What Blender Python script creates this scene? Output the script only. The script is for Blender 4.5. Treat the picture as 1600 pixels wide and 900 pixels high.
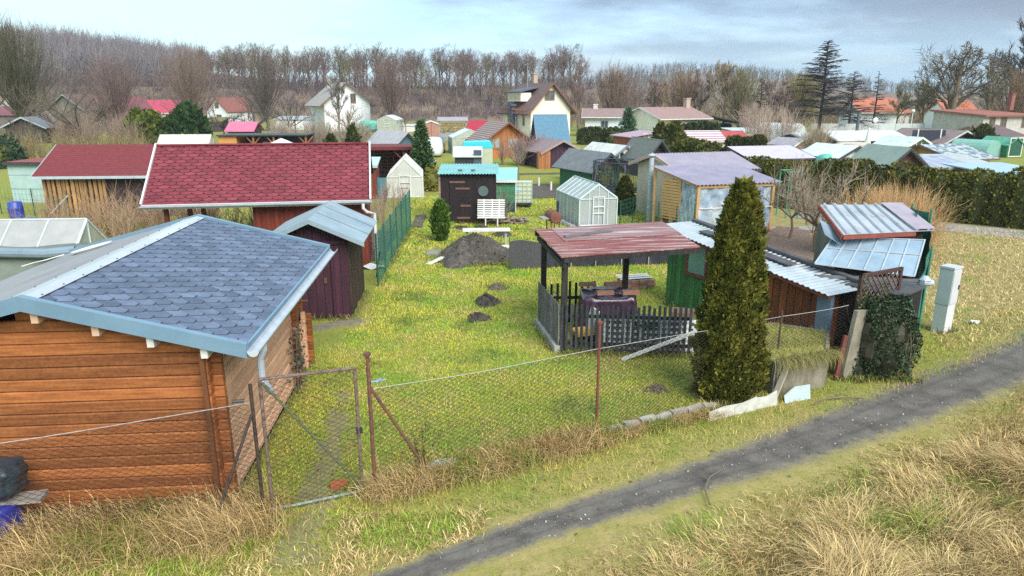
import bpy, math, random
import numpy as np
from mathutils import Vector, Matrix
for _o in list(bpy.data.objects):
    bpy.data.objects.remove(_o)
random.seed(7)
rng = np.random.default_rng(7)
sc = bpy.context.scene
COL = sc.collection
R = math.radians
# ------------------------------------------------------------ camera
HAZE = .00032
CAM_H, F_PX, PITCH, YAW = 5.2, 1081.0, R(15.4), R(4.6)
cam_d = bpy.data.cameras.new('camera')
cam_d.sensor_width = 36
cam_d.lens = 36 * F_PX / 1600
cam_d.clip_start, cam_d.clip_end = 0.1, 6000
cam = bpy.data.objects.new('camera', cam_d)
COL.objects.link(cam)
cam.location = (0, 0, CAM_H)
cam.rotation_euler = (R(90) - PITCH, 0, -YAW)
sc.camera = cam
# ------------------------------------------------------------ light
SUN_AZ, SUN_EL = R(152), R(42)          # compass angle from +Y, clockwise: the light comes from behind the camera, a little from the right
sun_d = bpy.data.lights.new('sun', 'SUN')
sun_d.energy, sun_d.angle, sun_d.color = 2.2, R(40), (1.0, .95, .87)
sun = bpy.data.objects.new('sun', sun_d)
COL.objects.link(sun)
_d = Vector((math.sin(SUN_AZ) * math.cos(SUN_EL), math.cos(SUN_AZ) * math.cos(SUN_EL), math.sin(SUN_EL)))
sun.rotation_euler = _d.to_track_quat('Z', 'Y').to_euler()
sc.view_settings.view_transform = 'Standard'
sc.view_settings.look = 'None'
sc.view_settings.exposure = 1.45
sc.view_settings.gamma = 1
sc.view_settings.use_curve_mapping = False
sc.cycles.use_denoising = False
sc.cycles.max_bounces = 6
sc.cycles.transparent_max_bounces = 12
w = bpy.data.worlds.new('World')
sc.world = w
w.use_nodes = True
nt = w.node_tree
nt.nodes.clear()
def NN(t, ty, **k):
    n = t.nodes.new(ty)
    for a, b in k.items():
        setattr(n, a, b)
    return n
def LK(t, a, b):
    t.links.new(a, b)
def MATH(t, op, a, b=None, clamp=False):
    n = NN(t, 'ShaderNodeMath', operation=op, use_clamp=clamp)
    for i, x in enumerate((a, b)):
        if x is None: continue
        if isinstance(x, (int, float)): n.inputs[i].default_value = x
        else: LK(t, x, n.inputs[i])
    return n.outputs[0]
def RAMP(t, fac, stops):
    n = NN(t, 'ShaderNodeValToRGB')
    e = n.color_ramp.elements
    while len(e) < len(stops): e.new(0.5)
    for i, (p, c) in enumerate(stops):
        e[i].position = p
        e[i].color = (c[0], c[1], c[2], 1) if isinstance(c, (tuple, list)) else (c, c, c, 1)
    LK(t, fac, n.inputs[0])
    return n.outputs[0]
def MIX(t, fac, a, b, mode='MIX'):
    n = NN(t, 'ShaderNodeMix', data_type='RGBA', blend_type=mode)
    for i, x in ((0, fac), (6, a), (7, b)):
        if isinstance(x, (int, float)): n.inputs[i].default_value = x
        elif isinstance(x, (tuple, list)): n.inputs[i].default_value = (x[0], x[1], x[2], 1)
        else: LK(t, x, n.inputs[i])
    return n.outputs[2]
sky = NN(nt, 'ShaderNodeTexSky', sky_type='NISHITA', sun_disc=False)
sky.sun_elevation, sky.sun_rotation = SUN_EL, SUN_AZ
sky.air_density, sky.dust_density, sky.ozone_density = 1.0, 1.5, 1.5
bg = NN(nt, 'ShaderNodeBackground')
bg.inputs[1].default_value = 0.10
LK(nt, sky.outputs[0], bg.inputs[0])
tc = NN(nt, 'ShaderNodeTexCoord')
sp = NN(nt, 'ShaderNodeSeparateXYZ')
LK(nt, tc.outputs['Generated'], sp.inputs[0])
zz = MATH(nt, 'ADD', MATH(nt, 'MAXIMUM', sp.outputs[2], 0.0), 0.16)
cb = NN(nt, 'ShaderNodeCombineXYZ')
LK(nt, MATH(nt, 'DIVIDE', sp.outputs[0], zz), cb.inputs[0])
LK(nt, MATH(nt, 'DIVIDE', sp.outputs[1], zz), cb.inputs[1])
def SKYNOISE(scale, detail, off, rough=.55):
    m = NN(nt, 'ShaderNodeMapping')
    m.inputs[1].default_value = off
    m.inputs[3].default_value = (1, 1.15, 1)
    LK(nt, cb.outputs[0], m.inputs[0])
    n = NN(nt, 'ShaderNodeTexNoise')
    n.inputs['Scale'].default_value, n.inputs['Detail'].default_value, n.inputs['Roughness'].default_value = scale, detail, rough
    LK(nt, m.outputs[0], n.inputs['Vector'])
    return n.outputs[0]
n1 = SKYNOISE(.42, 5, (3.1, 1.7, 0))
n2 = SKYNOISE(1.1, 6, (7.3, 4.1, 0))
# a heavy grey bank in the east (right), thin bright veil in the west (left)
bank = MATH(nt, 'ADD', MATH(nt, 'MULTIPLY', sp.outputs[0], 0.85), MATH(nt, 'MULTIPLY', MATH(nt, 'SUBTRACT', n1, 0.5), 1.5))
bank2 = MATH(nt, 'ADD', bank, MATH(nt, 'MULTIPLY', MATH(nt, 'SUBTRACT', n2, .5), .55))
ccol = RAMP(nt, MATH(nt, 'ADD', bank2, .45, True), [(0.0, (.54, .71, .74)), (.34, (.52, .80, .90)), (.50, (.42, .68, .86)), (.62, (.34, .50, .66)), (.80, (.17, .23, .33)), (1.0, (.14, .17, .25))])
elev = RAMP(nt, sp.outputs[2], [(0.0, 0.55), (0.05, .72), (.14, 1.0)])
cover = MATH(nt, 'MULTIPLY', RAMP(nt, n2, [(.30, .70), (.52, 1.0)]), elev)
low = MATH(nt, 'MULTIPLY', RAMP(nt, sp.outputs[2], [(.02, 1.0), (.085, 0.0)]), RAMP(nt, sp.outputs[0], [(.10, 0.0), (.42, .9)]))
ccol = MIX(nt, low, ccol, (.16, .40, .64))
bg2 = NN(nt, 'ShaderNodeBackground')
bg2.inputs[1].default_value = 0.60
LK(nt, ccol, bg2.inputs[0])
ms = NN(nt, 'ShaderNodeMixShader')
LK(nt, cover, ms.inputs[0])
LK(nt, bg.outputs[0], ms.inputs[1])
LK(nt, bg2.outputs[0], ms.inputs[2])
wo = NN(nt, 'ShaderNodeOutputWorld')
LK(nt, ms.outputs[0], wo.inputs[0])
# ------------------------------------------------------------ survey: where a sight line of the drone meets the ground
def ray(px, py):
    u, v = px - 800, py - 450
    fw = F_PX * math.cos(PITCH) - v * math.sin(PITCH)
    dn = F_PX * math.sin(PITCH) + v * math.cos(PITCH)
    return (u * math.cos(YAW) + fw * math.sin(YAW), -u * math.sin(YAW) + fw * math.cos(YAW), -dn)
def G(px, py, z=0.0):
    x, y, d = ray(px, py)
    t = (z - CAM_H) / d
    return Vector((x * t, y * t, z))
def PY(px, py, Y):
    x, y, d = ray(px, py)
    t = Y / y
    return Vector((x * t, Y, CAM_H + d * t))
# ------------------------------------------------------------ materials
MATS = {}
def new_mat(name):
    m = bpy.data.materials.new(name)
    m.use_nodes = True
    t = m.node_tree
    return m, t, t.nodes['Principled BSDF']
def NOISE(t, vec, scale, detail=4, rough=.55, dist=0.0):
    n = NN(t, 'ShaderNodeTexNoise')
    n.inputs['Scale'].default_value, n.inputs['Detail'].default_value, n.inputs['Roughness'].default_value = scale, detail, rough
    n.inputs['Distortion'].default_value = dist
    LK(t, vec, n.inputs['Vector'])
    return n.outputs[0]
def mat(name, c, c2=None, rough=.75, ns=3.0, stretch=(1, 1, 1), var=0.0, metal=0.0, bump=0.0, bs=None, stripe=None, lo=.35, hi=.65, dirt=None, spec=.4, fleck=.12, trans=0.0, alpha=1.0):
    """c, c2 mixed by noise; var = value change between loose pieces; stripe=(axis, period, colour, width) real seams or ribs"""
    if name in MATS: return MATS[name]
    m, t, b = new_mat(name)
    tcn = NN(t, 'ShaderNodeTexCoord')
    mp = NN(t, 'ShaderNodeMapping')
    mp.inputs[3].default_value = stretch
    LK(t, tcn.outputs['Object'], mp.inputs[0])
    geo = NN(t, 'ShaderNodeNewGeometry')
    vec = mp.outputs[0]
    if var:
        ad = NN(t, 'ShaderNodeVectorMath', operation='ADD')
        LK(t, vec, ad.inputs[0])
        sc_ = NN(t, 'ShaderNodeVectorMath', operation='SCALE')
        sc_.inputs[0].default_value = (37, 53, 71)
        LK(t, geo.outputs['Random Per Island'], sc_.inputs['Scale'])
        LK(t, sc_.outputs[0], ad.inputs[1])
        vec = ad.outputs[0]
    c2 = c2 or tuple(x * .75 for x in c)
    nz = NOISE(t, vec, ns)
    out = MIX(t, RAMP(t, nz, [(lo, 0.0), (hi, 1.0)]), c, c2)
    if dirt:        # (colour, scale, threshold)
        dz = NOISE(t, vec, dirt[1], 6, .65)
        out = MIX(t, RAMP(t, dz, [(dirt[2], 0.0), (dirt[2] + .12, 1.0)]), out, dirt[0])
    if stripe:
        s = NN(t, 'ShaderNodeSeparateXYZ')
        LK(t, tcn.outputs['Object'], s.inputs[0])
        fr = MATH(t, 'FRACT', MATH(t, 'ADD', MATH(t, 'DIVIDE', s.outputs['xyz'.index(stripe[0])], stripe[1]), 100.0))
        out = MIX(t, MATH(t, 'LESS_THAN', fr, stripe[3]), out, stripe[2])
        if len(stripe) > 4:     # board-to-board change of tone
            fl = MATH(t, 'FLOOR', MATH(t, 'ADD', MATH(t, 'DIVIDE', s.outputs['xyz'.index(stripe[0])], stripe[1]), 100.0))
            wn = NN(t, 'ShaderNodeTexWhiteNoise', noise_dimensions='1D')
            LK(t, fl, wn.inputs['W'])
            hv = NN(t, 'ShaderNodeHueSaturation')
            LK(t, MATH(t, 'ADD', MATH(t, 'MULTIPLY', wn.outputs[0], stripe[4]), 1 - stripe[4] / 2), hv.inputs['Value'])
            LK(t, out, hv.inputs['Color'])
            out = hv.outputs[0]
    if var or fleck:
        hv = NN(t, 'ShaderNodeHueSaturation')
        fz = NOISE(t, tcn.outputs['Object'], (bs or ns * 9), 3)
        val = MATH(t, 'ADD', MATH(t, 'MULTIPLY', MATH(t, 'SUBTRACT', fz, .5), fleck * 3), 1.0)
        if var:
            val = MATH(t, 'ADD', val, MATH(t, 'MULTIPLY', MATH(t, 'SUBTRACT', geo.outputs['Random Per Island'], .5), var * 2))
        LK(t, val, hv.inputs['Value'])
        LK(t, out, hv.inputs['Color'])
        out = hv.outputs[0]
    LK(t, out, b.inputs['Base Color'])
    b.inputs['Roughness'].default_value = rough
    b.inputs['Metallic'].default_value = metal
    b.inputs['Specular IOR Level'].default_value = spec
    if trans: b.inputs['Transmission Weight'].default_value = trans
    if alpha < 1: b.inputs['Alpha'].default_value = alpha
    if bump:
        bn = NN(t, 'ShaderNodeBump')
        bn.inputs['Strength'].default_value, bn.inputs['Distance'].default_value = bump, .02
        LK(t, NOISE(t, vec, bs or ns * 6, 5, .6), bn.inputs['Height'])
        LK(t, bn.outputs[0], b.inputs['Normal'])
    MATS[name] = m
    return m
def leafmat(name, rough=.8, transl=.0):
    """colour from the mesh's own 'Col' attribute (each leaf or blade keeps its colour)"""
    if name in MATS: return MATS[name]
    m, t, b = new_mat(name)
    a = NN(t, 'ShaderNodeAttribute', attribute_name='Col')
    LK(t, a.outputs['Color'], b.inputs['Base Color'])
    b.inputs['Roughness'].default_value = rough
    b.inputs['Specular IOR Level'].default_value = .15
    MATS[name] = m
    return m
# ------------------------------------------------------------ mesh building
def quatz(rz): return Matrix.Rotation(rz, 3, 'Z')
class MB:
    def __init__(s): s.v, s.f, s.mi, s.cur = [], [], [], 0
    def add(s, vs, fs):
        k = len(s.v)
        s.v += [tuple(p) for p in vs]
        for f in fs:
            s.f.append([k + i for i in f]); s.mi.append(s.cur)
        return s
    def box(s, x0, x1, y0, y1, z0, z1):
        return s.add([(x0,y0,z0),(x1,y0,z0),(x1,y1,z0),(x0,y1,z0),(x0,y0,z1),(x1,y0,z1),(x1,y1,z1),(x0,y1,z1)],
            [(0,3,2,1),(4,5,6,7),(0,1,5,4),(1,2,6,5),(2,3,7,6),(3,0,4,7)])
    def obox(s, c, size, rot=None):
        a, b, d = (x / 2 for x in size)
        rot = rot if rot is not None else Matrix.Identity(3)
        if isinstance(rot, (int, float)): rot = quatz(rot)
        c = Vector(c)
        P = [c + rot @ Vector(p) for p in ((-a,-b,-d),(a,-b,-d),(a,b,-d),(-a,b,-d),(-a,-b,d),(a,-b,d),(a,b,d),(-a,b,d))]
        return s.add(P, [(0,3,2,1),(4,5,6,7),(0,1,5,4),(1,2,6,5),(2,3,7,6),(3,0,4,7)])
    def beam(s, a, b, w, h=None, up=(0, 0, 1)):
        a, b, h = Vector(a), Vector(b), h or w
        d = (b - a).normalized()
        u = Vector(up)
        if abs(d.dot(u)) > .97: u = Vector((0, 1, 0))
        x = d.cross(u).normalized() * w / 2
        y = x.cross(d).normalized() * h / 2
        P = [a-x-y, a+x-y, a+x+y, a-x+y, b-x-y, b+x-y, b+x+y, b-x+y]
        return s.add(P, [(0,1,2,3),(7,6,5,4),(4,5,1,0),(5,6,2,1),(6,7,3,2),(7,4,0,3)])
    def tube(s, pts, r, n=6, cap=True):
        pts = [Vector(p) for p in pts]
        r = r if isinstance(r, (list, tuple)) else [r] * len(pts)
        V, Fc = [], []
        for i, p in enumerate(pts):
            d = (pts[min(i+1, len(pts)-1)] - pts[max(i-1, 0)]).normalized()
            u = Vector((0, 0, 1)) if abs(d.z) < .9 else Vector((1, 0, 0))
            x = d.cross(u).normalized(); y = d.cross(x)
            for k in range(n):
                a = 2 * math.pi * k / n
                V.append(p + (x * math.cos(a) + y * math.sin(a)) * r[i])
        for i in range(len(pts) - 1):
            for k in range(n):
                q = (k + 1) % n
                Fc.append((i*n+k, i*n+q, (i+1)*n+q, (i+1)*n+k))
        if cap:
            Fc.append(tuple(range(n))[::-1]); Fc.append(tuple((len(pts)-1)*n+k for k in range(n)))
        return s.add(V, Fc)
    def prism(s, poly, off):
        off = Vector(off); n = len(poly)
        P = [Vector(p) for p in poly]
        return s.add(P + [p + off for p in P], [tuple(range(n))[::-1], tuple(range(n, 2*n))] + [(i, (i+1) % n, n+(i+1) % n, n+i) for i in range(n)])
    def slab(s, a, b, c, d, th):
        a, b, c, d = map(Vector, (a, b, c, d))
        n = (b - a).cross(d - a).normalized()
        if n.z < 0: n = -n
        return s.prism([a, b, c, d], -n * th)
    def corr(s, a, b, c, d, period=.15, amp=.02, th=.008, sub=6):
        """corrugated sheet: eave a->b, ridge d->c; ribs run up the slope"""
        a, b, c, d = map(Vector, (a, b, c, d))
        n = (b - a).cross(d - a).normalized()
        if n.z < 0: n = -n
        k = max(2, int((b - a).length / period * sub))
        V, Fc = [], []
        for i in range(k + 1):
            f = i / k
            o = n * amp * math.sin(2 * math.pi * f * (b - a).length / period)
            p, q = a.lerp(b, f) + o, d.lerp(c, f) + o
            V += [p, q, p - n * th, q - n * th]
        for i in range(k):
            j = 4 * i
            Fc += [(j, j+4, j+5, j+1), (j+2, j+3, j+7, j+6), (j, j+2, j+6, j+4), (j+1, j+5, j+7, j+3)]
        return s.add(V, Fc)
    def lathe(s, prof, n=14, c=(0, 0, 0), ax=None):
        c = Vector(c); V, Fc = [], []
        for r, z in prof:
            for k in range(n):
                a = 2 * math.pi * k / n
                p = Vector((r * math.cos(a), r * math.sin(a), z))
                V.append(c + (ax @ p if ax is not None else p))
        m = len(prof)
        for i in range(m - 1):
            for k in range(n):
                q = (k + 1) % n
                Fc.append((i*n+k, i*n+q, (i+1)*n+q, (i+1)*n+k))
        Fc.append(tuple(range(n))[::-1]); Fc.append(tuple((m-1)*n+k for k in range(n)))
        return s.add(V, Fc)
    def sheet(s, fn, nu, nv):
        V = [fn(i / nu, j / nv) for j in range(nv + 1) for i in range(nu + 1)]
        Fc = [(j*(nu+1)+i, j*(nu+1)+i+1, (j+1)*(nu+1)+i+1, (j+1)*(nu+1)+i) for j in range(nv) for i in range(nu)]
        return s.add(V, Fc)
    def build(s, name, m, parent=None, smooth=False, loc=None):
        me = bpy.data.meshes.new(name)
        me.from_pydata(s.v, [], s.f)
        for x in (m if isinstance(m, (list, tuple)) else [m]): me.materials.append(x)
        if any(s.mi): me.polygons.foreach_set('material_index', s.mi)
        if smooth: me.polygons.foreach_set('use_smooth', [True] * len(me.polygons))
        me.update()
        o = bpy.data.objects.new(name, me)
        COL.objects.link(o)
        if parent is not None: o.parent = parent
        if loc is not None: o.location = loc
        return o
def np_mesh(name, V, Fc, m, cols=None, parent=None, loc=None):
    """V (n,3) array, Fc list of (k,s) index arrays, one colour per vertex"""
    me = bpy.data.meshes.new(name)
    V = np.asarray(V, np.float32)
    me.vertices.add(len(V)); me.vertices.foreach_set('co', V.ravel())
    idx = np.concatenate([f.ravel() for f in Fc]).astype(np.int32)
    tot = np.concatenate([np.full(len(f), f.shape[1]) for f in Fc]).astype(np.int32)
    me.loops.add(len(idx)); me.loops.foreach_set('vertex_index', idx)
    me.polygons.add(len(tot))
    st = np.concatenate([[0], np.cumsum(tot)[:-1]]).astype(np.int32)
    me.polygons.foreach_set('loop_start', st)
    me.update(calc_edges=True)
    if cols is not None:
        ca = me.color_attributes.new('Col', 'FLOAT_COLOR', 'POINT')
        c4 = np.ones((len(V), 4), np.float32); c4[:, :3] = cols
        ca.data.foreach_set('color', c4.ravel())
    me.materials.append(m)
    o = bpy.data.objects.new(name, me)
    COL.objects.link(o)
    if parent is not None: o.parent = parent
    if loc is not None: o.location = loc
    return o
# ------------------------------------------------------------ things
def tag(o, label, cat, group=None):
    o['label'] = label; o['category'] = cat
    if group: o['group'] = group
    return o
def T(name, label, cat, loc=(0, 0, 0), rz=0.0, group=None):
    o = bpy.data.objects.new(name, None)
    COL.objects.link(o)
    o.location = loc; o.rotation_euler = (0, 0, rz)
    o.empty_display_size = .2
    return tag(o, label, cat, group)
def struct(o): o['kind'] = 'structure'; return o
def stuff(o): o['kind'] = 'stuff'; return o
def dup(root, loc, rz=0.0, scale=None, label=None, group=None):
    r = root.copy(); COL.objects.link(r)
    r.location = loc; r.rotation_euler = (0, 0, rz)
    if scale is not None: r.scale = scale if isinstance(scale, (tuple, list)) else (scale,) * 3
    if label: r['label'] = label
    if group: r['group'] = group
    for ch in list(root.children):
        c = ch.copy(); COL.objects.link(c); c.parent = r
        for g in list(ch.children):
            d = g.copy(); COL.objects.link(d); d.parent = c
    return r
# ------------------------------------------------------------ terrain height
def sstep(a, b, x):
    t = np.clip((x - a) / (b - a), 0, 1)
    return t * t * (3 - 2 * t)
_ph = rng.uniform(0, 6.28, (10, 2))
def lump(x, y, s):
    r = 0
    for i in range(5):
        a = i * 1.3 + .4
        r = r + np.sin((x * math.cos(a) + y * math.sin(a)) * s * (1 + .31 * i) + _ph[i, 0])
    return r / 5
TRACK = [(-7.5, 3.2), (-3.0, 5.4), (-.4, 6.85), (1.4, 7.7), (3.32, 8.5), (5.04, 9.25), (7.21, 10.3), (9.2, 11.3), (11.5, 12.45), (14.5, 14.2), (17.5, 16.5), (22, 20)]
def track_y(x):
    return np.interp(x, [p[0] for p in TRACK], [p[1] for p in TRACK])
def height(x, y):
    x = np.asarray(x, float); y = np.asarray(y, float)
    far = np.hypot(x, y)
    h = lump(x, y, 1.7) * .018 + lump(x, y, .45) * .03
    d = track_y(x) - y                       # metres on the camera's side of the track
    h = h + np.where(x > -2, sstep(1.5, 4.2, d) * (.30 + .12 * lump(x, y, 1.1)), 0) * sstep(-2, 1, x)
    h = h * (1 - sstep(60, 120, far))
    # wooded embankment behind the houses, and the hill on the left
    e0 = 168 + 10 * np.sin(x * .013)
    emb = sstep(0, 16, y - e0) * 7.5 * (1 - sstep(35, 95, x) * .85)
    h = h + emb
    h = h + 17 * np.exp(-((x + 190) / 95) ** 2 - ((y - 330) / 90) ** 2)
    h = h + 19 * np.exp(-((x - 230) / 120) ** 2 - ((y - 700) / 160) ** 2)
    h = h + 9 * sstep(260, 800, y)
    return h
def hz(x, y): return float(height(x, y))
def axis(lo, hi, dense, step, grow):
    a = list(np.arange(dense[0], dense[1] + .01, step))
    s = step
    while a[-1] < hi: s *= grow; a.append(a[-1] + s)
    s = step; b = [a[0]]
    while b[-1] > lo: s *= grow; b.append(b[-1] - s)
    return np.array(b[:0:-1] + a)
# ============================================================ GROUND
def pos_mask(t, vec, ax):
    s = NN(t, 'ShaderNodeSeparateXYZ'); LK(t, vec, s.inputs[0]); return s.outputs[ax]
def ground_mat(path=False):
    m, t, b = new_mat('track dirt' if path else 'ground')
    tcn = NN(t, 'ShaderNodeTexCoord'); v = tcn.outputs['Object']
    a = NOISE(t, v, .55, 4, .6); c = NOISE(t, v, 3.2, 5, .65); f = NOISE(t, v, 22, 4, .7); g = NOISE(t, v, 75, 3, .7)
    col = MIX(t, RAMP(t, c, [(.40, 0), (.62, 1)]), (.36, .31, .08), (.23, .28, .045))
    col = MIX(t, RAMP(t, a, [(.42, 0), (.66, 1)]), col, (.24, .30, .045))
    col = MIX(t, RAMP(t, f, [(.36, 1), (.52, 0)]), col, (.13, .11, .045))
    col = MIX(t, RAMP(t, g, [(.36, .75), (.50, 0)]), col, (.09, .08, .035))
    bare = MATH(t, 'MULTIPLY', RAMP(t, NOISE(t, v, 1.3, 5, .6), [(.62, 0), (.70, 1)]), .6)
    col = MIX(t, bare, col, (.20, .15, .07))
    Y = pos_mask(t, v, 1); X = pos_mask(t, v, 0)
    # gardens further out are a duller brown-green; woods and banks brown
    far = NN(t, 'ShaderNodeMapRange'); LK(t, Y, far.inputs[0]); far.inputs[1].default_value, far.inputs[2].default_value = 60, 130
    col = MIX(t, MATH(t, 'MULTIPLY', far.outputs[0], .8), col, MIX(t, RAMP(t, NOISE(t, v, .12, 4), [(.4, 0), (.6, 1)]), (.24, .20, .09), (.17, .19, .05)))
    fw = NN(t, 'ShaderNodeMapRange'); LK(t, Y, fw.inputs[0]); fw.inputs[1].default_value, fw.inputs[2].default_value = 150, 168
    col = MIX(t, fw.outputs[0], col, MIX(t, RAMP(t, NOISE(t, v, .2, 5), [(.4, 0), (.6, 1)]), (.135, .098, .085), (.21, .16, .11)))
    # strip between the fence and the camera: dead straw
    lf = NN(t, 'ShaderNodeMapRange'); LK(t, MATH(t, 'SUBTRACT', MATH(t, 'MULTIPLY', X, .44), Y), lf.inputs[0])
    lf.inputs[1].default_value, lf.inputs[2].default_value = -8.7, -7.3
    col = MIX(t, MATH(t, 'MULTIPLY', lf.outputs[0], .7), col, MIX(t, RAMP(t, c, [(.4, 0), (.6, 1)]), (.34, .26, .125), (.26, .215, .08)))
    rt = NN(t, 'ShaderNodeMapRange'); LK(t, X, rt.inputs[0]); rt.inputs[1].default_value, rt.inputs[2].default_value = 10.5, 13
    nr = NN(t, 'ShaderNodeMapRange'); LK(t, Y, nr.inputs[0]); nr.inputs[1].default_value, nr.inputs[2].default_value = 40, 30
    col = MIX(t, MATH(t, 'MULTIPLY', MATH(t, 'MULTIPLY', rt.outputs[0], nr.outputs[0]), .75), col, MIX(t, RAMP(t, c, [(.38, 0), (.62, 1)]), (.34, .27, .14), (.24, .205, .09)))
    if path:        # trodden dirt fading into the verge at a ragged edge; the vertex value is the distance from the middle of the track
        at_ = NN(t, 'ShaderNodeAttribute', attribute_name='Col'); se = NN(t, 'ShaderNodeSeparateColor'); LK(t, at_.outputs['Color'], se.inputs[0]); e = se.outputs[0]
        en = MATH(t, 'ADD', e, MATH(t, 'ADD', MATH(t, 'MULTIPLY', MATH(t, 'SUBTRACT', NOISE(t, v, 3.5, 6, .7), .5), 1.3), MATH(t, 'MULTIPLY', MATH(t, 'SUBTRACT', NOISE(t, v, 16, 5, .7), .5), .9)))
        en = MATH(t, 'MULTIPLY', en, .5)
        dk = MIX(t, RAMP(t, NOISE(t, v, 2.2, 6, .65), [(.36, 0), (.62, 1)]), (.082, .073, .068), (.15, .135, .122))
        dk = MIX(t, RAMP(t, NOISE(t, v, 60, 4, .7), [(.55, 0), (.66, 1)]), dk, (.22, .20, .18))
        dk = MIX(t, MATH(t, 'MULTIPLY', RAMP(t, e, [(.25, 0), (.42, 1), (.60, 0)]), .35), dk, (.06, .054, .05))
        mid = MIX(t, RAMP(t, en, [(.36, 0), (.50, 1)]), dk, (.20, .175, .115))
        col = MIX(t, RAMP(t, en, [(.48, 0), (.66, 1)]), mid, col)
    LK(t, col, b.inputs['Base Color'])
    b.inputs['Roughness'].default_value = .95
    b.inputs['Specular IOR Level'].default_value = .1
    bn = NN(t, 'ShaderNodeBump'); bn.inputs['Strength'].default_value, bn.inputs['Distance'].default_value = .5, .04
    LK(t, f, bn.inputs['Height']); LK(t, bn.outputs[0], b.inputs['Normal'])
    return m
xs = axis(-900, 900, (-8, 15), .16, 1.09); ys = axis(-30, 1500, (3.5, 26), .16, 1.07)
XX, YY = np.meshgrid(xs, ys)
ZZ = height(XX, YY)
nx, ny = len(xs), len(ys)
ii = np.arange(nx - 1)[None, :] + nx * np.arange(ny - 1)[:, None]
quads = np.stack([ii, ii + 1, ii + 1 + nx, ii + nx], -1).reshape(-1, 4)
gnd = np_mesh('ground', np.stack([XX.ravel(), YY.ravel(), ZZ.ravel()], 1), [quads], ground_mat())
gnd.data.polygons.foreach_set('use_smooth', [True] * len(gnd.data.polygons))
struct(gnd)
# --- dirt track
def ribbon(path, half, name, m, lift=.012, n=620, rag=.12, across=6):
    P = np.array(path, float)
    seg = np.concatenate([[0], np.cumsum(np.hypot(*np.diff(P, axis=0).T))])
    s = np.linspace(0, seg[-1], n)
    x, y = np.interp(s, seg, P[:, 0]), np.interp(s, seg, P[:, 1])
    k = np.ones(15) / 15
    xp, yp = np.pad(x, 7, 'edge'), np.pad(y, 7, 'edge')
    x[8:-8], y[8:-8] = np.convolve(xp, k, 'valid')[8:-8], np.convolve(yp, k, 'valid')[8:-8]
    tx, ty = np.gradient(x), np.gradient(y); L = np.hypot(tx, ty); nxv, nyv = -ty / L, tx / L
    h = np.interp(s, seg, half) if not np.isscalar(half) else np.full(n, half)
    e1 = h + rag * (rng.normal(0, .35, n) + lump(s * 7, s * 0 + 4, 1.5) * .8 + lump(s * 2.2, s * 0, 1.5) * 1.2); e2 = h + rag * (rng.normal(0, .35, n) + lump(s * 7, s * 0 + 2, 1.5) * .8 + lump(s * 2.2, s * 0 + 9, 1.5) * 1.5)
    rows = []
    for j in range(across + 1):
        o = -e1 + (e1 + e2) * j / across
        X_, Y_ = x + nxv * o, y + nyv * o
        rows.append(np.stack([X_, Y_, height(X_, Y_) + lift - (.008 if j in (0, across) else 0) - .02 * (1 - abs(2 * j / across - 1)) * 0], 1))
    V = np.concatenate(rows)
    i2 = np.arange(n - 1)[None, :] + n * np.arange(across)[:, None]
    q = np.stack([i2, i2 + 1, i2 + 1 + n, i2 + n], -1).reshape(-1, 4)
    ed = np.repeat(np.abs(2 * np.arange(across + 1) / across - 1) * 1.9, n)
    return np_mesh(name, V, [q], m, np.stack([ed] * 3, 1))
halves = [.2, .2, .2, .26, .32, .41, .51, .58, .63, .68, .7, .7]
trodden = mat('trodden earth', (.19, .165, .115), (.15, .135, .085), rough=.95, ns=5, bump=.6, bs=40, fleck=.35)
struct(ribbon(TRACK, [h * 1.9 for h in halves], 'path', ground_mat(True), .010, rag=0, across=16))
ROAD = [(9.5, 33.5), (15.5, 30.4), (19.0, 27.8), (21.2, 26.0), (25, 22.5), (33, 14)]
road_m = mat('old asphalt', (.30, .29, .28), (.22, .215, .21), ns=1.5, fleck=.2)
struct(ribbon(ROAD[1:], 1.0, 'road', road_m, .02, rag=.05))
# trodden bare strip through the gate and in front of the purple shed
struct(ribbon([(-1.95, 7.0), (-1.95, 8.2), (-2.0, 10.0), (-2.15, 12)], [.34, .22, .12, .05], 'footpath', mat('worn grass', (.24, .22, .085), (.17, .15, .075), rough=.95, ns=5, fleck=.35), .008, n=90, rag=.13))
struct(ribbon([(-3.4, 15.6), (-2.75, 16.0), (-2.3, 16.2)], .28, 'bare_ground', mat('bare earth', (.21, .18, .14), (.15, .13, .09), ns=6, rough=.95, fleck=.3), .008, n=50, rag=.1))
soil = mat('dug soil', (.060, .048, .040), (.10, .085, .070), rough=.95, ns=6, bump=1.0, bs=25, fleck=.4)
def bed(pts, name='soil_bed', m=soil, dz=.05):
    mb = MB(); mb.prism([(x, y, hz(x, y) - .05) for x, y in pts], (0, 0, .05 + dz)); o = mb.build(name, m); return struct(o)
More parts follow.
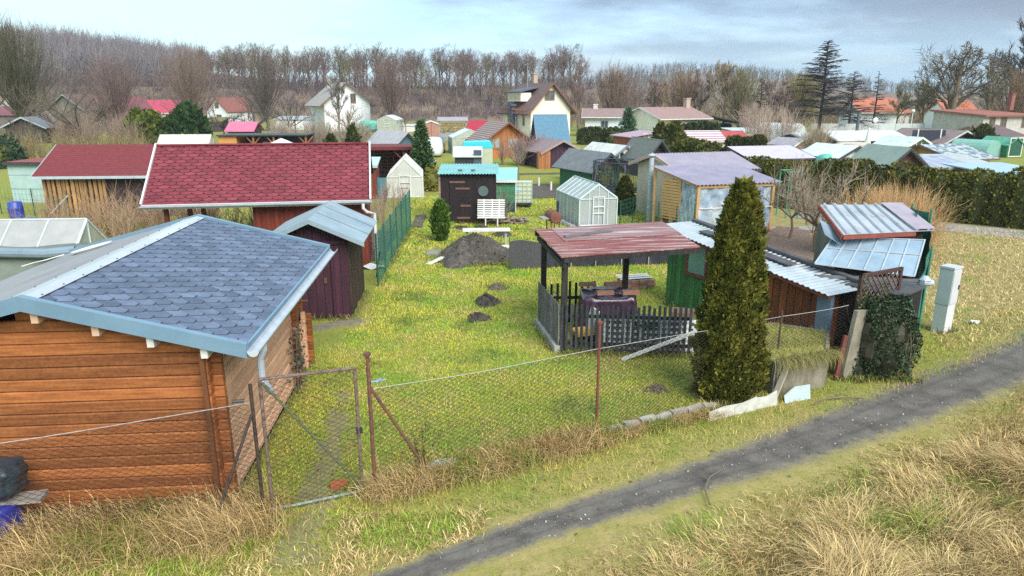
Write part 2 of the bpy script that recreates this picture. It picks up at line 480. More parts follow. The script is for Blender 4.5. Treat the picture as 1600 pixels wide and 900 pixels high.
# --- blades of grass (numpy)
def blades(name, P, h, wdt, lean, cols, az=None, seg=1, curl=.6, m=None, parent=None):
    n = len(P)
    az = rng.uniform(0, 6.283, n) if az is None else az
    h, wdt, lean = (np.broadcast_to(a, n) for a in (h, wdt, lean))
    dirv = np.stack([np.cos(az), np.sin(az), np.zeros(n)], 1)
    side = np.stack([-np.sin(az), np.cos(az), np.zeros(n)], 1) * (wdt / 2)[:, None]
    tw = rng.uniform(-1, 1, n)[:, None]
    side = side * np.cos(tw) + dirv * (wdt / 2)[:, None] * np.sin(tw)
    up = np.array([0, 0, 1.0])
    def at(f):
        th = lean * (f ** curl if seg > 1 else 1)
        return P + dirv * (np.sin(th) * h * f)[:, None] + up * (np.cos(th) * h * f)[:, None]
    if seg == 1:
        V = np.stack([P - side, P + side, at(1.0)], 1).reshape(-1, 3)
        Fc = [np.arange(3 * n).reshape(-1, 3)]; k = 3
    else:
        a, b2 = at(.4), at(.75)
        V = np.stack([P - side * .8, P + side * .8, a + side, a - side, b2 + side * .7, b2 - side * .7, at(1.0)], 1).reshape(-1, 3)
        base = 7 * np.arange(n)[:, None]
        Fc = [np.concatenate([base + np.array([0, 1, 2, 3]), base + np.array([3, 2, 4, 5])]), base + np.array([5, 4, 6])]; k = 7
    return np_mesh(name, V, Fc, m or leafmat('grass blades', .7), np.repeat(cols, k, 0), parent)
def mixcol(f, a, b): return np.array(a)[None] * (1 - f[:, None]) + np.array(b)[None] * f[:, None]
def patchy(x, y, seed=0, sd=.22):
    return np.clip(.60 + .9 * lump(x + seed * 13, y - seed * 7, 1.9) + .5 * lump(x, y + seed, 5.3) + rng.normal(0, sd, len(x)), 0, 1)
GREEN, YEL, STRAW, DARKG = (.19, .39, .03), (.50, .47, .055), (.54, .43, .15), (.07, .16, .02)
def lawn_pts(n, x0, x1, y0, y1, keep=None):
    x, y = rng.uniform(x0, x1, n), rng.uniform(y0, y1, n)
    ok = np.ones(n, bool) if keep is None else keep(x, y)
    x, y = x[ok], y[ok]
    return x, y
fence_y = lambda x: 8.56 + (x + 1.23) * .392
def lawn_keep(x, y):
    on = (y > fence_y(x) - .15) | (x < -1.2)
    on &= ~((x > 1.9) & (x < 8) & (y > 14.0 - .15 * x) & (y < 17) & (x > 2.1)) | (rng.random(len(x)) < .25)
    on &= (x > -3.05) | (y < 8.2)
    on &= ~((x < -2.35) & (y > 15.5))
    on &= ~((np.abs(x + 1.95) < .28) & (y < 11) & (rng.random(len(x)) < .7))
    return on
Vs = []
lawn_cols, lawn_P, lh, lw, ll = [], [], [], [], []
for n, box, hh, ww in ((70000, (-3, 6.8, 8, 14.5), .055, .013), (52000, (-2.6, 7.5, 14.5, 22), .06, .02), (42000, (-2.6, 9, 22, 38), .07, .035)):
    x, y = lawn_pts(n, *box, lawn_keep)
    f = patchy(x, y, 0, .22 if ww < .015 else .07); g = patchy(x, y, 3)
    c = mixcol(f, GREEN, YEL)
    c = np.where((g > .96)[:, None], np.array(STRAW)[None], c)
    c = np.where((g < .10)[:, None], np.array(DARKG)[None], c) * rng.uniform(*((.72, 1.22) if ww < .015 else (.88, 1.10)), (len(x), 1))
    lawn_P.append(np.stack([x, y, height(x, y) - .004], 1)); lawn_cols.append(c)
    lh.append(hh * rng.uniform(.5, 1.5, len(x))); lw.append(ww * rng.uniform(.7, 1.4, len(x)))
lawn_P, lawn_cols, lh, lw = map(np.concatenate, (lawn_P, lawn_cols, lh, lw))
stuff(blades('lawn_grass', lawn_P, lh, lw, rng.uniform(.2, 1.15, len(lh)), lawn_cols))
# verge between the fence and the track, and along the track's right bank edge
x, y = lawn_pts(120000, -3.2, 14, 6.0, 17, lambda x, y: (y < fence_y(x) + .1 * (x < 6)) & (y > track_y(x) + .35 + .2 * rng.random(len(x))) | ((x > 8.3) & (y > track_y(x) + .7) & (y < track_y(x) + 2.0) & (x > y * .76 - .2)))
f = patchy(x, y, 5)
cv = mixcol(f, (.19, .29, .035), (.46, .36, .11)) * rng.uniform(.65, 1.25, (len(x), 1))
stuff(blades('verge_grass', np.stack([x, y, height(x, y) - .004], 1), rng.uniform(.04, .13, len(x)), rng.uniform(.008, .016, len(x)), rng.uniform(.3, 1.2, len(x)), cv))
# long dead grass on the bank on the camera's side of the track
def long_grass(name, x, y, hgt, seedcol, az_mean=None, az_sd=.8, w0=.006, greenf=.12, lean=(.5, 1.45)):
    n = len(x)
    f = rng.random(n)
    c = mixcol(f, (.44, .30, .125), (.80, .60, .30))
    gp = patchy(x, y, seedcol)
    c = np.where((gp < greenf)[:, None], np.array((.27, .36, .05))[None], c) * rng.uniform(.42, 1.25, (n, 1))
    az = rng.uniform(0, 6.283, n) if az_mean is None else az_mean(x, y) + rng.normal(0, az_sd, n)
    return stuff(blades(name, np.stack([x, y, height(x, y) - .01], 1), hgt, rng.uniform(.7, 1.5, n) * w0, rng.uniform(*lean, n), c, az, seg=2, curl=.8))
def bank_keep(x, y):
    d = track_y(x) - y
    return (d > .75 + .35 * lump(x, y, 2.1)) & (d < 6.5) & (x > -.3 - 0 * y) & (rng.random(len(x)) < np.clip((d - .5) * .9, .1, 1))
x, y = lawn_pts(150000, -.3, 13, 3.4, 13.5, bank_keep)
d = track_y(x) - y
cl = np.clip(.75 + .5 * lump(x, y, 1.7) + .35 * lump(x, y, 4.2), .25, 1.5)
long_grass('dry_grass_bank', x, y, np.clip(.05 + .12 * d, .08, .40) * cl * rng.uniform(.6, 1.3, len(x)), 2, lambda x, y: 3.9 + 1.6 * lump(x, y, 1.3), .7, .0075, .09)
# short mixed growth along the lower edge of the track
x, y = lawn_pts(16000, -.5, 13.5, 5.8, 14, lambda x, y: (track_y(x) - y > .38 + .3 * rng.random(len(x)) + .02 * x) & (track_y(x) - y < 1.35))
f = patchy(x, y, 9)
stuff(blades('track_edge_grass', np.stack([x, y, height(x, y) - .004], 1), rng.uniform(.03, .10, len(x)), rng.uniform(.007, .013, len(x)), rng.uniform(.4, 1.3, len(x)), mixcol(f, (.20, .27, .04), (.46, .35, .14)) * rng.uniform(.6, 1.25, (len(x), 1))))
# matted clumps of taller dead grass, each leaning outwards
cx, cy = lawn_pts(150, .8, 12, 3.6, 12.5, lambda x, y: (track_y(x) - y > 1.5) & (track_y(x) - y < 6) & (rng.random(len(x)) < .25 + .08 * x))
CA, CR = rng.uniform(0, 6.283, (len(cx), 640)), .42 * np.sqrt(rng.random((len(cx), 640)))
x, y = (cx[:, None] + CR * np.cos(CA)).ravel(), (cy[:, None] + CR * np.sin(CA)).ravel()
sz = np.repeat(rng.uniform(.22, .52, len(cx)), 640); bias = np.repeat(rng.uniform(0, 6.283, len(cx)), 640)
long_grass('dry_grass_tufts', x, y, sz * rng.uniform(.5, 1.25, len(x)), 11, lambda x_, y_: np.where(rng.random(len(x_)) < .5, CA.ravel(), bias), .5, .0046, .03, (.75, 1.52))
# a taller bent tuft or two on the bank
def tuft(cx, cy, n, r, h, nm, az0=None, lean=(.15, 1.0), g=.05):
    a, q = rng.uniform(0, 6.283, n), r * np.sqrt(rng.random(n))
    x, y = cx + q * np.cos(a), cy + q * np.sin(a)
    f = rng.random(n)
    c = mixcol(f, (.42, .30, .12), (.74, .58, .28)) * rng.uniform(.6, 1.15, (n, 1))
    c = np.where((rng.random(n) < g)[:, None], np.array((.2, .28, .04))[None], c)
    return blades(nm, np.stack([x, y, height(x, y) - .01], 1), h * rng.uniform(.5, 1.2, n), rng.uniform(.004, .009, n), rng.uniform(*lean, n), c, a if az0 is None else az0 + rng.normal(0, .6, n), seg=2, curl=.9)
# dead grass under the fence
def along(p, q, n, spread):
    f = rng.random(n)
    return p[0] + (q[0] - p[0]) * f + rng.normal(0, spread, n), p[1] + (q[1] - p[1]) * f + rng.normal(0, spread, n)
x1, y1 = along((-1.2, 8.45), (2.3, 9.8), 11000, .16)
x2, y2 = along((2.0, 9.7), (4.4, 10.5), 3500, .12)
x3, y3 = along((-6.3, 7.25), (-2.55, 7.95), 13000, .26)
x4, y4 = along((-6.5, 7.7), (-3.0, 8.1), 4500, .18)
x = np.concatenate([x1, x2, x3, x4]); y = np.concatenate([y1, y2, y3, y4])
hg = np.concatenate([rng.uniform(.15, .48, len(x1)), rng.uniform(.1, .3, len(x2)), rng.uniform(.2, .62, len(x3)), rng.uniform(.15, .4, len(x4))])
long_grass('dry_grass_fence', x, y, hg, 4, lambda x, y: -1.9 + .9 * lump(x, y, 2.3), .9, .006, .22, (.2, 1.3))
# rough dry grass on the slope up to the road, right
x, y = lawn_pts(70000, 9.5, 26, 13, 31, lambda x, y: (y < 31.5 - (x - 14) * .72) & (y > track_y(x) + .9) & (x > np.maximum(10.9 + (y - 14.4) * .55, 10.4) * (y < 26) + (y >= 26) * (17)))
long_grass('dry_grass_slope', x, y, rng.uniform(.07, .22, len(x)), 6, None, .8, .010, .05, (.8, 1.5))
# rough grass between the trodden left verge and the picture's lower left
x, y = lawn_pts(20000, -6.5, .3, 5.6, 8.0, lambda x, y: (y > track_y(x) + .25) & (y < 7.95 + .2 * x * 0) & ~((np.abs(x + 1.9) < .35) & (rng.random(len(x)) < .8)))
long_grass('rough_grass', x, y, rng.uniform(.05, .16, len(x)), 8, None, .8, .009, .45, (.4, 1.4))

# weeds and longer grass where walls meet the ground
segs = [((-3.05, 8.4), (-3.05, 13.4), 500), ((-4.3, 16.3), (-2.6, 16.3), 260), ((-2.55, 16.4), (-2.55, 18.8), 260), ((5.3, 17.0), (7.5, 12.8), 500), ((-.7, 29.3), (1.7, 29.3), 260), ((4.9, 27.6), (6.6, 27.6), 200), ((4.9, 27.7), (4.3, 31.2), 260), ((9.4, 26.2), (12.6, 26.5), 300), ((2.0, 13.5), (4.9, 13.05), 420), ((1.95, 13.6), (1.8, 15.5), 260), ((7.2, 11.7), (8.7, 11.5), 400), ((8.8, 12.2), (11.1, 15.2), 500), ((10.9, 14.1), (11.4, 14.3), 120), ((-.3, 21.4), (1.6, 21.6), 260), ((1.6, 21.0), (7, 21.4), 420), ((-2.2, 19.3), (-1.9, 28.8), 700), ((4.2, 10.6), (5.4, 10.9), 300)]
xa, ya = zip(*[along(a, b, n, .06) for a, b, n in segs]); x, y = np.concatenate(xa), np.concatenate(ya)
stuff(blades('base_weeds', np.stack([x, y, height(x, y) - .01], 1), rng.uniform(.06, .22, len(x)), rng.uniform(.009, .018, len(x)), rng.uniform(.2, 1.1, len(x)), mixcol(rng.random(len(x)), (.09, .17, .025), (.36, .29, .11)) * rng.uniform(.6, 1.1, (len(x), 1)), seg=2))
# ============================================================ SHARED MATERIALS
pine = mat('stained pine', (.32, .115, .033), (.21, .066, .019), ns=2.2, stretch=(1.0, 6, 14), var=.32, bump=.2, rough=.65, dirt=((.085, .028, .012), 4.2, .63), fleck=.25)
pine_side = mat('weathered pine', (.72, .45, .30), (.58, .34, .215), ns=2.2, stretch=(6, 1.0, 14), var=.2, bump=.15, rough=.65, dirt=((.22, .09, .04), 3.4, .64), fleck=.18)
metal_blue = mat('blue grey metal', (.15, .25, .34), (.125, .215, .30), rough=.4, ns=2, fleck=.03)
metal_pale = mat('pale galvanised metal', (.42, .47, .52), (.34, .39, .45), rough=.4, ns=4, fleck=.05)
white_pvc = mat('white plastic', (.64, .65, .66), (.57, .58, .59), rough=.45, ns=3, fleck=.03)
white_paint = mat('white paint', (.66, .66, .64), (.54, .54, .51), rough=.6, ns=4, fleck=.05)
rust = mat('rusty steel', (.16, .065, .04), (.085, .05, .045), ns=14, rough=.75, fleck=.25, dirt=((.26, .10, .045), 30, .56))
oldpipe = mat('rust flecked pipe', (.20, .14, .12), (.075, .05, .042), ns=22, rough=.7, fleck=.3)
darkpipe = mat('dark green pipe', (.06, .075, .06), (.11, .06, .045), ns=14, rough=.6, fleck=.2)
wire_m = mat('rusted wire', (.045, .032, .028), (.08, .055, .045), ns=20, rough=.6)
wire_g = mat('grey wire', (.40, .41, .42), (.30, .28, .27), ns=20, rough=.45)
glass_dark = mat('window glass', (.05, .065, .08), (.09, .11, .125), rough=.08, ns=1.5, spec=.8, fleck=0)
concrete = mat('concrete', (.36, .35, .33), (.25, .245, .22), ns=5, bump=.3, fleck=.2, dirt=((.17, .17, .13), 4, .60))
blackfab = mat('black fabric', (.030, .032, .036), (.055, .057, .062), ns=16, rough=.95, fleck=.5, bs=60)
greenwire = mat('green coated wire', (.03, .16, .12), (.025, .12, .09), rough=.5, ns=6)
greenpost = mat('green post', (.015, .09, .06), (.02, .07, .05), rough=.5, ns=6)
black = mat('black plastic', (.02, .021, .024), (.03, .031, .034), rough=.5, ns=4)
poly = mat('polycarbonate sheet', (.50, .54, .54), (.42, .47, .46), rough=.25, ns=1.3, fleck=.05, alpha=.52)
polyroof = mat('hazy polycarbonate roof', (.34, .34, .335), (.29, .29, .285), rough=.35, ns=3, fleck=.08)
alu = mat('aluminium frame', (.58, .66, .70), (.48, .56, .6), rough=.35, ns=3, fleck=.03)
# ============================================================ LOG CABIN
def shingles(mb, org, u, v, L, S, w, h, kind='hex', lift=.012, th=.007, gap=.010, band=.011):
    """org = left eave corner, u along the eave, v up the slope"""
    u, v = Vector(u).normalized(), Vector(v).normalized()
    n = u.cross(v)
    if n.z < 0: n = -n
    org = Vector(org)
    for j in range(int(math.ceil(S / h))):
        off = 0 if j % 2 else -w / 2
        for i in range(int(L / w) + 2):
            hh_ = h * (2.05 if kind == 'hex' else 1.12)
            a, b = off + i * w + gap / 2, off + (i + 1) * w - gap / 2
            v0, v1 = j * h + gap * .5, min(j * h + hh_, S)
            k = b - a
            if kind == 'hex': pts = [(a, v0 + h * .95), (a + k * .30, v0), (b - k * .30, v0), (b, v0 + h * .95), (b, v1), (a, v1)]
            else: pts = [(a, v0 + h * .55), (a + k * .10, v0 + h * .2), (a + k * .26, v0), (b - k * .26, v0), (b - k * .10, v0 + h * .2), (b, v0 + h * .55), (b, v1), (a, v1)]
            if j == 0: pts = [(a, v0), (b, v0), (b, v1), (a, v1)]
            pts = [(min(max(p, 0), L), q) for p, q in pts]
            if max(p for p, q in pts) - min(p for p, q in pts) < .02: continue
            P = [org + u * p + v * q + n * (lift + lift * .9 * (1 - (q - v0) / (v1 - v0))) for p, q in pts]
            mb.prism(P, -n * th)
            mb.cur = 1; mb.prism([p - v * band - n * .0012 for p in P], -n * .004); mb.cur = 0      # dark strip coloured in as the shadow line under each lower edge
cab = T('log_cabin', 'orange pine log cabin with blue-grey shingle roof beside the rusty garden gate', 'log cabin', (-5.0, 8.3, 0))
HW, EV, RG, YB = 1.90, 2.34, 2.96, 4.05       # half width, log wall height at the eave, ridge, depth of the closed room
SL = (RG - 2.31) / 2.45
rz_at = lambda x: RG - abs(x) * SL
mb = MB(); lh_ = .152
prof = [(-.032, 0), (-.045, .014), (-.045, .130), (-.030, .146), (.030, .146), (.045, .130), (.045, .014), (.032, 0)]
z = .06; k = 0
while z < RG - .12:
    top = z + lh_
    half = HW + .16 if top < EV else max(.05, (RG - .10 - top) / SL)
    half = min(half, HW + .16)
    mb.prism([(-half, a, z + b) for a, b in prof], (2 * half, 0, 0))
    z += lh_
mb.build('front_wall', pine, cab)
mb = MB(); z = -.015
while z + lh_ < EV + .02:
    mb.prism([(HW + a, .047, z + b) for a, b in prof], (0, YB + .113, 0)); z += lh_
mb.build('side_wall', pine_side, cab)
mb = MB(); z = -.015
while z + lh_ < EV + .02:
    mb.prism([(HW + a, -.17, z + b) for a, b in prof], (0, .123, 0)); z += lh_
mb.build('log_ends', pine, cab)
mb = MB(); z = -.015
while z + lh_ < EV + .02:
    mb.prism([(-HW + a, -.17, z + b) for a, b in prof], (0, YB + .33, 0))
    z += lh_
z = .06
while z + lh_ < EV + .02:
    mb.prism([(-HW - .16, YB + a, z + b) for a, b in prof], (2 * HW + .32, 0, 0)); z += lh_
mb.build('back_wall', pine, cab)
mb = MB(); mb.box(HW - .035, HW + .02, -.215, -.172, .0, EV - .1); mb.build('corner_board', mat('dark corner board', (.15, .055, .02), (.09, .035, .015), ns=6, stretch=(1, 1, .2)), cab)
MB().box(-HW - .2, HW + .045, -.06, YB + 1.3, -.15, .045).build('base_slab', concrete, cab)
# porch
mb = MB(); z = .0
while z < 1.05:
    mb.prism([(HW - .16, 5.12 + a, z + b) for a, b in prof], (.32, 0, 0)); z += lh_
mb.build('railing_end', pine, cab)
mb = MB()
for j, zz0 in enumerate((.10, .30, .50, .70, .90)):
    mb.obox((HW + .05, YB + .64, zz0 + .07), (.03, .95, .125))
mb.box(HW + .02, HW + .085, YB + .80, YB + .90, .0, 1.15)
mb.build('railing', pine_side, cab)
MB().box(HW - .09, HW + .01, 5.03, 5.13, 0, EV + .02).build('porch_post', pine, cab)
MB().box(-HW, HW, YB + .05, 5.1, .046, .075).build('porch_floor', pine_side, cab)
# roof
YF, YE, EX = -.30, 5.4, 2.45
und_shade = mat('dark roof underlay and shade line', (.022, .028, .045), (.035, .042, .06), ns=5)
felt = mat('grey roofing felt', (.27, .265, .28), (.22, .22, .235), ns=2, stretch=(1, .3, 1), fleck=.25, bs=40, rough=.9)
mb = MB(); mb.slab((0, YF, RG), (EX, YF, RG - EX * SL), (EX, YE, RG - EX * SL), (0, YE, RG), .05)
roof = mb.build('roof', und_shade, cab)
mb = MB(); mb.slab((0, YF, RG), (0, YE, RG), (-EX, YE, RG - EX * SL), (-EX, YF, RG - EX * SL), .05); mb.build('felt_slope', felt, roof)
blue_shingle = mat('blue grey shingle', (.082, .112, .175), (.125, .16, .235), ns=4, var=.22, rough=.9, fleck=.28, bs=55, bump=.2)
mb = MB(); c = math.hypot(EX, EX * SL)
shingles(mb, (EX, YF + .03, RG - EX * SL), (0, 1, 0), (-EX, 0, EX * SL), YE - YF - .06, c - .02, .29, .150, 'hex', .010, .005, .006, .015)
mb.build('shingle', [blue_shingle, und_shade], roof)
cap = mat('pale ridge metal', (.44, .47, .50), (.36, .40, .44), rough=.45, ns=1.2, stretch=(1, .5, 1), fleck=.04)
mb = MB()
for s, wd in ((1, .14), (-1, .26)):
    mb.slab((0, YF + .01, RG + .034), (s * wd, YF + .01, RG + .034 - wd * SL), (s * wd, YE - .01, RG + .034 - wd * SL), (0, YE - .01, RG + .034), .006)
rc = mb.build('ridge_cap', cap, roof)
mb = MB()
for i in range(12):
    for s, wd in ((1, .115), (-1, .23)): mb.lathe([(.012, 0), (.012, .006)], 6, (s * wd, YF + .25 + i * .47, RG + .036 - wd * SL))
mb.build('screw', black, rc)
for yy, nm in ((YF - .022, 'fascia'), (YE, 'fascia')):
    mb = MB()
    for s in (1, -1):
        mb.prism([(0, yy, RG + .05), (s * (EX + .02), yy, RG + .05 - EX * SL), (s * (EX + .02), yy, RG - .12 - EX * SL), (0, yy, RG - .12)], (0, .022, 0))
        mb.prism([(0, yy, RG + .050), (s * (EX + .02), yy, RG + .05 - EX * SL), (s * (EX + .02), yy + .09, RG + .05 - EX * SL), (0, yy + .09, RG + .05)], (0, 0, .008))
    mb.build(nm, metal_blue, cab)
for x_ in (-1.3, .1, .75, 1.35, 1.95):
    mb = MB(); mb.box(x_ - .04, x_ + .04, -.26, -.05, rz_at(x_) - .26, rz_at(x_) - .07); mb.build('rafter_end', white_paint if x_ > 1.0 else mat('bare rafter', (.55, .40, .30), (.5, .34, .24), ns=8), cab)
mb = MB(); ze = RG - EX * SL
mb.prism([(EX + .00, YF, ze + .045), (EX + .03, YF, ze + .045), (EX + .03, YF, ze - .10), (EX, YF, ze - .10)], (0, YE - YF, 0))
mb.build('eave_flashing', metal_blue, cab)
mb = MB(); gc = (EX + .10, ze - .02)
arc = [(gc[0] + .07 * math.cos(a), gc[1] + .07 * math.sin(a)) for a in np.linspace(math.pi, 2 * math.pi, 9)]
arc2 = [(gc[0] + .062 * math.cos(a), gc[1] + .062 * math.sin(a)) for a in np.linspace(2 * math.pi, math.pi, 9)]
mb.prism([(x_, YF - .05, z_) for x_, z_ in arc + arc2], (0, YE - YF + .1, 0))
mb.prism([(x_, YF - .055, z_) for x_, z_ in arc], (0, .008, 0))
gut = mb.build('gutter', metal_pale, cab)
mb = MB(); mb.tube([(gc[0], .08, gc[1] - .05), (gc[0], .08, gc[1] - .14), (gc[0] - .05, .08, gc[1] - .26), (gc[0] - .05, .08, gc[1] - .52), (gc[0] + .02, .02, gc[1] - .62), (gc[0] + .09, -.05, gc[1] - .66)], .045, 10)
mb.build('downpipe', metal_pale, cab)
# coil of white rope on the felt slope
rp = T('rope_coil', 'coil of white rope lying on the grey felt slope of the log cabin', 'rope', (-6.75, 12.95, RG - 1.75 * SL + .02))
mb = MB()
for q in range(4):
    r_ = .13 + .035 * q
    mb.tube([(r_ * 1.5 * math.cos(a) + .03 * q, r_ * math.sin(a), .02 + .01 * q + r_ * 1.5 * math.cos(a) * SL) for a in np.linspace(0, 6.28, 22)], .012, 6)
mb.tube([(-.35, -.1, -.06), (-.6, -.25, -.12), (-.85, -.2, -.18), (-1.0, -.3, -.22)], .010, 6)
mb.build('rope', white_paint, rp)
# black covered box standing in the porch
bx = T('storage_box', 'black plastic storage box standing in the log cabin porch', 'box', (-3.55, 12.95, .08))
mb = MB(); mb.prism([(-.4, -.3, 0), (.4, -.3, 0), (.36, -.27, .95), (-.36, -.27, .95)], (0, .6, 0)); mb.build('body', black, bx)
mb = MB(); mb.prism([(-.44, -.34, .97), (.44, -.34, .97), (.42, -.3, 1.12), (.15, -.3, 1.2), (-.42, -.3, 1.2)], (0, .66, 0)); mb.build('lid', mat('slate plastic lid', (.06, .085, .10), (.08, .11, .13), rough=.35, ns=3), bx)
# leafy climber by the porch corner
def leaf_cloud(name, P, size, cols, m=None, parent=None, flat=False, up=.3):
    n = len(P)
    d = rng.normal(0, 1, (n, 3)); d[:, 2] += up; d /= np.linalg.norm(d, axis=1)[:, None]
    e = np.cross(d, rng.normal(0, 1, (n, 3))); e /= np.linalg.norm(e, axis=1)[:, None]
    g = np.cross(d, e)
    s = np.broadcast_to(size, n)[:, None]
    V = np.stack([P - e * s * .5, P - g * s * .32, P + e * s * .5, P + g * s * .32], 1).reshape(-1, 3)
    return np_mesh(name, V, [np.arange(4 * n).reshape(-1, 4)], m or leafmat('leaves', .6), np.repeat(cols, 4, 0), parent)
def colvar(n, a, b, lo=.6, hi=1.3): return mixcol(rng.random(n), a, b) * rng.uniform(lo, hi, (n, 1))
vn = T('climbing_plant', 'sparse leafy climber on the log cabin wall by the porch railing', 'plant', (-2.98, 12.1, 0))
P = rng.normal(0, 1, (260, 3)) * (.07, .18, .30) + (.03, 0, .62)
leaf_cloud('leaves', P, rng.uniform(.05, .10, 260), colvar(260, (.05, .075, .05), (.17, .16, .12)), parent=vn)
mb = MB()
for i in range(5): mb.tube([(.02, rng.uniform(-.2, .2), 0), (.04, rng.uniform(-.2, .2), .5), (.03, rng.uniform(-.25, .25), 1.1)], .008, 5)
mb.build('stem', mat('grey stem', (.16, .13, .10)), vn)
# ============================================================ FENCE WITH CHAIN LINK, GATE
def chain(P0, P1, z0, z1, name, m, parent, cell=.06, r=.0046, sag=0.0, zb=0.0):
    """diamond mesh between two plan points, bottom at zb above ground, top z0..z1 at the ends"""
    P0, P1 = Vector(P0[:2]), Vector(P1[:2]); L = (P1 - P0).length; d = (P1 - P0) / L
    nw = int(L / cell); nk = int(max(z0, z1) / (cell * .55)) + 2
    kk = np.arange(nk); V, Fq = [], []
    tri = np.array([[1, 0], [-.5, .87], [-.5, -.87]]) * r
    base = 0
    nrm = np.array([-d.y, d.x])
    for i in range(nw + 1):
        s = np.clip((i + .5) * cell + (cell / 2) * (-1.0) ** (kk + i), 0, L)
        f = s / L
        top = z0 + (z1 - z0) * f - sag * 4 * f * (1 - f)
        x, y = P0.x + d.x * s, P0.y + d.y * s
        z = zb + kk * cell * .55
        ok = z <= top + .03
        n = int(ok.sum())
        if n < 2: continue
        x, y, z = x[ok], y[ok], np.minimum(z[ok], top[ok]) + height(x[ok], y[ok])
        pr = np.zeros((n, 3, 3))
        pr[:, :, 0] = x[:, None] + tri[:, 0] * d.x + tri[:, 1] * nrm[0]
        pr[:, :, 1] = y[:, None] + tri[:, 0] * d.y + tri[:, 1] * nrm[1]
        pr[:, :, 2] = z[:, None]
        V.append(pr.reshape(-1, 3))
        j = base + 3 * np.arange(n - 1)[:, None]
        for q in range(3):
            q2 = (q + 1) % 3
            Fq.append(np.concatenate([j + q, j + q2, j + 3 + q2, j + 3 + q], 1))
        base += 3 * n
    return np_mesh(name, np.concatenate(V), [np.concatenate(Fq)], m, None, parent)
def run_pts(a, b, z0, z1, sag, n=24):
    out = []
    for f in np.linspace(0, 1, n):
        x, y = a[0] + (b[0] - a[0]) * f, a[1] + (b[1] - a[1]) * f
        out.append((x, y, hz(x, y) + z0 + (z1 - z0) * f - sag * 4 * f * (1 - f)))
    return out
FP = [(-1.20, 8.57), (2.14, 9.88), (6.02, 11.9), (7.38, 12.02)]
fn = T('wire_fence', 'rusty chain link fence with sagging top wire along the track', 'fence')
tops = [1.58, .98, 1.06, 1.30]
tops_at = [(1.50, 1.47), (1.47, 1.24), (1.24, 1.42)]
for i, (a, b) in enumerate(zip(FP[:-1], FP[1:])):
    chain(a, b, tops_at[i][0], tops_at[i][1], 'mesh', wire_m, fn, sag=.02)
    MB().tube(run_pts(a, b, tops_at[i][0], tops_at[i][1], .02), .005, 5).build('top_wire', wire_g, fn)
def post(parent, x, y, h, r, m, cap=True, lean=(0, 0), name='post'):
    mb = MB(); z = hz(x, y)
    mb.tube([(x, y, z - .2), (x + lean[0], y + lean[1], z + h)], r, 8)
    if cap: mb.lathe([(r * 1.9, h + z - .005), (r * 1.9, h + z + .03)], 8, (x + lean[0], y + lean[1], 0))
    return mb.build(name, m, parent)
post(fn, FP[0][0], FP[0][1], 1.98, .026, rust)
post(fn, FP[1][0], FP[1][1], 1.88, .022, mat('red rusty steel', (.20, .055, .04), (.13, .045, .035), ns=9, rough=.7))
post(fn, FP[2][0], FP[2][1], 1.35, .020, mat('dark rusty steel', (.07, .045, .045), (.10, .06, .05), ns=9, rough=.7), False)
st = Vector((-.42, 8.80, 0))
MB().tube([(FP[0][0] + .02, FP[0][1], 1.50), (st.x, st.y, 0)], .022, 8).build('strut', rust, fn)
mb = MB(); mb.tube([(FP[0][0] + .03, FP[0][1] - .03, 1.60), (FP[0][0] + .22, FP[0][1] + .05, 1.60)], .012, 6); mb.tube([(FP[0][0] + .1, FP[0][1], 1.58), (FP[0][0] + .16, FP[0][1] + .03, 1.63)], .02, 6); mb.build('wire_tensioner', metal_blue, fn)
# gate
gt = T('garden_gate', 'rusty tube framed wire mesh gate with diagonal brace beside the log cabin', 'gate', (-2.46, 8.12, 0), math.atan2(.38, 1.16))
GW, GZ0, GZ1 = 1.16, .04, 1.88
mb = MB(); mb.tube([(0, 0, GZ0), (0, 0, GZ1 - .02)], .022, 8); mb.tube([(0, 0, GZ1 - .02), (GW, 0, GZ1 - .05)], .024, 8); mb.tube([(GW, 0, GZ1 - .05), (GW, 0, GZ0)], .022, 8)
mb.build('frame', oldpipe, gt)
MB().tube([(.02, 0, GZ0), (GW, 0, GZ0)], .019, 8).build('bottom_rail', mat('flaking green paint', (.10, .16, .14), (.30, .32, .30), ns=25, fleck=.3), gt)
MB().tube([(.03, .015, GZ1 - .08), (GW - .02, .015, GZ0 + .08)], .018, 8).build('brace', mat('mossy olive paint', (.13, .14, .075), (.08, .10, .06), ns=10, fleck=.25), gt)
mb = MB(); mb.tube([(GW - .02, 0, 1.0), (GW - .15, -.02, .98), (GW - .15, -.03, .85), (GW - .04, -.02, .83)], .008, 6); mb.box(GW - .03, GW + .05, -.02, .02, .9, .98); mb.build('latch', black, gt)
def chain_local(L, z0, z1, name, m, parent):
    V, Fq, base, cell, r = [], [], 0, .06, .0044
    kk = np.arange(int((z1 - z0) / (cell * .55)) + 1)
    tri = np.array([[1, 0], [-.5, .87], [-.5, -.87]]) * r
    for i in range(int(L / cell) + 1):
        s = np.clip((i + .5) * cell + (cell / 2) * (-1.0) ** (kk + i), 0, L); n = len(kk)
        pr = np.zeros((n, 3, 3)); pr[:, :, 0] = s[:, None] + tri[:, 0]; pr[:, :, 1] = tri[:, 1]; pr[:, :, 2] = (z0 + kk * cell * .55)[:, None]
        V.append(pr.reshape(-1, 3)); j = base + 3 * np.arange(n - 1)[:, None]
        for q in range(3): Fq.append(np.concatenate([j + q, j + (q + 1) % 3, j + 3 + (q + 1) % 3, j + 3 + q], 1))
        base += 3 * n
    return np_mesh(name, np.concatenate(V), [np.concatenate(Fq)], m, None, parent)
chain_local(GW, GZ0, GZ1 - .05, 'mesh', wire_m, gt)
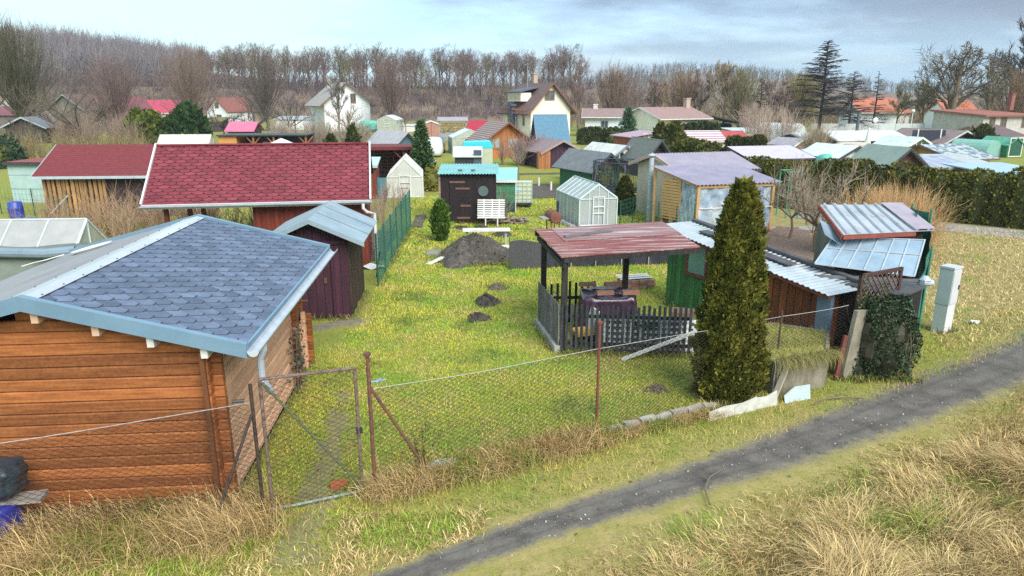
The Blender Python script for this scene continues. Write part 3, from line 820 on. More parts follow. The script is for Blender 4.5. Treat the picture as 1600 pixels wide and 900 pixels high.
# left fence: gate post, strut, mesh running left in front of the cabin
lf = T('wire_fence', 'chain link fence in front of the log cabin left of the gate', 'fence')
post(lf, -2.57, 8.09, 1.84, .024, mat('black tarred steel', (.022, .020, .022), (.07, .045, .035), ns=18, rough=.6), False)
LA, LB = (-2.6, 8.07), (-6.6, 6.95)
MB().tube([(-2.58, 8.06, 1.42), (-3.12, 7.8, 0.0)], .020, 8).build('strut', mat('blackened strut', (.03, .026, .03), (.09, .05, .04), ns=12), lf)
chain(LA, LB, 1.60, 1.50, 'mesh', wire_m, lf, sag=.04)
MB().tube(run_pts(LA, LB, 1.60, 1.50, .04), .005, 5).build('top_wire', wire_g, lf)
mb = MB(); mb.tube([(-2.64, 8.04, 1.62), (-2.78, 8.0, 1.63)], .02, 6); mb.build('wire_tensioner', black, lf)
n = 1500; x = rng.uniform(-3, 9, n); y = rng.uniform(7.2, 20, n); k_ = lawn_keep(x, y) | (y < 10); x, y = x[k_], y[k_]; n = len(x)
stuff(leaf_cloud('fallen_leaves', np.stack([x, y, height(x, y) + .035], 1), rng.uniform(.025, .06, n), colvar(n, (.10, .055, .03), (.30, .19, .09)), up=3))
# brick lying on the gate path + chip
bk = T('broken_brick', 'orange broken brick lying on the worn grass behind the gate', 'brick', (-1.72, 8.72, hz(-1.72, 8.72)), .35)
mb = MB(); mb.prism([(-.12, -.06, 0), (.12, -.055, 0), (.13, .05, 0), (.02, .065, 0), (-.11, .05, 0)], (0, 0, .065)); mb.build('brick_body', mat('orange brick', (.46, .13, .05), (.36, .10, .04), ns=14, fleck=.25), bk)
# low plates along the fence foot (white fibre cement offcuts)
def plate(pts, label, m=None, h=.2, lean=(0, -.08)):
    o = T('edging_sheet', label, 'sheet', (pts[0][0], pts[0][1], 0))
    mb = MB(); n = len(pts) - 1
    bx_ = Vector((pts[0][0], pts[0][1], 0))
    poly = []
    for x_, y_, hh in pts: poly.append(Vector((x_, y_, hz(x_, y_) - .03)) - bx_)
    for x_, y_, hh in reversed(pts): poly.append(Vector((x_ + lean[0], y_ + lean[1] * -1, hz(x_, y_) + hh)) - bx_)
    mb.prism(poly, (.004, -.012, 0)); mb.build('sheet', m or chipped, o); return o
chipped = mat('chipped white sheet', (.46, .47, .43), (.34, .34, .29), ns=6, fleck=.15, dirt=((.30, .15, .06), 4.5, .60))
plate([(4.12, 10.2, .13), (4.42, 10.32, .17), (4.8, 10.46, .16), (5.1, 10.58, .21)], 'low white metal sheet with rust streaks at the foot of the thuja')
plate([(5.08, 10.6, .18), (5.3, 10.66, .17), (5.52, 10.72, .25)], 'short white metal sheet between the rust streaked sheet and the planter')
plate([(5.68, 10.76, .12), (5.9, 10.84, .25), (6.22, 10.92, .25)], 'pale blue-white sheet leaning at the foot of the concrete planter', mat('pale blue sheet', (.40, .49, .51), (.33, .41, .44), ns=5, dirt=((.22, .21, .16), 5, .6)))
plate([(-.68, 8.70, .04), (-.5, 8.78, .2), (-.32, 8.86, .24), (-.1, 8.94, .2)], 'pale blue-white offcut sticking out of dead grass under the fence', mat('pale blue sheet', (.40, .49, .51)))
cr = T('fence_kerb', 'low crumbling concrete kerb under the chain link fence', 'kerb')
mb = MB()
for i in range(9):
    f0, f1 = i / 9, (i + .9) / 9
    a = Vector((1.7 + 2.7 * f0, 9.62 + 1.02 * f0, 0)); b = Vector((1.7 + 2.7 * f1, 9.62 + 1.02 * f1, 0))
    a.z, b.z = hz(a.x, a.y) + .05 + rng.uniform(-.02, .03), hz(b.x, b.y) + .05 + rng.uniform(-.02, .03)
    mb.beam(a, b, .10, .18)
mb.build('kerb_stone', concrete, cr)
# withered weed by the strut
def twigs(name, base, n, hgt, spread, r0, c1, c2, parent=None, az=None, seg=4, bend=.5, fork=2, loc=None, forklen=.45):
    """fan of thin curved shoots as triangular tubes, with side shoots"""
    P, Rr, Cc = [], [], []
    for i in range(n):
        a = rng.uniform(0, 6.283) if az is None else rng.normal(*az)
        t0 = abs(rng.normal(0, spread)); L = hgt * rng.uniform(.55, 1.1)
        p = np.array(base, float) + np.array([rng.normal(0, .02), rng.normal(0, .02), 0]) * hgt
        if len(np.shape(base)) == 2: p = np.array(base[rng.integers(len(base))], float)
        pts = [p]; th = t0 * .6; st_ = L / seg
        for s in range(seg):
            d = np.array([math.cos(a) * math.sin(th), math.sin(a) * math.sin(th), math.cos(th)])
            p = p + d * st_; pts.append(p); th += bend * t0 / seg * rng.uniform(.2, 1.6); a += rng.normal(0, .22)
        c = mixcol(rng.random(1), c1, c2)[0] * rng.uniform(.7, 1.25)
        P.append(np.array(pts)); Rr.append(np.linspace(r0, r0 * .35, seg + 1)); Cc.append(c)
        for q in range(fork):
            k = rng.integers(1, seg); f = rng.random(); s0 = pts[k] * (1 - f) + pts[k + 1] * f
            aa = a + rng.choice([-1, 1]) * rng.uniform(.5, 1.3); tt = th + rng.uniform(-.2, .5); l2 = L * forklen * rng.uniform(.5, 1)
            d1 = np.array([math.cos(aa) * math.sin(tt), math.sin(aa) * math.sin(tt), math.cos(tt)])
            s1 = s0 + d1 * l2 * .5; d1 = d1 + rng.normal(0, .2, 3); s2 = s1 + d1 * l2 * .5
            P.append(np.array([s0, s1, s2])); Rr.append(np.array([r0 * .6, r0 * .45, r0 * .25])); Cc.append(c * rng.uniform(.85, 1.15))
    return tubes_np(name, P, Rr, Cc, parent, loc=loc)
def tubes_np(name, P, Rr, Cc, parent=None, sides=3, m=None, loc=None):
    V, Fq, Cl, base = [], [], [], 0
    ang = np.arange(sides) * 2 * math.pi / sides
    for pts, rr, c in zip(P, Rr, Cc):
        n = len(pts)
        d = np.gradient(pts, axis=0); d /= np.linalg.norm(d, axis=1)[:, None] + 1e-9
        u = np.where(np.abs(d[:, 2:3]) < .9, np.array([[0, 0, 1.0]]), np.array([[1.0, 0, 0]]))
        x = np.cross(d, u); x /= np.linalg.norm(x, axis=1)[:, None] + 1e-9
        y = np.cross(d, x)
        ring = pts[:, None, :] + (x[:, None, :] * np.cos(ang)[None, :, None] + y[:, None, :] * np.sin(ang)[None, :, None]) * rr[:, None, None]
        V.append(ring.reshape(-1, 3)); Cl.append(np.tile(c, (n * sides, 1)))
        j = base + sides * np.arange(n - 1)[:, None]
        for q in range(sides):
            q2 = (q + 1) % sides
            Fq.append(np.concatenate([j + q, j + q2, j + sides + q2, j + sides + q], 1))
        base += n * sides
    return np_mesh(name, np.concatenate(V), [np.concatenate(Fq)], m or leafmat('bark', .85), np.concatenate(Cl), parent, loc)
wd = T('withered_weed', 'dark withered weed beside the slanting fence strut', 'weed', (-.55, 8.95, hz(-.55, 8.95)))
twigs('stem', (0, 0, 0), 9, .62, .28, .006, (.06, .04, .03), (.11, .07, .05), wd)
P = rng.normal(0, 1, (90, 3)) * (.12, .12, .16) + (0, 0, .42); leaf_cloud('leaves', P, rng.uniform(.03, .06, 90), colvar(90, (.07, .04, .03), (.13, .08, .05)), parent=wd)
rb = T('withered_bush', 'low tangle of dark dead stems at the foot of the log cabin wall', 'bush', (-4.3, 7.95, hz(-4.3, 7.95)))
twigs('stem', np.array([(x_, 0, 0) for x_ in np.linspace(-.8, .9, 14)]), 60, .34, .9, .005, (.06, .035, .03), (.13, .09, .06), rb)
P = rng.normal(0, 1, (330, 3)) * (.5, .12, .08) + (0, 0, .17); leaf_cloud('leaves', P, rng.uniform(.03, .06, 330), colvar(330, (.05, .03, .028), (.10, .07, .05)), parent=rb)
gw = T('green_weed', 'patch of fresh green weeds by the cabin base near the blue barrel', 'weed', (-5.5, 7.85, hz(-5.5, 7.85)))
P = rng.normal(0, 1, (900, 3)) * (.42, .12, .055) + (0, 0, .09); leaf_cloud('leaves', P, rng.uniform(.03, .07, 900), colvar(900, (.04, .13, .02), (.13, .27, .04)), parent=gw, up=1)
# blue barrel with plank and dark sack at the lower left
wb = T('water_barrel', 'blue plastic barrel under a grey plank at the end of the cabin wall', 'barrel', (-5.55, 7.72, 0))
mb = MB(); mb.lathe([(.20, 0), (.24, .05), (.26, .2), (.275, .22), (.275, .25), (.26, .27), (.26, .5), (.24, .56)], 22); mb.build('barrel_body', mat('royal blue plastic', (.02, .03, .30), (.02, .025, .22), rough=.4, ns=2), wb, True)
pk = T('wooden_plank', 'grey weathered plank laid across the blue barrel', 'plank', (-5.45, 7.74, .57))
mb = MB(); mb.obox((-.12, 0, 0), (1.1, .22, .05), quatz(.12)); mb.build('board', mat('grey weathered wood', (.34, .31, .27), (.22, .20, .18), ns=3, stretch=(1, 8, 8), fleck=.2), pk)
sk = T('tarp_bundle', 'dark blue-grey tarpaulin bundle sitting on the grey plank', 'tarp', (-5.55, 7.8, .61))
def lumpbody(mb, sx, sy, sz, n1=22, n2=14, amp=.12, seed=0, power=.6, flat=True):
    def f(u, v):
        a, b = u * 2 * math.pi, (v - .5) * math.pi
        sg = lambda x, e: math.copysign(abs(x) ** e, x)
        x, y, z = sg(math.cos(a), power) * sg(math.cos(b), power), sg(math.sin(a), power) * sg(math.cos(b), power), sg(math.sin(b), power)
        k = 1 + amp * (math.sin(5 * a + 3 * b + seed) * .4 + math.sin(9 * a - 5 * b + seed * 2) * .3 + math.sin(3 * b * 3 + a * 2 + seed * 3) * .3) * math.cos(b)
        return (x * sx * k, y * sy * k, max(z * sz, -sz * (1 if not flat else .98)) + sz)
    return mb.sheet(f, n1, n2)
mb = MB(); lumpbody(mb, .30, .26, .22, 30, 16, .2, 2); mb.build('tarpaulin', mat('dark blue tarpaulin', (.02, .035, .05), (.035, .055, .075), rough=.35, ns=4, bump=.3), sk, True)
# ============================================================ GENERIC BUILDING
def ring(mb, u0, u1, z0, z1, t, plane, depth, off):
    """rectangular frame in a wall plane; plane(u, z, out) -> point"""
    def bx_(a0, a1, b0, b1):
        P = [plane(a, b, o) for o in (off, off + depth) for a, b in ((a0, b0), (a1, b0), (a1, b1), (a0, b1))]
        mb.add(P, [(0,3,2,1),(4,5,6,7),(0,1,5,4),(1,2,6,5),(2,3,7,6),(3,0,4,7)])
    bx_(u0, u1, z0, z0 + t); bx_(u0, u1, z1 - t, z1); bx_(u0, u0 + t, z0 + t, z1 - t); bx_(u1 - t, u1, z0 + t, z1 - t)
    return mb
def pbox(mb, plane, u0, u1, z0, z1, o0, o1):
    P = [plane(a, b, o) for o in (o0, o1) for a, b in ((u0, z0), (u1, z0), (u1, z1), (u0, z1))]
    return mb.add(P, [(0,3,2,1),(4,5,6,7),(0,1,5,4),(1,2,6,5),(2,3,7,6),(3,0,4,7)])
def planes(w, d):
    return {'f': lambda u, z, o: (u, -o, z), 'b': lambda u, z, o: (u, d + o, z), 'l': lambda u, z, o: (-w / 2 - o, u, z), 'r': lambda u, z, o: (w / 2 + o, u, z)}
win_frame_m = mat('white window frame', (.72, .72, .70), ns=3)
brown_frame_m = mat('brown window frame', (.30, .16, .07), ns=3)
def window(root, plane, u, z, ww, hh, fm=None, gm=None, bars=1, t=None):
    t = t or min(.09, ww * .11)
    mb = MB(); ring(mb, u - ww / 2, u + ww / 2, z, z + hh, t, plane, .05, -.01)
    for i in range(bars):
        c = u - ww / 2 + ww * (i + 1) / (bars + 1)
        pbox(mb, plane, c - t / 2, c + t / 2, z + t, z + hh - t, -.01, .035)
    f = mb.build('window', fm or win_frame_m, root)
    pbox(MB(), plane, u - ww / 2 + t, u + ww / 2 - t, z + t, z + hh - t, -.02, .012).build('pane', gm or glass_dark, f)
    return f
def door(root, plane, u, z, ww, hh, m, handle=True):
    dr = pbox(MB(), plane, u - ww / 2, u + ww / 2, z, z + hh, -.02, .035).build('door', m, root)
    if handle: pbox(MB(), plane, u + ww * .36, u + ww * .43, z + hh * .47, z + hh * .52, .036, .08).build('handle', black, dr)
    return dr
def house(name, label, cat, loc, rz, w, d, he, hr, wall, roof, style='ridge_y', ov=(.25, .25), th=.07, wins=(), doors=(), chim=None, trim=None, group=None, corr=None, gable=None, gutter=None, he2=None):
    """front wall at y=0 looking to -y; ridge_y: gable in front, ridge_x: eave in front, mono: front he to back hr, mono_x: left he to right hr"""
    r = T(name, label, cat, loc, rz, group)
    x0, x1 = -w / 2, w / 2
    mb = MB(); g = MB()
    if style == 'ridge_y':
        P = [(x0, 0, 0), (x1, 0, 0), (x1, 0, he), (0, 0, hr), (x0, 0, he)]
        if gable:
            mb.box(x0, x1, 0, d, 0, he); g.prism([(x0 + .01, .005, he), (x1 - .01, .005, he), (0, .005, hr)], (0, d - .01, 0))
        else: mb.prism(P, (0, d, 0))
    elif style == 'ridge_x':
        P = [(x0, 0, 0), (x0, d, 0), (x0, d, he), (x0, d / 2, hr), (x0, 0, he)]
        if gable:
            mb.box(x0, x1, 0, d, 0, he); g.prism([(x0 + .005, .01, he), (x0 + .005, d - .01, he), (x0 + .005, d / 2, hr)], (w - .01, 0, 0))
        else: mb.prism(P, (w, 0, 0))
    elif style == 'mono': mb.prism([(x0, 0, 0), (x0, d, 0), (x0, d, hr), (x0, 0, he)], (w, 0, 0))
    else: mb.prism([(x0, 0, 0), (x1, 0, 0), (x1, 0, hr), (x0, 0, he)], (0, d, 0))
    mb.build('wall', wall, r)
    if g.v: g.build('gable', gable, r)
    rb_ = MB()
    def plane_(a, b, c, e):
        if corr: rb_.corr(a, b, c, e, *corr)
        else: rb_.slab(a, b, c, e, th)
    e = th + .004 if not corr else .035
    ox, oy = ov
    bb = MB()
    if style == 'ridge_y':
        s = (hr - he) / (w / 2); xe = w / 2 + ox; ze = hr - s * xe
        plane_((xe, -oy, ze + e), (xe, d + oy, ze + e), (0, d + oy, hr + e), (0, -oy, hr + e))
        plane_((-xe, d + oy, ze + e), (-xe, -oy, ze + e), (0, -oy, hr + e), (0, d + oy, hr + e))
        for sg in (1, -1): bb.prism([(0, -oy - .03, hr + e + .015), (sg * xe, -oy - .03, ze + e + .015), (sg * xe, -oy - .03, ze + e - .15), (0, -oy - .03, hr + e - .15)], (0, .027, 0))
    elif style == 'ridge_x':
        s = (hr - he) / (d / 2); ye = d / 2 + oy; ze = hr - s * ye
        plane_((x0 - ox, d / 2 - ye, ze + e), (x1 + ox, d / 2 - ye, ze + e), (x1 + ox, d / 2, hr + e), (x0 - ox, d / 2, hr + e))
        plane_((x1 + ox, d / 2 + ye, ze + e), (x0 - ox, d / 2 + ye, ze + e), (x0 - ox, d / 2, hr + e), (x1 + ox, d / 2, hr + e))
        for xx in (x0 - ox - .03, x1 + ox + .003):
            for sg in (1, -1): bb.prism([(xx, d / 2, hr + e + .015), (xx, d / 2 + sg * ye, ze + e + .015), (xx, d / 2 + sg * ye, ze + e - .15), (xx, d / 2, hr + e - .15)], (.027, 0, 0))
        bb.box(x0 - ox, x1 + ox, d / 2 - ye - .05, d / 2 - ye - .003, ze + e - .13, ze + e - .01)
    elif style == 'mono':
        s = (hr - he) / d
        plane_((x0 - ox, -oy, he - s * oy + e), (x1 + ox, -oy, he - s * oy + e), (x1 + ox, d + oy, hr + s * oy + e), (x0 - ox, d + oy, hr + s * oy + e))
        bb.box(x0 - ox, x1 + ox, -oy - .03, -oy - .003, he - s * oy + e - .14, he - s * oy + e - .012)
    else:
        s = (hr - he) / w
        plane_((x0 - ox, -oy, he - s * ox + e), (x1 + ox, -oy, hr + s * ox + e), (x1 + ox, d + oy, hr + s * ox + e), (x0 - ox, d + oy, he - s * ox + e))
        bb.prism([(x0 - ox, -oy - .03, he - s * ox + e + .01), (x1 + ox, -oy - .03, hr + s * ox + e + .01), (x1 + ox, -oy - .03, hr + s * ox + e - .14), (x0 - ox, -oy - .03, he - s * ox + e - .14)], (0, .027, 0))
    ro = rb_.build('roof', roof, r)
    if trim: bb.build('bargeboard', trim, r)
    pl = planes(w, d)
    for q in wins:
        f, u, z, ww, hh = q[:5]
        window(r, pl[f], u, z, ww, hh, *(q[5:]))
    for f, u, z, ww, hh, m_ in doors: door(r, pl[f], u, z, ww, hh, m_)
    if chim:
        x, y, z0, z1, s_, m_ = chim
        mb = MB(); mb.box(x - s_ / 2, x + s_ / 2, y - s_ / 2, y + s_ / 2, z0, z1); mb.box(x - s_ * .6, x + s_ * .6, y - s_ * .6, y + s_ * .6, z1 + .002, z1 + .12)
        mb.build('chimney', m_, ro)
    return r
def planks(name, c, c2=None, axis_='x', period=.14, gapc=None, **k):
    gapc = gapc or tuple(x * .35 for x in c)
    k.setdefault('ns', 3); k.setdefault('fleck', .2); k.setdefault('rough', .75)
    st_ = (5, 5, .6) if axis_ in 'xy' else (.6, .6, 6)
    return mat(name, c, c2, stretch=st_, stripe=(axis_, period, gapc, .10, .45), **k)
# ============================================================ PURPLE-BROWN SHED
purple = planks('dark purple boards', (.066, .018, .034), (.036, .012, .024), 'x', .20, (.012, .006, .010))
purple_s = planks('dark brown side boards', (.060, .035, .030), (.030, .018, .018), 'y', .20)
zinc = mat('dull zinc roof', (.27, .35, .40), (.20, .27, .32), rough=.5, ns=1.6, fleck=.06, dirt=((.42, .42, .40), 3, .62))
ps = T('tool_shed', 'dark purple plank shed with pale grey gable roof behind the log cabin', 'shed', (-3.42, 16.4, 0))
mb = MB(); mb.prism([(-.85, 0, 0), (.80, 0, 0), (.80, 0, 2.0), (0, 0, 2.38), (-.85, 0, 1.98)], (0, 2.4, 0)); mb.build('wall', [purple], ps)
mb = MB(); mb.box(.802, .83, .02, 2.38, .05, 2.03); mb.build('side_boards', purple_s, ps)
mb = MB()
for sg in (1, -1):
    mb.slab((0, -.32, 2.50), (sg * 1.24, -.32, 1.93), (sg * 1.24, 2.7, 1.93), (0, 2.7, 2.50), .03)
mb.prism([(0, -.33, 2.505), (1.25, -.33, 1.935), (1.25, -.33, 1.83), (0, -.33, 2.39), (-1.25, -.33, 1.83), (-1.25, -.33, 1.935)], (0, .02, 0))
for yy in (.68, 1.68): mb.prism([(.0, yy, 2.512), (1.24, yy, 1.942), (1.24, yy + .03, 1.942), (0, yy + .03, 2.512)], (0, 0, .012))
mb.build('roof', zinc, ps)
dr = MB().box(-.62, .36, -.035, -.004, .06, 1.80).build('door', purple, ps)
mb = MB(); mb.box(-.70, .75, -.05, -.006, 1.84, 1.93); mb.box(.40, .46, -.045, -.005, .05, 1.82); mb.build('door_frame', mat('dark plum trim', (.045, .013, .03), ns=8), ps)
mb = MB(); mb.box(.22, .28, -.07, -.036, .9, 1.03); mb.build('handle', rust, dr)
for zz_ in (.45, 1.4): MB().box(-.60, -.2, -.045, -.036, zz_, zz_ + .05).build('hinge', rust, dr)
# ============================================================ RED SHINGLE ROOF SHED
red_shingle = mat('red shingle', (.145, .021, .032), (.205, .036, .05), ns=4, var=.18, rough=.85, fleck=.22, bs=50)
red_under_shade = mat('dark red underlay and shade line', (.045, .012, .016), ns=4)
redwood = planks('red brown boards', (.20, .035, .018), (.13, .022, .012), 'x', .14)
rs_ = T('garden_house', 'red plank garden house under a long scalloped red shingle roof and open side', 'garden house', (-5.9, 21.75, 0), R(5))
L_, S_ = 6.6, 2.62
A0, UV, VV = Vector((-3.37, -.45, 2.12)), Vector((1, 0, 0)), Vector((0, math.cos(R(38)), math.sin(R(38))))
mb = MB(); mb.slab(A0, A0 + UV * L_, A0 + UV * L_ + VV * S_, A0 + VV * S_, .05); B2 = A0 + VV * S_
mb.slab(B2, B2 + UV * L_, B2 + UV * L_ + Vector((0, 2.4, -1.2)), B2 + Vector((0, 2.4, -1.2)), .05)
ro = mb.build('roof', red_under_shade, rs_)
mb = MB(); shingles(mb, A0 + Vector((0, 0, .002)), UV, VV, L_, S_, .335, .138, 'scallop', .009, .006, .009, .016); mb.build('shingle', [red_shingle, red_under_shade], ro)
mb = MB(); mb.beam(B2 + Vector((0, .0, .02)), B2 + UV * L_ + Vector((0, 0, .02)), .18, .04); mb.build('ridge_cap', red_shingle, ro)
for k_ in (0, L_):
    o_ = A0 + UV * k_ + Vector((0, 0, .02)); MB().beam(o_, o_ + VV * S_, .05, .16).build('bargeboard', white_pvc, rs_)
mb = MB(); arc = [(-.06 * math.cos(a), -.06 * math.sin(a)) for a in np.linspace(0, math.pi, 8)] + [(.052 * math.cos(a), -.052 * math.sin(a)) for a in np.linspace(0, math.pi, 8)]
mb.prism([(A0.x - .04, A0.y - .07 + a, A0.z - .0 + b) for a, b in arc], (L_ + .08, 0, 0)); mb.build('gutter', metal_pale, rs_)
mb = MB(); mb.box(A0.x, A0.x + L_, A0.y - .012, A0.y + .02, A0.z - .1, A0.z + .035); mb.build('fascia', white_pvc, rs_)
mb = MB(); mb.tube([(3.0, -.52, 2.06), (3.0, -.52, 1.9), (3.1, -.45, 1.78), (3.32, -.2, 1.68), (3.32, -.1, .1)], .05, 8); mb.build('downpipe', white_pvc, rs_)
MB().box(-.35, 3.1, -.05, 2.6, 0, 2.1).build('wall', redwood, rs_)
for x_ in (-2.85, -2.35, -1.95): MB().box(x_ - .06, x_ + .06, -.05 if x_ < -2.5 else .6, .07 if x_ < -2.5 else .72, 0, 2.2).build('post', mat('red brown post', (.17, .04, .02), ns=5), rs_)
MB().box(-3.2, -.36, 2.3, 2.36, 0, .95).build('low_back_wall', redwood, rs_)
# ============================================================ LEFT WOOD SHED
barkslab = planks('rough slab boards', (.38, .22, .085), (.24, .13, .05), 'x', .19, (.05, .025, .012), dirt=((.15, .08, .035), 2.5, .58))
darkbr = planks('dark brown boards', (.045, .024, .024), (.030, .018, .02), 'x', .16)
red_rows = mat('red shingle rows', (.18, .028, .035), (.14, .022, .028), ns=5, stripe=('z', .085, (.10, .018, .022), .22), fleck=.2, rough=.85)
ws = house('wood_shed', 'low wood shed with red shingle rows, half slab boards and half dark brown boards', 'shed', (-15.5, 32.4, 0), 0, 5.6, 4.0, 1.98, 3.0, darkbr, red_rows, 'ridge_x', (.2, .35), trim=metal_pale)
mb = MB()
for i in range(14):
    x_ = -2.75 + i * .195 + rng.uniform(-.02, .02); mb.box(x_, x_ + .13 + rng.uniform(-.03, .04), -.10, -.045, .02, 1.93 + rng.uniform(-.02, .02))
mb.build('slab_boards', mat('raw slab board', (.40, .23, .09), (.24, .13, .05), ns=3, stretch=(6, 6, .8), var=.3, fleck=.3), ws)
# pale blue hut at the left edge, barrels, posts, pink chair, brush
ph = house('garden_hut', 'pale blue-green hut with red roof at the left beside blue barrels', 'hut', (-21.2, 37.0, 0), R(-4), 2.6, 2.4, 2.0, 2.0, mat('pale teal boards', (.36, .50, .48), (.30, .42, .42), ns=3, stripe=('z', .7, (.16, .22, .23), .05)), mat('red felt', (.26, .05, .04), (.2, .04, .035), ns=3), 'mono_x', (.1, .15), trim=mat('dark trim', (.05, .05, .06)), he2=0)
bb_ = mat('blue drum plastic', (.025, .06, .36), (.02, .045, .27), rough=.35, ns=2)
def drum(label, loc, rz=0, lying=False, m=None, s=1.0):
    o = T('drum', label, 'barrel', loc, rz)
    mb = MB(); ax = Matrix.Rotation(R(90), 3, 'Y') if lying else None
    pr = [(.22, 0), (.27, .04), (.29, .25), (.305, .28), (.29, .31), (.29, .58), (.305, .61), (.29, .64), (.27, .86), (.22, .9)]
    mb.lathe([(r * s, z * s) for r, z in pr], 18, (0, 0, .3 * s if lying else 0), ax); mb.build('drum_body', m or bb_, o, True)
    return o
drum('blue plastic drum lying on its side at the left edge by the pale greenhouse', (-17.6, 28.6, 0), R(20), True)
drum('blue plastic drum standing upright at the left edge behind the lying drum', (-18.9, 31.2, 0), 0)
ch = T('garden_chair', 'folded bright pink garden seat hanging beside the slab board shed', 'chair', (-18.7, 34.2, .9), .3)
mb = MB(); mb.prism([(-.35, 0, .15), (.1, 0, .32), (.4, 0, 0), (.28, 0, -.1), (.05, 0, .08)], (0, .3, 0)); mb.build('seat', mat('pink cloth', (.60, .05, .16), (.7, .25, .32), ns=4), ch)
mb = MB()
for x_ in (-.2, .2): mb.tube([(x_, .05, .1), (x_ + .05, .15, -.88)], .02, 6)
mb.build('leg', alu, ch)
def line_fence(pts, h, label, wm=None, pm=None, every=2.4, cell=.15, name='wire_fence', r=.004, prad=.025, zt=None, posts=None):
    o = T(name, label, 'fence')
    for (a, b) in zip(pts[:-1], pts[1:]):
        a, b = Vector(a), Vector(b); L = (b - a).length; n = max(1, round(L / every))
        for i in range(n + 1 if b == Vector(pts[-1]) else n):
            p = a.lerp(b, i / n); post(o, p.x, p.y, h + .04, prad, pm or greenpost, False)
        mb = MB(); k = max(2, int(L / cell)); nz = max(2, int(h / cell))
        d = (b - a).normalized(); nrm = Vector((-d.y, d.x))
        for i in range(k + 1):
            p = a.lerp(b, i / k); mb.beam((p.x, p.y, .02), (p.x, p.y, h), r * 1.6)
        for j in range(nz + 1): mb.beam((a.x, a.y, .02 + h * j / nz), (b.x, b.y, .02 + h * j / nz), r * 1.6)
        mb.build('mesh', wm or greenwire, o)
    return o
line_fence([(-21, 33.6), (-17.1, 31.9), (-16.6, 29.5)], 1.2, 'green wire fence with dark posts left of the slab board shed', cell=.22)
mb = MB(); o = T('fence_strut', 'pale slanting strut against the green wire fence by the blue drums', 'strut', (-17.0, 31.8, 0)); mb.beam((-1.0, -.3, 0), (0, 0, 1.05), .05); mb.build('bar', metal_pale, o)
def brush(label, bases, n, h, spread, c1, c2, r0=.008, name='dry_brush', bend=.7, fork=3, cat='brush', seg=4):
    c = np.mean(np.array(bases, float), 0)
    o = T(name, label, cat, (c[0], c[1], 0))
    twigs('stems', np.array(bases, float) - np.array([c[0], c[1], 0]), n, h, spread, r0, c1, c2, o, bend=bend, fork=fork, seg=seg)
    return o
def region(n, x0, x1, y0, y1, z=0): return np.stack([rng.uniform(x0, x1, n), rng.uniform(y0, y1, n), np.full(n, z)], 1)
brush('tangle of dry straw-coloured canes in front of the slab board shed', region(60, -15.5, -9.8, 24.5, 30), 800, 1.5, .6, (.30, .19, .12), (.46, .33, .22), .012)
brush('tangle of dry canes beneath the open side of the scalloped red roof', region(40, -9.5, -6.4, 22.2, 27), 420, 1.5, .55, (.30, .19, .12), (.46, .34, .24), .010)
# ============================================================ LEFT GREENHOUSE AND COVER
def greenhouse(label, loc, rz, w, d, he, hr, nx_, ny_, along='y', frame=alu, wallm=poly, roofm=None, door_=True, name='greenhouse', base=True, t=.035):
    r = T(name, label, 'greenhouse', loc, rz)
    roofm = roofm or wallm
    x0, x1 = -w / 2, w / 2
    mb = MB(); mb.prism([(x0, 0, 0), (x1, 0, 0), (x1, 0, he), (0, 0, hr), (x0, 0, he)], (0, .012, 0)); mb.prism([(x0, d, 0), (x1, d, 0), (x1, d, he), (0, d, hr), (x0, d, he)], (0, -.012, 0))
    mb.box(x0, x0 + .012, .013, d - .013, 0, he); mb.box(x1 - .012, x1, .013, d - .013, 0, he); mb.build('wall_panels', wallm, r)
    mb = MB()
    for s in (1, -1): mb.slab((0, 0, hr + .012), (s * (w / 2 + .03), 0, he + .012 - .03 * (hr - he) / (w / 2)), (s * (w / 2 + .03), d, he + .012 - .03 * (hr - he) / (w / 2)), (0, d, hr + .012), .01)
    mb.build('roof_panels', roofm, r)
    mb = MB()
    for y_ in (0, d):
        o_ = -.012 if y_ == 0 else .012
        for a, b in (((x0, 0), (x0, he)), ((x1, 0), (x1, he)), ((x0, he), (0, hr)), ((x1, he), (0, hr)), ((x0, he), (x1, he)), ((x0, .04), (x1, .04))): mb.beam((a[0], y_ + o_, a[1]), (b[0], y_ + o_, b[1]), t, t)
        for i in range(1, nx_): x_ = x0 + w * i / nx_; mb.beam((x_, y_ + o_, 0), (x_, y_ + o_, hr - (hr - he) * abs(x_) / (w / 2)), t * .8)
    for i in range(ny_ + 1):
        y_ = d * i / ny_
        for s in (1, -1):
            mb.beam((s * (w / 2 + .012), y_, 0), (s * (w / 2 + .012), y_, he), t * .8); mb.beam((s * (w / 2 + .01), y_, he + .03), (0, y_, hr + .03), t * .8)
    for x_, z_ in ((x0, he), (x1, he), (0, hr + .02)): mb.beam((x_, 0, z_ + .01), (x_, d, z_ + .01), t)
    mb.build('frame', frame, r)
    if door_:
        dw = min(.75, w * .32); mb = MB()
        ring(mb, -dw / 2, dw / 2, .04, he * 1.08, .04, lambda u, z, o: (u, -o, z), .03, .03); pbox(mb, lambda u, z, o: (u, -o, z), -dw / 2 + .04, dw / 2 - .04, he * .50, he * .54, .03, .055); pbox(mb, lambda u, z, o: (u, -o, z), -dw / 2 + .04, dw / 2 - .04, he * .72, he * .76, .03, .055)
        mb.build('door', white_pvc, r)
    if base: MB().box(x0 - .06, x1 + .06, -.06, d + .06, -.1, .05).build('base_frame', concrete, r)
    return r
greenhouse('hazy grey polycarbonate greenhouse at the left edge behind the log cabin', (-9.55, 18.55, 0), R(90), 1.9, 5.5, 1.35, 2.15, 2, 6, roofm=polyroof, wallm=mat('algae stained polycarbonate', (.40, .44, .36), (.30, .36, .24), ns=2.5, rough=.3))
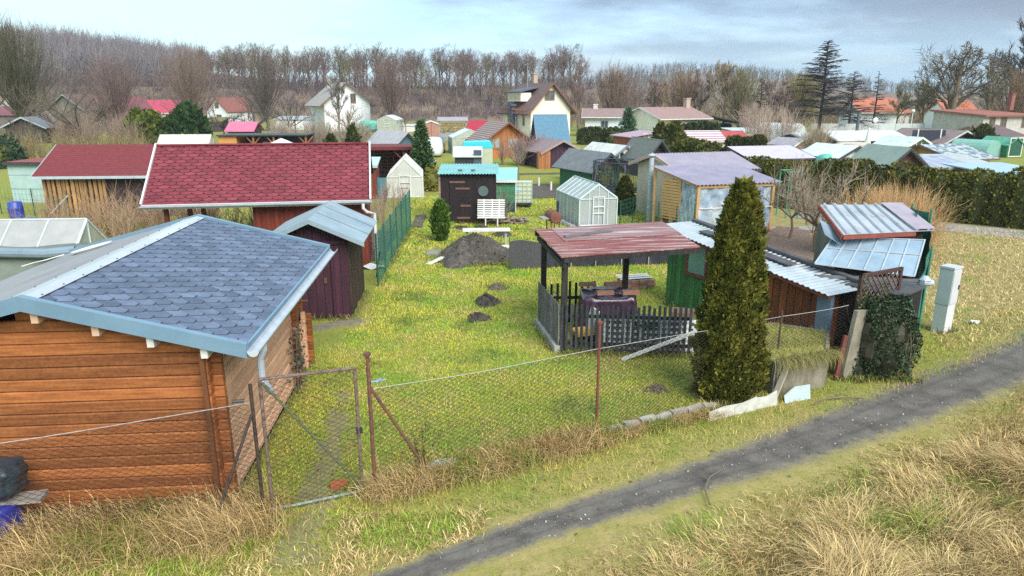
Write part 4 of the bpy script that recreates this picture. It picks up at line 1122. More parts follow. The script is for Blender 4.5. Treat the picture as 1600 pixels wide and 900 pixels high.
cv_ = T('fabric_cover', 'grey-green fabric cover with blue-grey rolled top in front of the left greenhouse', 'cover', (-10.35, 16.7, 0))
mb = MB(); mb.sheet(lambda u, v: (-2.2 + 3.4 * u, .10 * math.sin(v * 7 + u * 3) * .3 + .35 * v * v, 1.62 * v), 24, 10); mb.sheet(lambda u, v: (1.2 + .02 * math.sin(v * 9), .35 + 1.0 * u, 1.62 * v), 6, 10); mb.sheet(lambda u, v: (-2.2 + 3.4 * u, .35 + 1.0 * v, 1.625 + .03 * math.sin(u * 9)), 20, 4)
mb.build('cover', mat('grey green fabric', (.15, .18, .15), (.11, .135, .115), ns=2, fleck=.1), cv_)
mb = MB(); mb.tube([(-2.3, .22, 1.58), (-.6, .25, 1.66), (.6, .22, 1.62), (1.22, .32, 1.66)], .12, 10); mb.build('rolled_flap', mat('blue grey canvas', (.20, .27, .33), (.15, .20, .26), ns=2, fleck=.1), cv_)
MB().box(-2.2, 1.18, -.05, -.02, .72, .78).build('strap', black, cv_)
drum('green plastic rain barrel standing behind the ridge of the log cabin', (-7.55, 18.3, .85), 0, False, mat('pale green plastic', (.16, .33, .26), (.12, .27, .21), ns=2), .8)['category'] = 'barrel'
MB().box(-7.9, -7.2, 17.95, 18.65, 0, .85)
st_o = T('barrel_stand', 'rough timber stand under the green rain barrel', 'stand', (-7.55, 18.3, 0)); mb = MB()
for x_ in (-.25, .25):
    for y_ in (-.25, .25): mb.box(x_ - .05, x_ + .05, y_ - .05, y_ + .05, 0, .78)
mb.box(-.35, .35, -.35, .35, .782, .848); mb.build('frame', mat('grey weathered wood', (.3, .3, .3)), st_o)
# ============================================================ GREEN WIRE FENCE LEFT OF THE LAWN
o = line_fence([(-2.28, 19.3), (-2.1, 24.0), (-1.93, 28.8)], 1.5, 'tall green wire fence with dark green posts along the lawn edge', every=1.55, cell=.09, r=.0045)
MB().beam((-2.45, 20.4, 0), (-2.2, 19.4, 1.0), .03).build('strut', greenpost, o); MB().beam((-2.5, 24.6, 0), (-2.1, 24.0, 1.1), .03).build('strut', greenpost, o)
bed([(-3.6, 22.5), (-2.45, 22.5), (-2.4, 27.5), (-3.6, 28.0)])
bed([(-1.9, 28.5), (-1.45, 28.5), (-1.4, 31.5), (-1.85, 31.5)])
o = T('plastic_sheet', 'crumpled white plastic sheet on the ground behind the green fence', 'sheet', (-2.75, 21.5, .02)); mb = MB(); mb.sheet(lambda u, v: (-.35 + .8 * u, -.25 + .5 * v, .05 + .05 * math.sin(9 * u + 4 * v)), 8, 6); mb.build('film', white_pvc, o)
brush('pinkish leafless berry shrubs in rows behind the tall green fence', region(26, -3.9, -2.5, 23, 36), 330, 1.15, .45, (.24, .16, .13), (.40, .29, .25), .008, name='berry_shrubs', cat='shrubs')
# ============================================================ MOLEHILLS, MOUND, BENCH
def heap(name, label, cat, x, y, r, h, m, seed, sx=1.0, n1=28, n2=10):
    o = T(name, label, cat, (x, y, hz(x, y)))
    mb = MB()
    def f(u, v):
        a = u * 2 * math.pi
        k = 1 + .16 * math.sin(3 * a + seed) + .10 * math.sin(7 * a + 2 * seed)
        q = 1 - v
        jz = .09 * math.sin(11 * a * 1 + 9 * q + seed) * math.sin(7 * q + seed) + .06 * math.sin(5 * a - 13 * q)
        return (math.cos(a) * r * q * k * sx, math.sin(a) * r * q * k, h * ((1 - q ** 1.6)) * (1 + jz) - .02)
    mb.sheet(f, n1, n2)
    for q in range(int(50 + 90 * r)):
        c = f(rng.random(), rng.uniform(.02, .95)); s_ = rng.uniform(.012, .05) * (.7 + r * .5)
        mb.obox((c[0], c[1], c[2] + .01), (s_ * 1.4, s_, s_ * .9), Matrix.Rotation(rng.uniform(0, 3), 3, Vector(rng.normal(0, 1, 3)).normalized()))
    mb.build('heap', m, o)
    return o
mole = mat('fresh mole soil', (.045, .038, .034), (.085, .07, .058), ns=9, bump=1.2, bs=40, fleck=.5, rough=.95)
drymole = mat('drier mole soil', (.17, .13, .10), (.11, .085, .065), ns=9, bump=1.0, bs=40, fleck=.5, rough=.95)
heap('molehill', 'largest dark molehill on the open lawn, middle of three in a line', 'molehill', .73, 17.35, .36, .25, mole, 1)
heap('molehill', 'dark flat molehill nearest to the wire fence of three in a line', 'molehill', .47, 16.0, .32, .15, mole, 2)
heap('molehill', 'pale brown molehill nearest the soil mound of three in a line', 'molehill', 1.08, 18.8, .28, .16, drymole, 3)
heap('molehill', 'faint flattened molehill beside the big thuja on the lawn', 'molehill', 3.62, 11.55, .26, .05, drymole, 4)
heap('molehill', 'small dark molehill beside the white bench table', 'molehill', 1.75, 26.6, .42, .16, mole, 5)
heap('molehill', 'low dark molehill in front of the dark plank shed', 'molehill', .15, 28.3, .40, .09, mole, 6)
heap('molehill', 'tiny dark molehill near the slatted white bench', 'molehill', 1.0, 28.4, .32, .07, mole, 7)
big = heap('soil_mound', 'large heap of dark dug soil with weeds on the lawn', 'soil heap', .55, 22.6, 1.22, .80, mat('mound soil', (.050, .043, .042), (.11, .095, .085), ns=5, bump=1.3, bs=22, fleck=.55, rough=.95), 8, 1.12, 60, 26)
n = 2600; a, q = rng.uniform(0, 6.283, n), np.sqrt(rng.random(n))
P = np.stack([np.cos(a) * q * 1.28, np.sin(a) * q * 1.15, .80 * (1 - q ** 1.6) + .01], 1)
blades('weed_blades', P, rng.uniform(.04, .17, n), .012, rng.uniform(.4, 1.4, n), colvar(n, (.10, .12, .04), (.19, .155, .10)), parent=big)
n = 500; a = rng.uniform(0, 6.283, n); P = np.stack([np.cos(a) * rng.normal(1.25, .1, n) * 1.12, np.sin(a) * rng.normal(1.2, .1, n), np.zeros(n)], 1)
blades('edge_blades', P, rng.uniform(.1, .22, n), .016, rng.uniform(.3, 1.2, n), colvar(n, (.08, .18, .03), (.2, .24, .06)), parent=big)
bt = T('garden_table', 'long narrow white table standing behind the soil heap', 'table', (1.05, 24.55, 0))
MB().box(-.85, .85, -.2, .2, .58, .64).build('table_top', white_paint, bt)
for x_ in (-.7, .7): MB().box(x_ - .04, x_ + .04, -.05, .05, 0, .578).build('leg', mat('pale green leg', (.40, .46, .38)), bt)
o = T('board', 'white painted board leaning on the left flank of the soil heap', 'board', (-.55, 22.2, .1), .5); mb = MB(); mb.obox((0, 0, .03), (1.15, .18, .04), Matrix.Rotation(R(-17), 3, 'Y')); mb.build('plank', white_paint, o)
o = T('flagstone', 'grey flat slab lying in the grass left of the soil heap', 'slab', (-.62, 23.5, hz(-.6, 23.5))); MB().box(-.45, .45, -.35, .35, 0, .06).build('stone', mat('grey brown slab', (.27, .25, .22), (.2, .19, .17), ns=5), o)
o = T('board', 'grey-white board lying behind the right end of the soil heap', 'board', (1.75, 23.2, .25)); MB().box(-.3, .3, -.12, .12, 0, .05).build('plank', white_paint, o)
# ============================================================ BLACK FABRIC FENCE
bf = T('fabric_fence', 'low black woven fabric fence panels with pale posts across the lawn', 'fence', (1.62, 21.05, 0))
mb = MB(); mb.sheet(lambda u, v: (1.12 * u, .02 * math.sin(u * 9) * v, .02 + (.86 + .04 * math.sin(u * 5)) * v), 16, 8); mb.sheet(lambda u, v: (1.12 * u, .02 * math.sin(u * 9) * v + .006, .02 + (.86 + .04 * math.sin(u * 5)) * v), 16, 8); mb.build('panel', mat('charcoal fabric', (.052, .054, .058), (.08, .082, .086), ns=20, fleck=.5, bs=90, rough=.95), bf)
mb = MB()
for k_ in (0, .006): mb.sheet(lambda u, v: (1.16 + 4.3 * u, k_ + .03 * math.sin(u * 26 + 2 * v) * v + .35 * u, .02 + (.62 + .04 * math.sin(u * 13)) * v), 60, 8)
mb.build('panel', mat('dark navy sheet', (.018, .022, .034), (.03, .035, .05), ns=5, rough=.6, bump=.3), bf)
for i, x_ in enumerate((0, 1.14, 1.95, 2.75, 3.6, 4.5, 5.4)): mb = MB(); mb.tube([(x_, .075 * (x_ - 1.1) * (x_ > 1.1) - .03, -.1), (x_, .075 * (x_ - 1.1) * (x_ > 1.1) - .03, 1.05 if i == 0 else .72)], .018, 6); mb.build('post', mat('pale grey post', (.40, .38, .35)) if i else darkpipe, bf)
# ============================================================ AWNING WITH PICKET FENCE
rusty_roof = mat('rusted sheet roof', (.12, .024, .028), (.30, .095, .075), ns=3.2, stretch=(.35, 6.0, 1), rough=.6, fleck=.3, bs=18, dirt=((.46, .43, .43), 2.2, .53), lo=.38, hi=.62)
dkwood = mat('tarred dark wood', (.014, .013, .015), (.034, .03, .029), ns=4, stretch=(5, 5, 1), fleck=.3)
gywood = mat('silvered wood', (.17, .17, .175), (.10, .10, .105), ns=4, stretch=(5, 5, 1), fleck=.3, var=.25)
dkpick = mat('dark picket wood', (.016, .018, .022), (.045, .048, .055), ns=4, stretch=(5, 5, .8), fleck=.3, var=.3)
aw = T('awning', 'open shelter on dark posts with a rust-red sheet metal roof', 'shelter', (2.1, 13.6, 0))
c1, c2, c3, c4 = Vector((-.02, -.15, 2.11)), Vector((3.0, .30, 2.17)), Vector((2.85, 2.55, 2.30)), Vector((-.30, 2.15, 2.24))
mb = MB(); mb.corr(c1, c2, c3, c4, 10, 0, .02)
mb.v.clear(); mb.f.clear(); mb.mi.clear()
mb.slab(c1, c2, c3, c4, .02)
ro = mb.build('roof', rusty_roof, aw)
mb = MB(); e1_ = c1.lerp(c4, .5); e2_ = c2.lerp(c3, .5)
mb.slab(c4.lerp(c1, .52) + Vector((0, 0, .014)) + (c3 - c4) * .12, c3.lerp(c2, .52) + Vector((0, 0, .014)), c3 + Vector((0, .03, .014)), c4 + (c3 - c4) * .12 + Vector((0, .03, .014)), .008)
mb.build('upper_sheet', mat('grey pink rusted sheet', (.30, .19, .19), (.16, .045, .045), ns=3, stretch=(.35, 6, 1), fleck=.25, rough=.6, dirt=((.52, .51, .51), 2.0, .54)), ro)
mb = MB(); mb.beam(c1.lerp(c4, .6) + (c2 - c1) * .15 + Vector((0, 0, .045)), c1.lerp(c4, .72) + (c2 - c1) * .55 + Vector((0, 0, .045)), .08, .05); mb.build('batten', mat('grey batten', (.16, .16, .17)), ro)
mb = MB(); mb.beam(c1 + Vector((.05, .04, -.08)), c2 + Vector((0, .04, -.08)), .06, .11); mb.beam(c4 + Vector((0, -.06, -.08)), c3 + Vector((0, -.06, -.08)), .06, .11); mb.beam(c1 + Vector((.08, 0, -.2)), c4 + Vector((.08, 0, -.2)), .06, .10); mb.build('beam', dkwood, aw)
for x_, y_, m_ in ((.08, 0.02, dkwood), (-.12, 1.85, dkwood), (1.85, 2.0, dkwood)):
    MB().box(x_ - .06, x_ + .06, y_ - .06, y_ + .06, 0, 2.06).build('post', m_, aw)
# picket fence
pf = T('picket_fence', 'dark slatted picket fence round the rust-roofed shelter', 'fence', (2.1, 13.6, 0))
mb = MB(); a, b = Vector((.02, -.05, 0)), Vector((2.62, -.48, 0)); n = 25
for i in range(n + 1):
    p = a.lerp(b, i / n); hh_ = .99 + rng.uniform(-.03, .03)
    mb.obox((p.x, p.y, .08 + hh_ / 2), (.058, .022, hh_), math.atan2(b.y - a.y, b.x - a.x) + rng.normal(0, .02))
mb.build('front_pickets', dkpick, pf)
mb = MB(); off = Vector((.03, .05, 0))
for z_ in (.22, .82): mb.beam(a + off + Vector((0, 0, z_)), b + off + Vector((0, 0, z_)), .03, .07)
mb.build('front_rail', dkpick, pf)
mb = MB(); a, b = Vector((-.04, -.02, 0)), Vector((-.24, 1.75, 0)); n = 18
for i in range(n + 1):
    p = a.lerp(b, i / n); hh_ = 1.03 + rng.uniform(-.03, .03)
    mb.obox((p.x, p.y, .06 + hh_ / 2), (.02, .06, hh_), math.atan2(b.x - a.x, b.y - a.y) * -1)
mb.build('side_pickets', gywood, pf)
mb = MB()
for z_ in (.22, .86): mb.beam(a + Vector((.04, 0, z_)), b + Vector((.04, 0, z_)), .03, .06)
mb.build('side_rail', gywood, pf)
mb = MB(); mb.beam((-.06, -.08, .07), (-.27, 1.8, .07), .12, .22); mb.build('kerb', concrete, pf)
mb = MB()
for i in range(9): mb.box(-.1 + i * .145, -.045 + i * .145, 1.86, 1.88, .05, 1.03 + .03 * math.sin(i * 5))
mb.build('back_pickets', dkwood, pf)
mb = MB(); mb.box(-.15, 1.2, 1.885, 1.915, .62, .69); mb.build('back_rail', dkwood, pf)
# under the awning: covered table with bricks
ct = T('covered_table', 'table under a crumpled purple tarpaulin inside the shelter', 'table', (3.35, 14.75, 0), R(-4))
def tarp_fn(u, v):
    a = u * 2 * math.pi; sg = lambda x, e: math.copysign(abs(x) ** e, x)
    X, Y = sg(math.cos(a), .35), sg(math.sin(a), .35)
    if v < .5:
        q = v / .5; fold = .05 * math.sin(a * 13) * (1 - q) + .04 * math.sin(a * 7 + 1) * (1 - q)
        return (X * (.60 + .07 * (1 - q) + fold), Y * (.45 + .06 * (1 - q) + fold), .06 + .90 * q ** .8)
    q = (v - .5) / .5
    return (X * .60 * (1 - q), Y * .45 * (1 - q), .96 + .05 * math.sin(a * 3 + 5 * q) * q * (1 - q) * 2 + .03 * (1 - q) * math.sin(5 * a))
mb = MB(); mb.sheet(tarp_fn, 90, 16); mb.build('tarpaulin', mat('purple tarpaulin', (.032, .012, .028), (.065, .035, .065), ns=3, rough=.28, bump=.5, bs=10, spec=.7), ct, True)
for x_ in (-.5, .5):
    for y_ in (-.38, .38): MB().box(x_ - .03, x_ + .03, y_ - .03, y_ + .03, 0, .90).build('leg', dkwood, ct)
brickm = mat('old red brick', (.34, .17, .115), (.26, .13, .09), ns=9, fleck=.3)
for x_, y_, r_, lb in ((-.42, .36, 0, 'brick weighing down the far left corner of the purple tarpaulin'), (.16, .36, .1, 'brick weighing down the far right corner of the purple tarpaulin'), (-.12, -.36, .06, 'brick weighing down the middle front edge of the purple tarpaulin'), (.45, -.34, .03, 'brick weighing down the near right corner of the purple tarpaulin')):
    p = Vector((3.35, 14.75, 0)) + quatz(R(-4)) @ Vector((x_, y_, 0)); o = T('brick', lb, 'brick', (p.x, p.y, 1.03), r_)
    mb = MB(); mb.box(-.19, .19, -.07, .07, 0, .08); mb.build('brick_body', brickm, o)
gtb = T('round_table', 'dark green round garden table inside the picket fence', 'table', (3.95, 13.75, 0))
mb = MB(); mb.lathe([(.40, .60), (.42, .61), (.42, .635), (.40, .645)], 28); mb.build('table_top', mat('dark green plastic', (.02, .10, .06), (.015, .075, .05), rough=.4), gtb)
MB().lathe([(.2, 0), (.2, .03), (.05, .06), (.05, .598)], 12).build('pedestal', mat('dark green plastic', (.02, .10, .06)), gtb)
cr_ = mat('white crate plastic', (.78, .80, .81), (.7, .73, .74), rough=.5, ns=4)
def crate(x, y, z, rz, lb):
    o = T('crate', lb, 'crate', (x, y, z), rz); mb = MB()
    for i in range(9):
        x_ = -.55 + i * .1375; mb.box(x_ - .022, x_ + .022, -.012, .0, .0, .70)
    for j in range(6): mb.box(-.55, .55, -.026, -.0125, .02 + j * .125, .07 + j * .125)
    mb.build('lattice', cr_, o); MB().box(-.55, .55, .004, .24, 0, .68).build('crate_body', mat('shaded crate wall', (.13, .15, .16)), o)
crate(3.45, 13.52, .06, R(-9), 'white lattice crate behind the picket fence, left of two')
crate(4.32, 13.36, .06, R(-9), 'white lattice crate behind the picket fence, right of two beside the thuja')
o = T('seat_cushions', 'yellow and white folded chair cushions behind the pickets', 'cushions', (2.65, 13.95, 0), .2)
mb = MB(); mb.box(-.22, .22, -.2, .2, .30, .38); mb.build('seat', mat('yellow cushion', (.62, .40, .10), (.5, .3, .08)), o); mb = MB(); mb.obox((.26, .1, .55), (.06, .36, .5), Matrix.Rotation(R(14), 3, 'Y')); mb.build('backrest', white_paint, o); mb = MB()
for x_ in (-.18, .18): mb.box(x_ - .02, x_ + .02, -.16, .16, 0, .298)
mb.build('leg', black, o)
o = T('wooden_box', 'brown wooden box standing behind the pickets next to the green hut wall', 'box', (4.95, 14.3, .1), R(-20)); MB().box(-.25, .25, -.2, .2, 0, .55).build('box_body', mat('dull brown wood', (.19, .12, .085), (.14, .09, .06), ns=4), o)
o = T('white_batten', 'long white batten leaning diagonally against the front pickets', 'batten'); MB().beam((3.30, 13.05, .02), (4.82, 12.98, .62), .06, .06).build('stick', white_paint, o)
o = T('leaning_board', 'tall narrow white panel leaning against the green hut wall', 'board', (5.35, 14.6, 0)); mb = MB(); mb.prism([(.02, -.25, .0), (.30, -.35, .0), (.42, .0, 1.35), (.25, .1, 1.35)], (-.03, -.02, 0)); mb.build('board', white_pvc, o)
# bricks and boards stack on the lawn
bs_ = T('brick_stack', 'low stack of old bricks under white strips on the grass', 'brick stack', (5.0, 18.6, hz(5, 18.6)), R(10))
mb = MB()
for j in range(3):
    for i in range(4):
        for k_ in range(3): mb.obox((-.35 + i * .24 + rng.normal(0, .01), -.2 + k_ * .15, .05 + j * .085), (.225, .125, .078), rng.normal(0, .05))
mb.build('bricks', mat('stack brick', (.34, .15, .10), (.28, .22, .19), ns=5, var=.3, fleck=.2), bs_)
mb = MB()
for i in range(3): mb.obox((-.05, -.15 + i * .16, .30 + .012 * i), (.95, .09, .012), rng.normal(0, .1))
mb.build('white_strip', white_pvc, bs_)
# ============================================================ GREEN / ORANGE HUT BEHIND THE THUJA
ux = Vector((2.1, -4.15, 0)).normalized()            # along the long wall, towards the path
hutang = math.atan2(ux.y, ux.x)
ht = T('garden_hut', 'low hut with flaking green wall, red framed window and corrugated roof behind the thuja', 'hut', (5.38, 16.95, 0), hutang)
HL, HD = 4.65, 1.0                                    # local x along the wall, +y = away from the camera
greenw = mat('flaking green boards', (.045, .19, .05), (.03, .11, .04), ns=3, stretch=(4, 4, .7), fleck=.4, dirt=((.16, .20, .13), 6, .62), stripe=('x', .16, (.012, .04, .015), .08, .5))
orangew = mat('orange brown boards', (.24, .07, .02), (.12, .035, .015), ns=2.4, stretch=(4, 4, .6), fleck=.35, stripe=('x', .19, (.025, .012, .008), .12, .75))
def zr(x): return 2.02 - .13 * x                     # eave height falls towards the path
mb = MB(); mb.prism([(0, 0, 0), (1.75, 0, 0), (1.75, 0, zr(1.75)), (0, 0, zr(0))], (0, HD, 0)); mb.build('green_wall', greenw, ht)
mb = MB(); mb.prism([(1.752, 0, 0), (HL - .3, 0, 0), (HL - .3, 0, zr(HL - .3)), (1.752, 0, zr(1.752))], (0, HD, 0)); mb.build('plank_wall', orangew, ht)
MB().prism([(HL - .298, -.02, 0), (HL, -.02, 0), (HL, -.02, zr(HL)), (HL - .298, -.02, zr(HL - .298))], (0, .12, 0)).build('corner_panel', mat('weathered blue panel', (.13, .20, .28), (.10, .155, .22), ns=4), ht)
f = window(ht, lambda u, z, o: (u, -o, z), 1.0, .95, .72, .88, mat('red brown frame', (.17, .06, .045), (.13, .045, .035), ns=6), mat('cloudy green glass', (.20, .36, .31), (.14, .28, .25), ns=2.5, rough=.25), 0, .075)
mb = MB(); mb.tube([(.32, -.03, 1.1), (.32, -.07, 1.12), (.42, -.07, 1.1)], .012, 6); mb.lathe([(.03, 0), (.03, .02)], 8, (.3, -.02, 1.3)); mb.build('door_handle', rust, ht)
mb = MB(); cw = mat('grey white corrugated sheet', (.36, .41, .45), (.27, .32, .36), ns=1.5, fleck=.12, dirt=((.24, .24, .24), 2, .62))
mb.corr((-.25, -.28, zr(-.25) + .03), (HL + .12, -.28, zr(HL + .12) + .03), (HL + .12, HD + .15, zr(HL + .12) + .0), (-.25, HD + .15, zr(-.25) + .0), .13, .011)
ro = mb.build('roof', cw, ht)
dark_roof = mat('dark tarred sheet', (.05, .05, .06), (.08, .08, .09), ns=3)
mb = MB()
for q, (x0_, x1_) in enumerate(((.7, 1.9), (1.8, 3.3))): mb.prism([(x0_, .3, zr(x0_) + .06), (x1_, .35, zr(x1_) + .06), (x1_, .65, zr(x1_) + .06), (x0_, .6, zr(x0_) + .06)], (0, 0, .03))
mb.build('felt_strip', dark_roof, ro)
mb = MB(); mb.beam((-.2, 1.05, zr(0) + .07), (HL, 1.05, zr(HL) + .07), .16, .06); mb.build('ridge_board', dark_roof, ro)
MB().box(0, HL, -.26, -.22, 1.5, 1.52).v
mb = MB(); mb.beam((-.2, -.22, zr(-.2) - .03), (HL + .1, -.22, zr(HL + .1) - .03), .05, .07); mb.build('eave_board', mat('dull red board', (.20, .05, .035), (.14, .04, .03), ns=5), ht)
# ============================================================ BIG THUJA
def thuja(name, label, loc, h, prof, n, size, c1, c2, cat='conifer', core=None, parent=None, squash=1.0, tag_it=True, group=None, lump_=.17, tilt=.0, seed=1):
    """upright column of many small sprays; prof(f) -> radius at height fraction f"""
    root = T(name, label, cat, loc, 0, group) if tag_it else parent
    f = rng.random(n * 2); r_ = np.array([prof(q) for q in f]); keep = rng.random(n * 2) < (r_ / r_.max()) * .9 + .1
    f, r_ = f[keep][:n], r_[keep][:n]; m_ = len(f)
    a = rng.uniform(0, 6.283, m_)
    bump_ = 1 + lump_ * (np.sin(a * 5 + f * 17 + seed) * .6 + np.sin(a * 9 - f * 31 + seed * 2) * .6 + np.sin(f * 47 + a * 3) * .4)
    rad = r_ * bump_ * np.clip(1 - np.abs(rng.normal(0, .13, m_)), .55, 1.08)
    P = np.stack([np.cos(a) * rad, np.sin(a) * rad * squash, f * h], 1)
    out = np.stack([np.cos(a), np.sin(a), np.full(m_, 1.2)], 1) + rng.normal(0, .45, (m_, 3)); out /= np.linalg.norm(out, axis=1)[:, None]
    side = np.cross(out, np.stack([np.cos(a), np.sin(a), np.zeros(m_)], 1)); side += rng.normal(0, .35, (m_, 3)); side /= np.linalg.norm(side, axis=1)[:, None] + 1e-9
    s = (size * rng.uniform(.6, 1.4, m_) * np.where(rng.random(m_) < .05, 1.9, 1))[:, None]
    V = np.stack([P - side * s * .12, P - side * s * .38 + out * s * .5, P + out * s, P + side * s * .38 + out * s * .45], 1).reshape(-1, 3)
    cl = lump(np.cos(a) * 3 + f * h * 2.2, np.sin(a) * 3 + f * h * 1.3, 2.0)
    C = mixcol(np.clip(.5 + .55 * cl + rng.normal(0, .25, m_), 0, 1), c1, c2) * rng.uniform(.7, 1.2, (m_, 1))
    Fq = [np.arange(4 * m_).reshape(-1, 4)]
    # solid inner mass so that one does not see through
    k1, k2 = 20, 18
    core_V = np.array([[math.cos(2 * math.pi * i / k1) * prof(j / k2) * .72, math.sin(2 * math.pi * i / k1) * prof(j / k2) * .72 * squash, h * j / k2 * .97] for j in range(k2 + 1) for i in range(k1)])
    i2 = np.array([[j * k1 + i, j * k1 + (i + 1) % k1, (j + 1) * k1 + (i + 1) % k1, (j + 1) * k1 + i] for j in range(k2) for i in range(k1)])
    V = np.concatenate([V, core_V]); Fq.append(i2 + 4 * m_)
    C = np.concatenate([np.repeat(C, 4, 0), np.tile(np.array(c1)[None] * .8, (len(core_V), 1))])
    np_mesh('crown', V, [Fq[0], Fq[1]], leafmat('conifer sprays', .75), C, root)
    if tag_it: MB().tube([(0, 0, -.1), (0, 0, h * .5)], [max(.03, prof(.1) * .12), .02], 7).build('trunk', mat('conifer bark', (.12, .08, .055), (.08, .055, .04), ns=8), root)
    return root
def prof_thuja(R_, low=.12):
    return lambda f: R_ * (min(1, .72 + f / low * .28) if f < low else (1 - ((f - low) / (1 - low)) ** 1.75) ** .75) + .015
TC1, TC2 = (.05, .066, .012), (.23, .215, .038)
bt_ = thuja('thuja', 'tall bronze-green columnar thuja standing alone at the track fence', (4.78, 11.2, 0), 3.85, lambda f: (.60 * (1 - f) ** .42 * (1 if f > .14 else .78 + f * 1.57)) + .012, 52000, .062, TC1, TC2)
# second leader on the right shoulder
f2 = bt_
thuja('x', '', (0, 0, 0), 3.40, lambda f: .27 * (1 - f) ** .38 + .01, 10000, .062, TC1, TC2, parent=bt_, tag_it=False)
ld = bt_.children[-1]; ld.name = 'side_leader'; ld.location = (.27, -.12, .0)
# ============================================================ PLANTER
pl_ = T('planter', 'raised bed with mossy concrete slab sides and grass on top beside the thuja', 'planter')
pp = [(5.3, 12.85), (6.55, 13.35), (7.45, 12.75), (6.75, 11.45), (5.65, 11.15)]
PZ = .68
mb = MB()
for (a, b) in zip(pp, pp[1:] + pp[:1]):
    mb.beam((a[0], a[1], PZ / 2 - .05), (b[0], b[1], PZ / 2 - .05), .07, PZ)
mb.build('slab_wall', mat('mossy concrete', (.26, .235, .19), (.15, .14, .085), ns=3, stretch=(2, 2, .6), fleck=.3, bump=.4), pl_)
mb = MB(); mb.prism([(x_, y_, .2) for x_, y_ in pp], (0, 0, PZ - .28)); mb.build('soil', mat('straw covered soil', (.30, .25, .10), (.19, .20, .055), ns=6, fleck=.35), pl_)
n = 9000; x = rng.uniform(5.2, 7.5, n); y = rng.uniform(11, 13.4, n)
def inpoly(x, y, poly):
    c = np.zeros(len(x), bool); m_ = len(poly)
    for i in range(m_):
        (xa, ya), (xb, yb) = poly[i], poly[(i + 1) % m_]
        c ^= ((ya > y) != (yb > y)) & (x < (xb - xa) * (y - ya) / (yb - ya + 1e-9) + xa)
    return c
k_ = inpoly(x, y, pp); x, y = x[k_], y[k_]; n = len(x)
blades('planter_grass', np.stack([x, y, np.full(n, PZ - .09)], 1), rng.uniform(.06, .16, n), .010, rng.uniform(.4, 1.4, n), mixcol(rng.random(n), (.17, .24, .03), (.45, .36, .12)), parent=pl_)
n = 800; f = rng.random(n); x = 5.62 + 1.2 * f + rng.normal(0, .03, n); y = 11.1 + .33 * f + rng.normal(0, .05, n)
blades('hanging_grass', np.stack([x, y, np.full(n, PZ + .02)], 1), rng.uniform(.12, .42, n), .007, rng.uniform(1.3, 2.6, n), mixcol(rng.random(n), (.15, .16, .04), (.30, .25, .10)), rng.normal(-1.2, .6, n), seg=2, parent=pl_)
MB().beam((5.28, 12.95, .70), (5.85, 13.2, .70), .12, .05).build('coping', white_paint, pl_)
o = T('leaning_board', 'pale board leaning between the thuja and the planter', 'board', (5.55, 10.95, 0)); MB().beam((0, 0, 0), (.28, .15, .62), .10, .03).build('plank', mat('pale bare wood', (.50, .45, .36)), o)
o = T('fence_stake', 'dark red rusted stake leaning beside the planter corner', 'stake', (7.15, 11.75, 0)); MB().beam((0, 0, 0), (.16, .12, .85), .08, .06).build('stake_body', mat('dark red rust', (.16, .04, .03), (.09, .03, .025), ns=9), o)
# ============================================================ RIGHT SHED WITH GLASS LEAN-TO
gs = T('glazed_shed', 'dark shed with ribbed metal roof over an old window-pane lean-to', 'shed')
A, B, C_, D = Vector((8.34, 14.15, 2.33)), Vector((10.6, 14.38, 2.35)), Vector((10.75, 15.9, 2.70)), Vector((8.75, 16.0, 2.70))
ribm = mat('ribbed galvanised sheet', (.40, .43, .48), (.31, .34, .39), ns=1.4, fleck=.06, rough=.4, dirt=((.28, .25, .23), 3, .58))
mb = MB(); n_ = (B - A).cross(D - A).normalized()
mb.slab(A, B, C_, D, .012)
for i in range(8):
    f = (i + .4) / 8
    p, q = A.lerp(B, f), D.lerp(C_, f); w_ = (B - A).normalized() * .035
    mb.prism([p - w_ * 1.3 + n_ * .002, p + w_ * 1.3 + n_ * .002, p + w_ * .6 + n_ * .045, p - w_ * .6 + n_ * .045], q - p)
ro = mb.build('roof', ribm, gs)
mb = MB(); p, q = A.lerp(B, .78) + n_ * .05, D.lerp(C_, .74) + n_ * .05; mb.slab(p, B + n_ * .05, C_ + n_ * .05, q, .006); mb.build('patch_sheet', mat('mauve patch sheet', (.34, .30, .36), (.28, .25, .30), ns=3), ro)
redb = mat('faded red board', (.26, .065, .045), (.18, .045, .035), ns=5, fleck=.2)
mb = MB(); mb.beam(A + Vector((-.02, 0, -.05)), D + Vector((-.02, 0, -.05)), .04, .12); mb.beam(A + Vector((0, -.02, -.06)), A.lerp(B, .78) + Vector((0, -.02, -.06)), .04, .08); mb.build('fascia', redb, gs)
darkshed = planks('near black boards', (.030, .024, .022), (.045, .036, .032), 'x', .15)
grb = planks('grey brown side boards', (.15, .15, .135), (.10, .10, .09), 'y', .16)
MB().prism([(8.5, 14.45, 0), (10.5, 14.6, 0), (10.6, 15.8, 0), (8.72, 15.85, 0)], (0, 0, 2.28)).build('wall', darkshed, gs)
MB().prism([(8.44, 14.5, 0), (8.47, 14.5, 0), (8.70, 15.85, 0), (8.67, 15.85, 0)], (0, 0, 2.26)).build('side_boards', grb, gs)
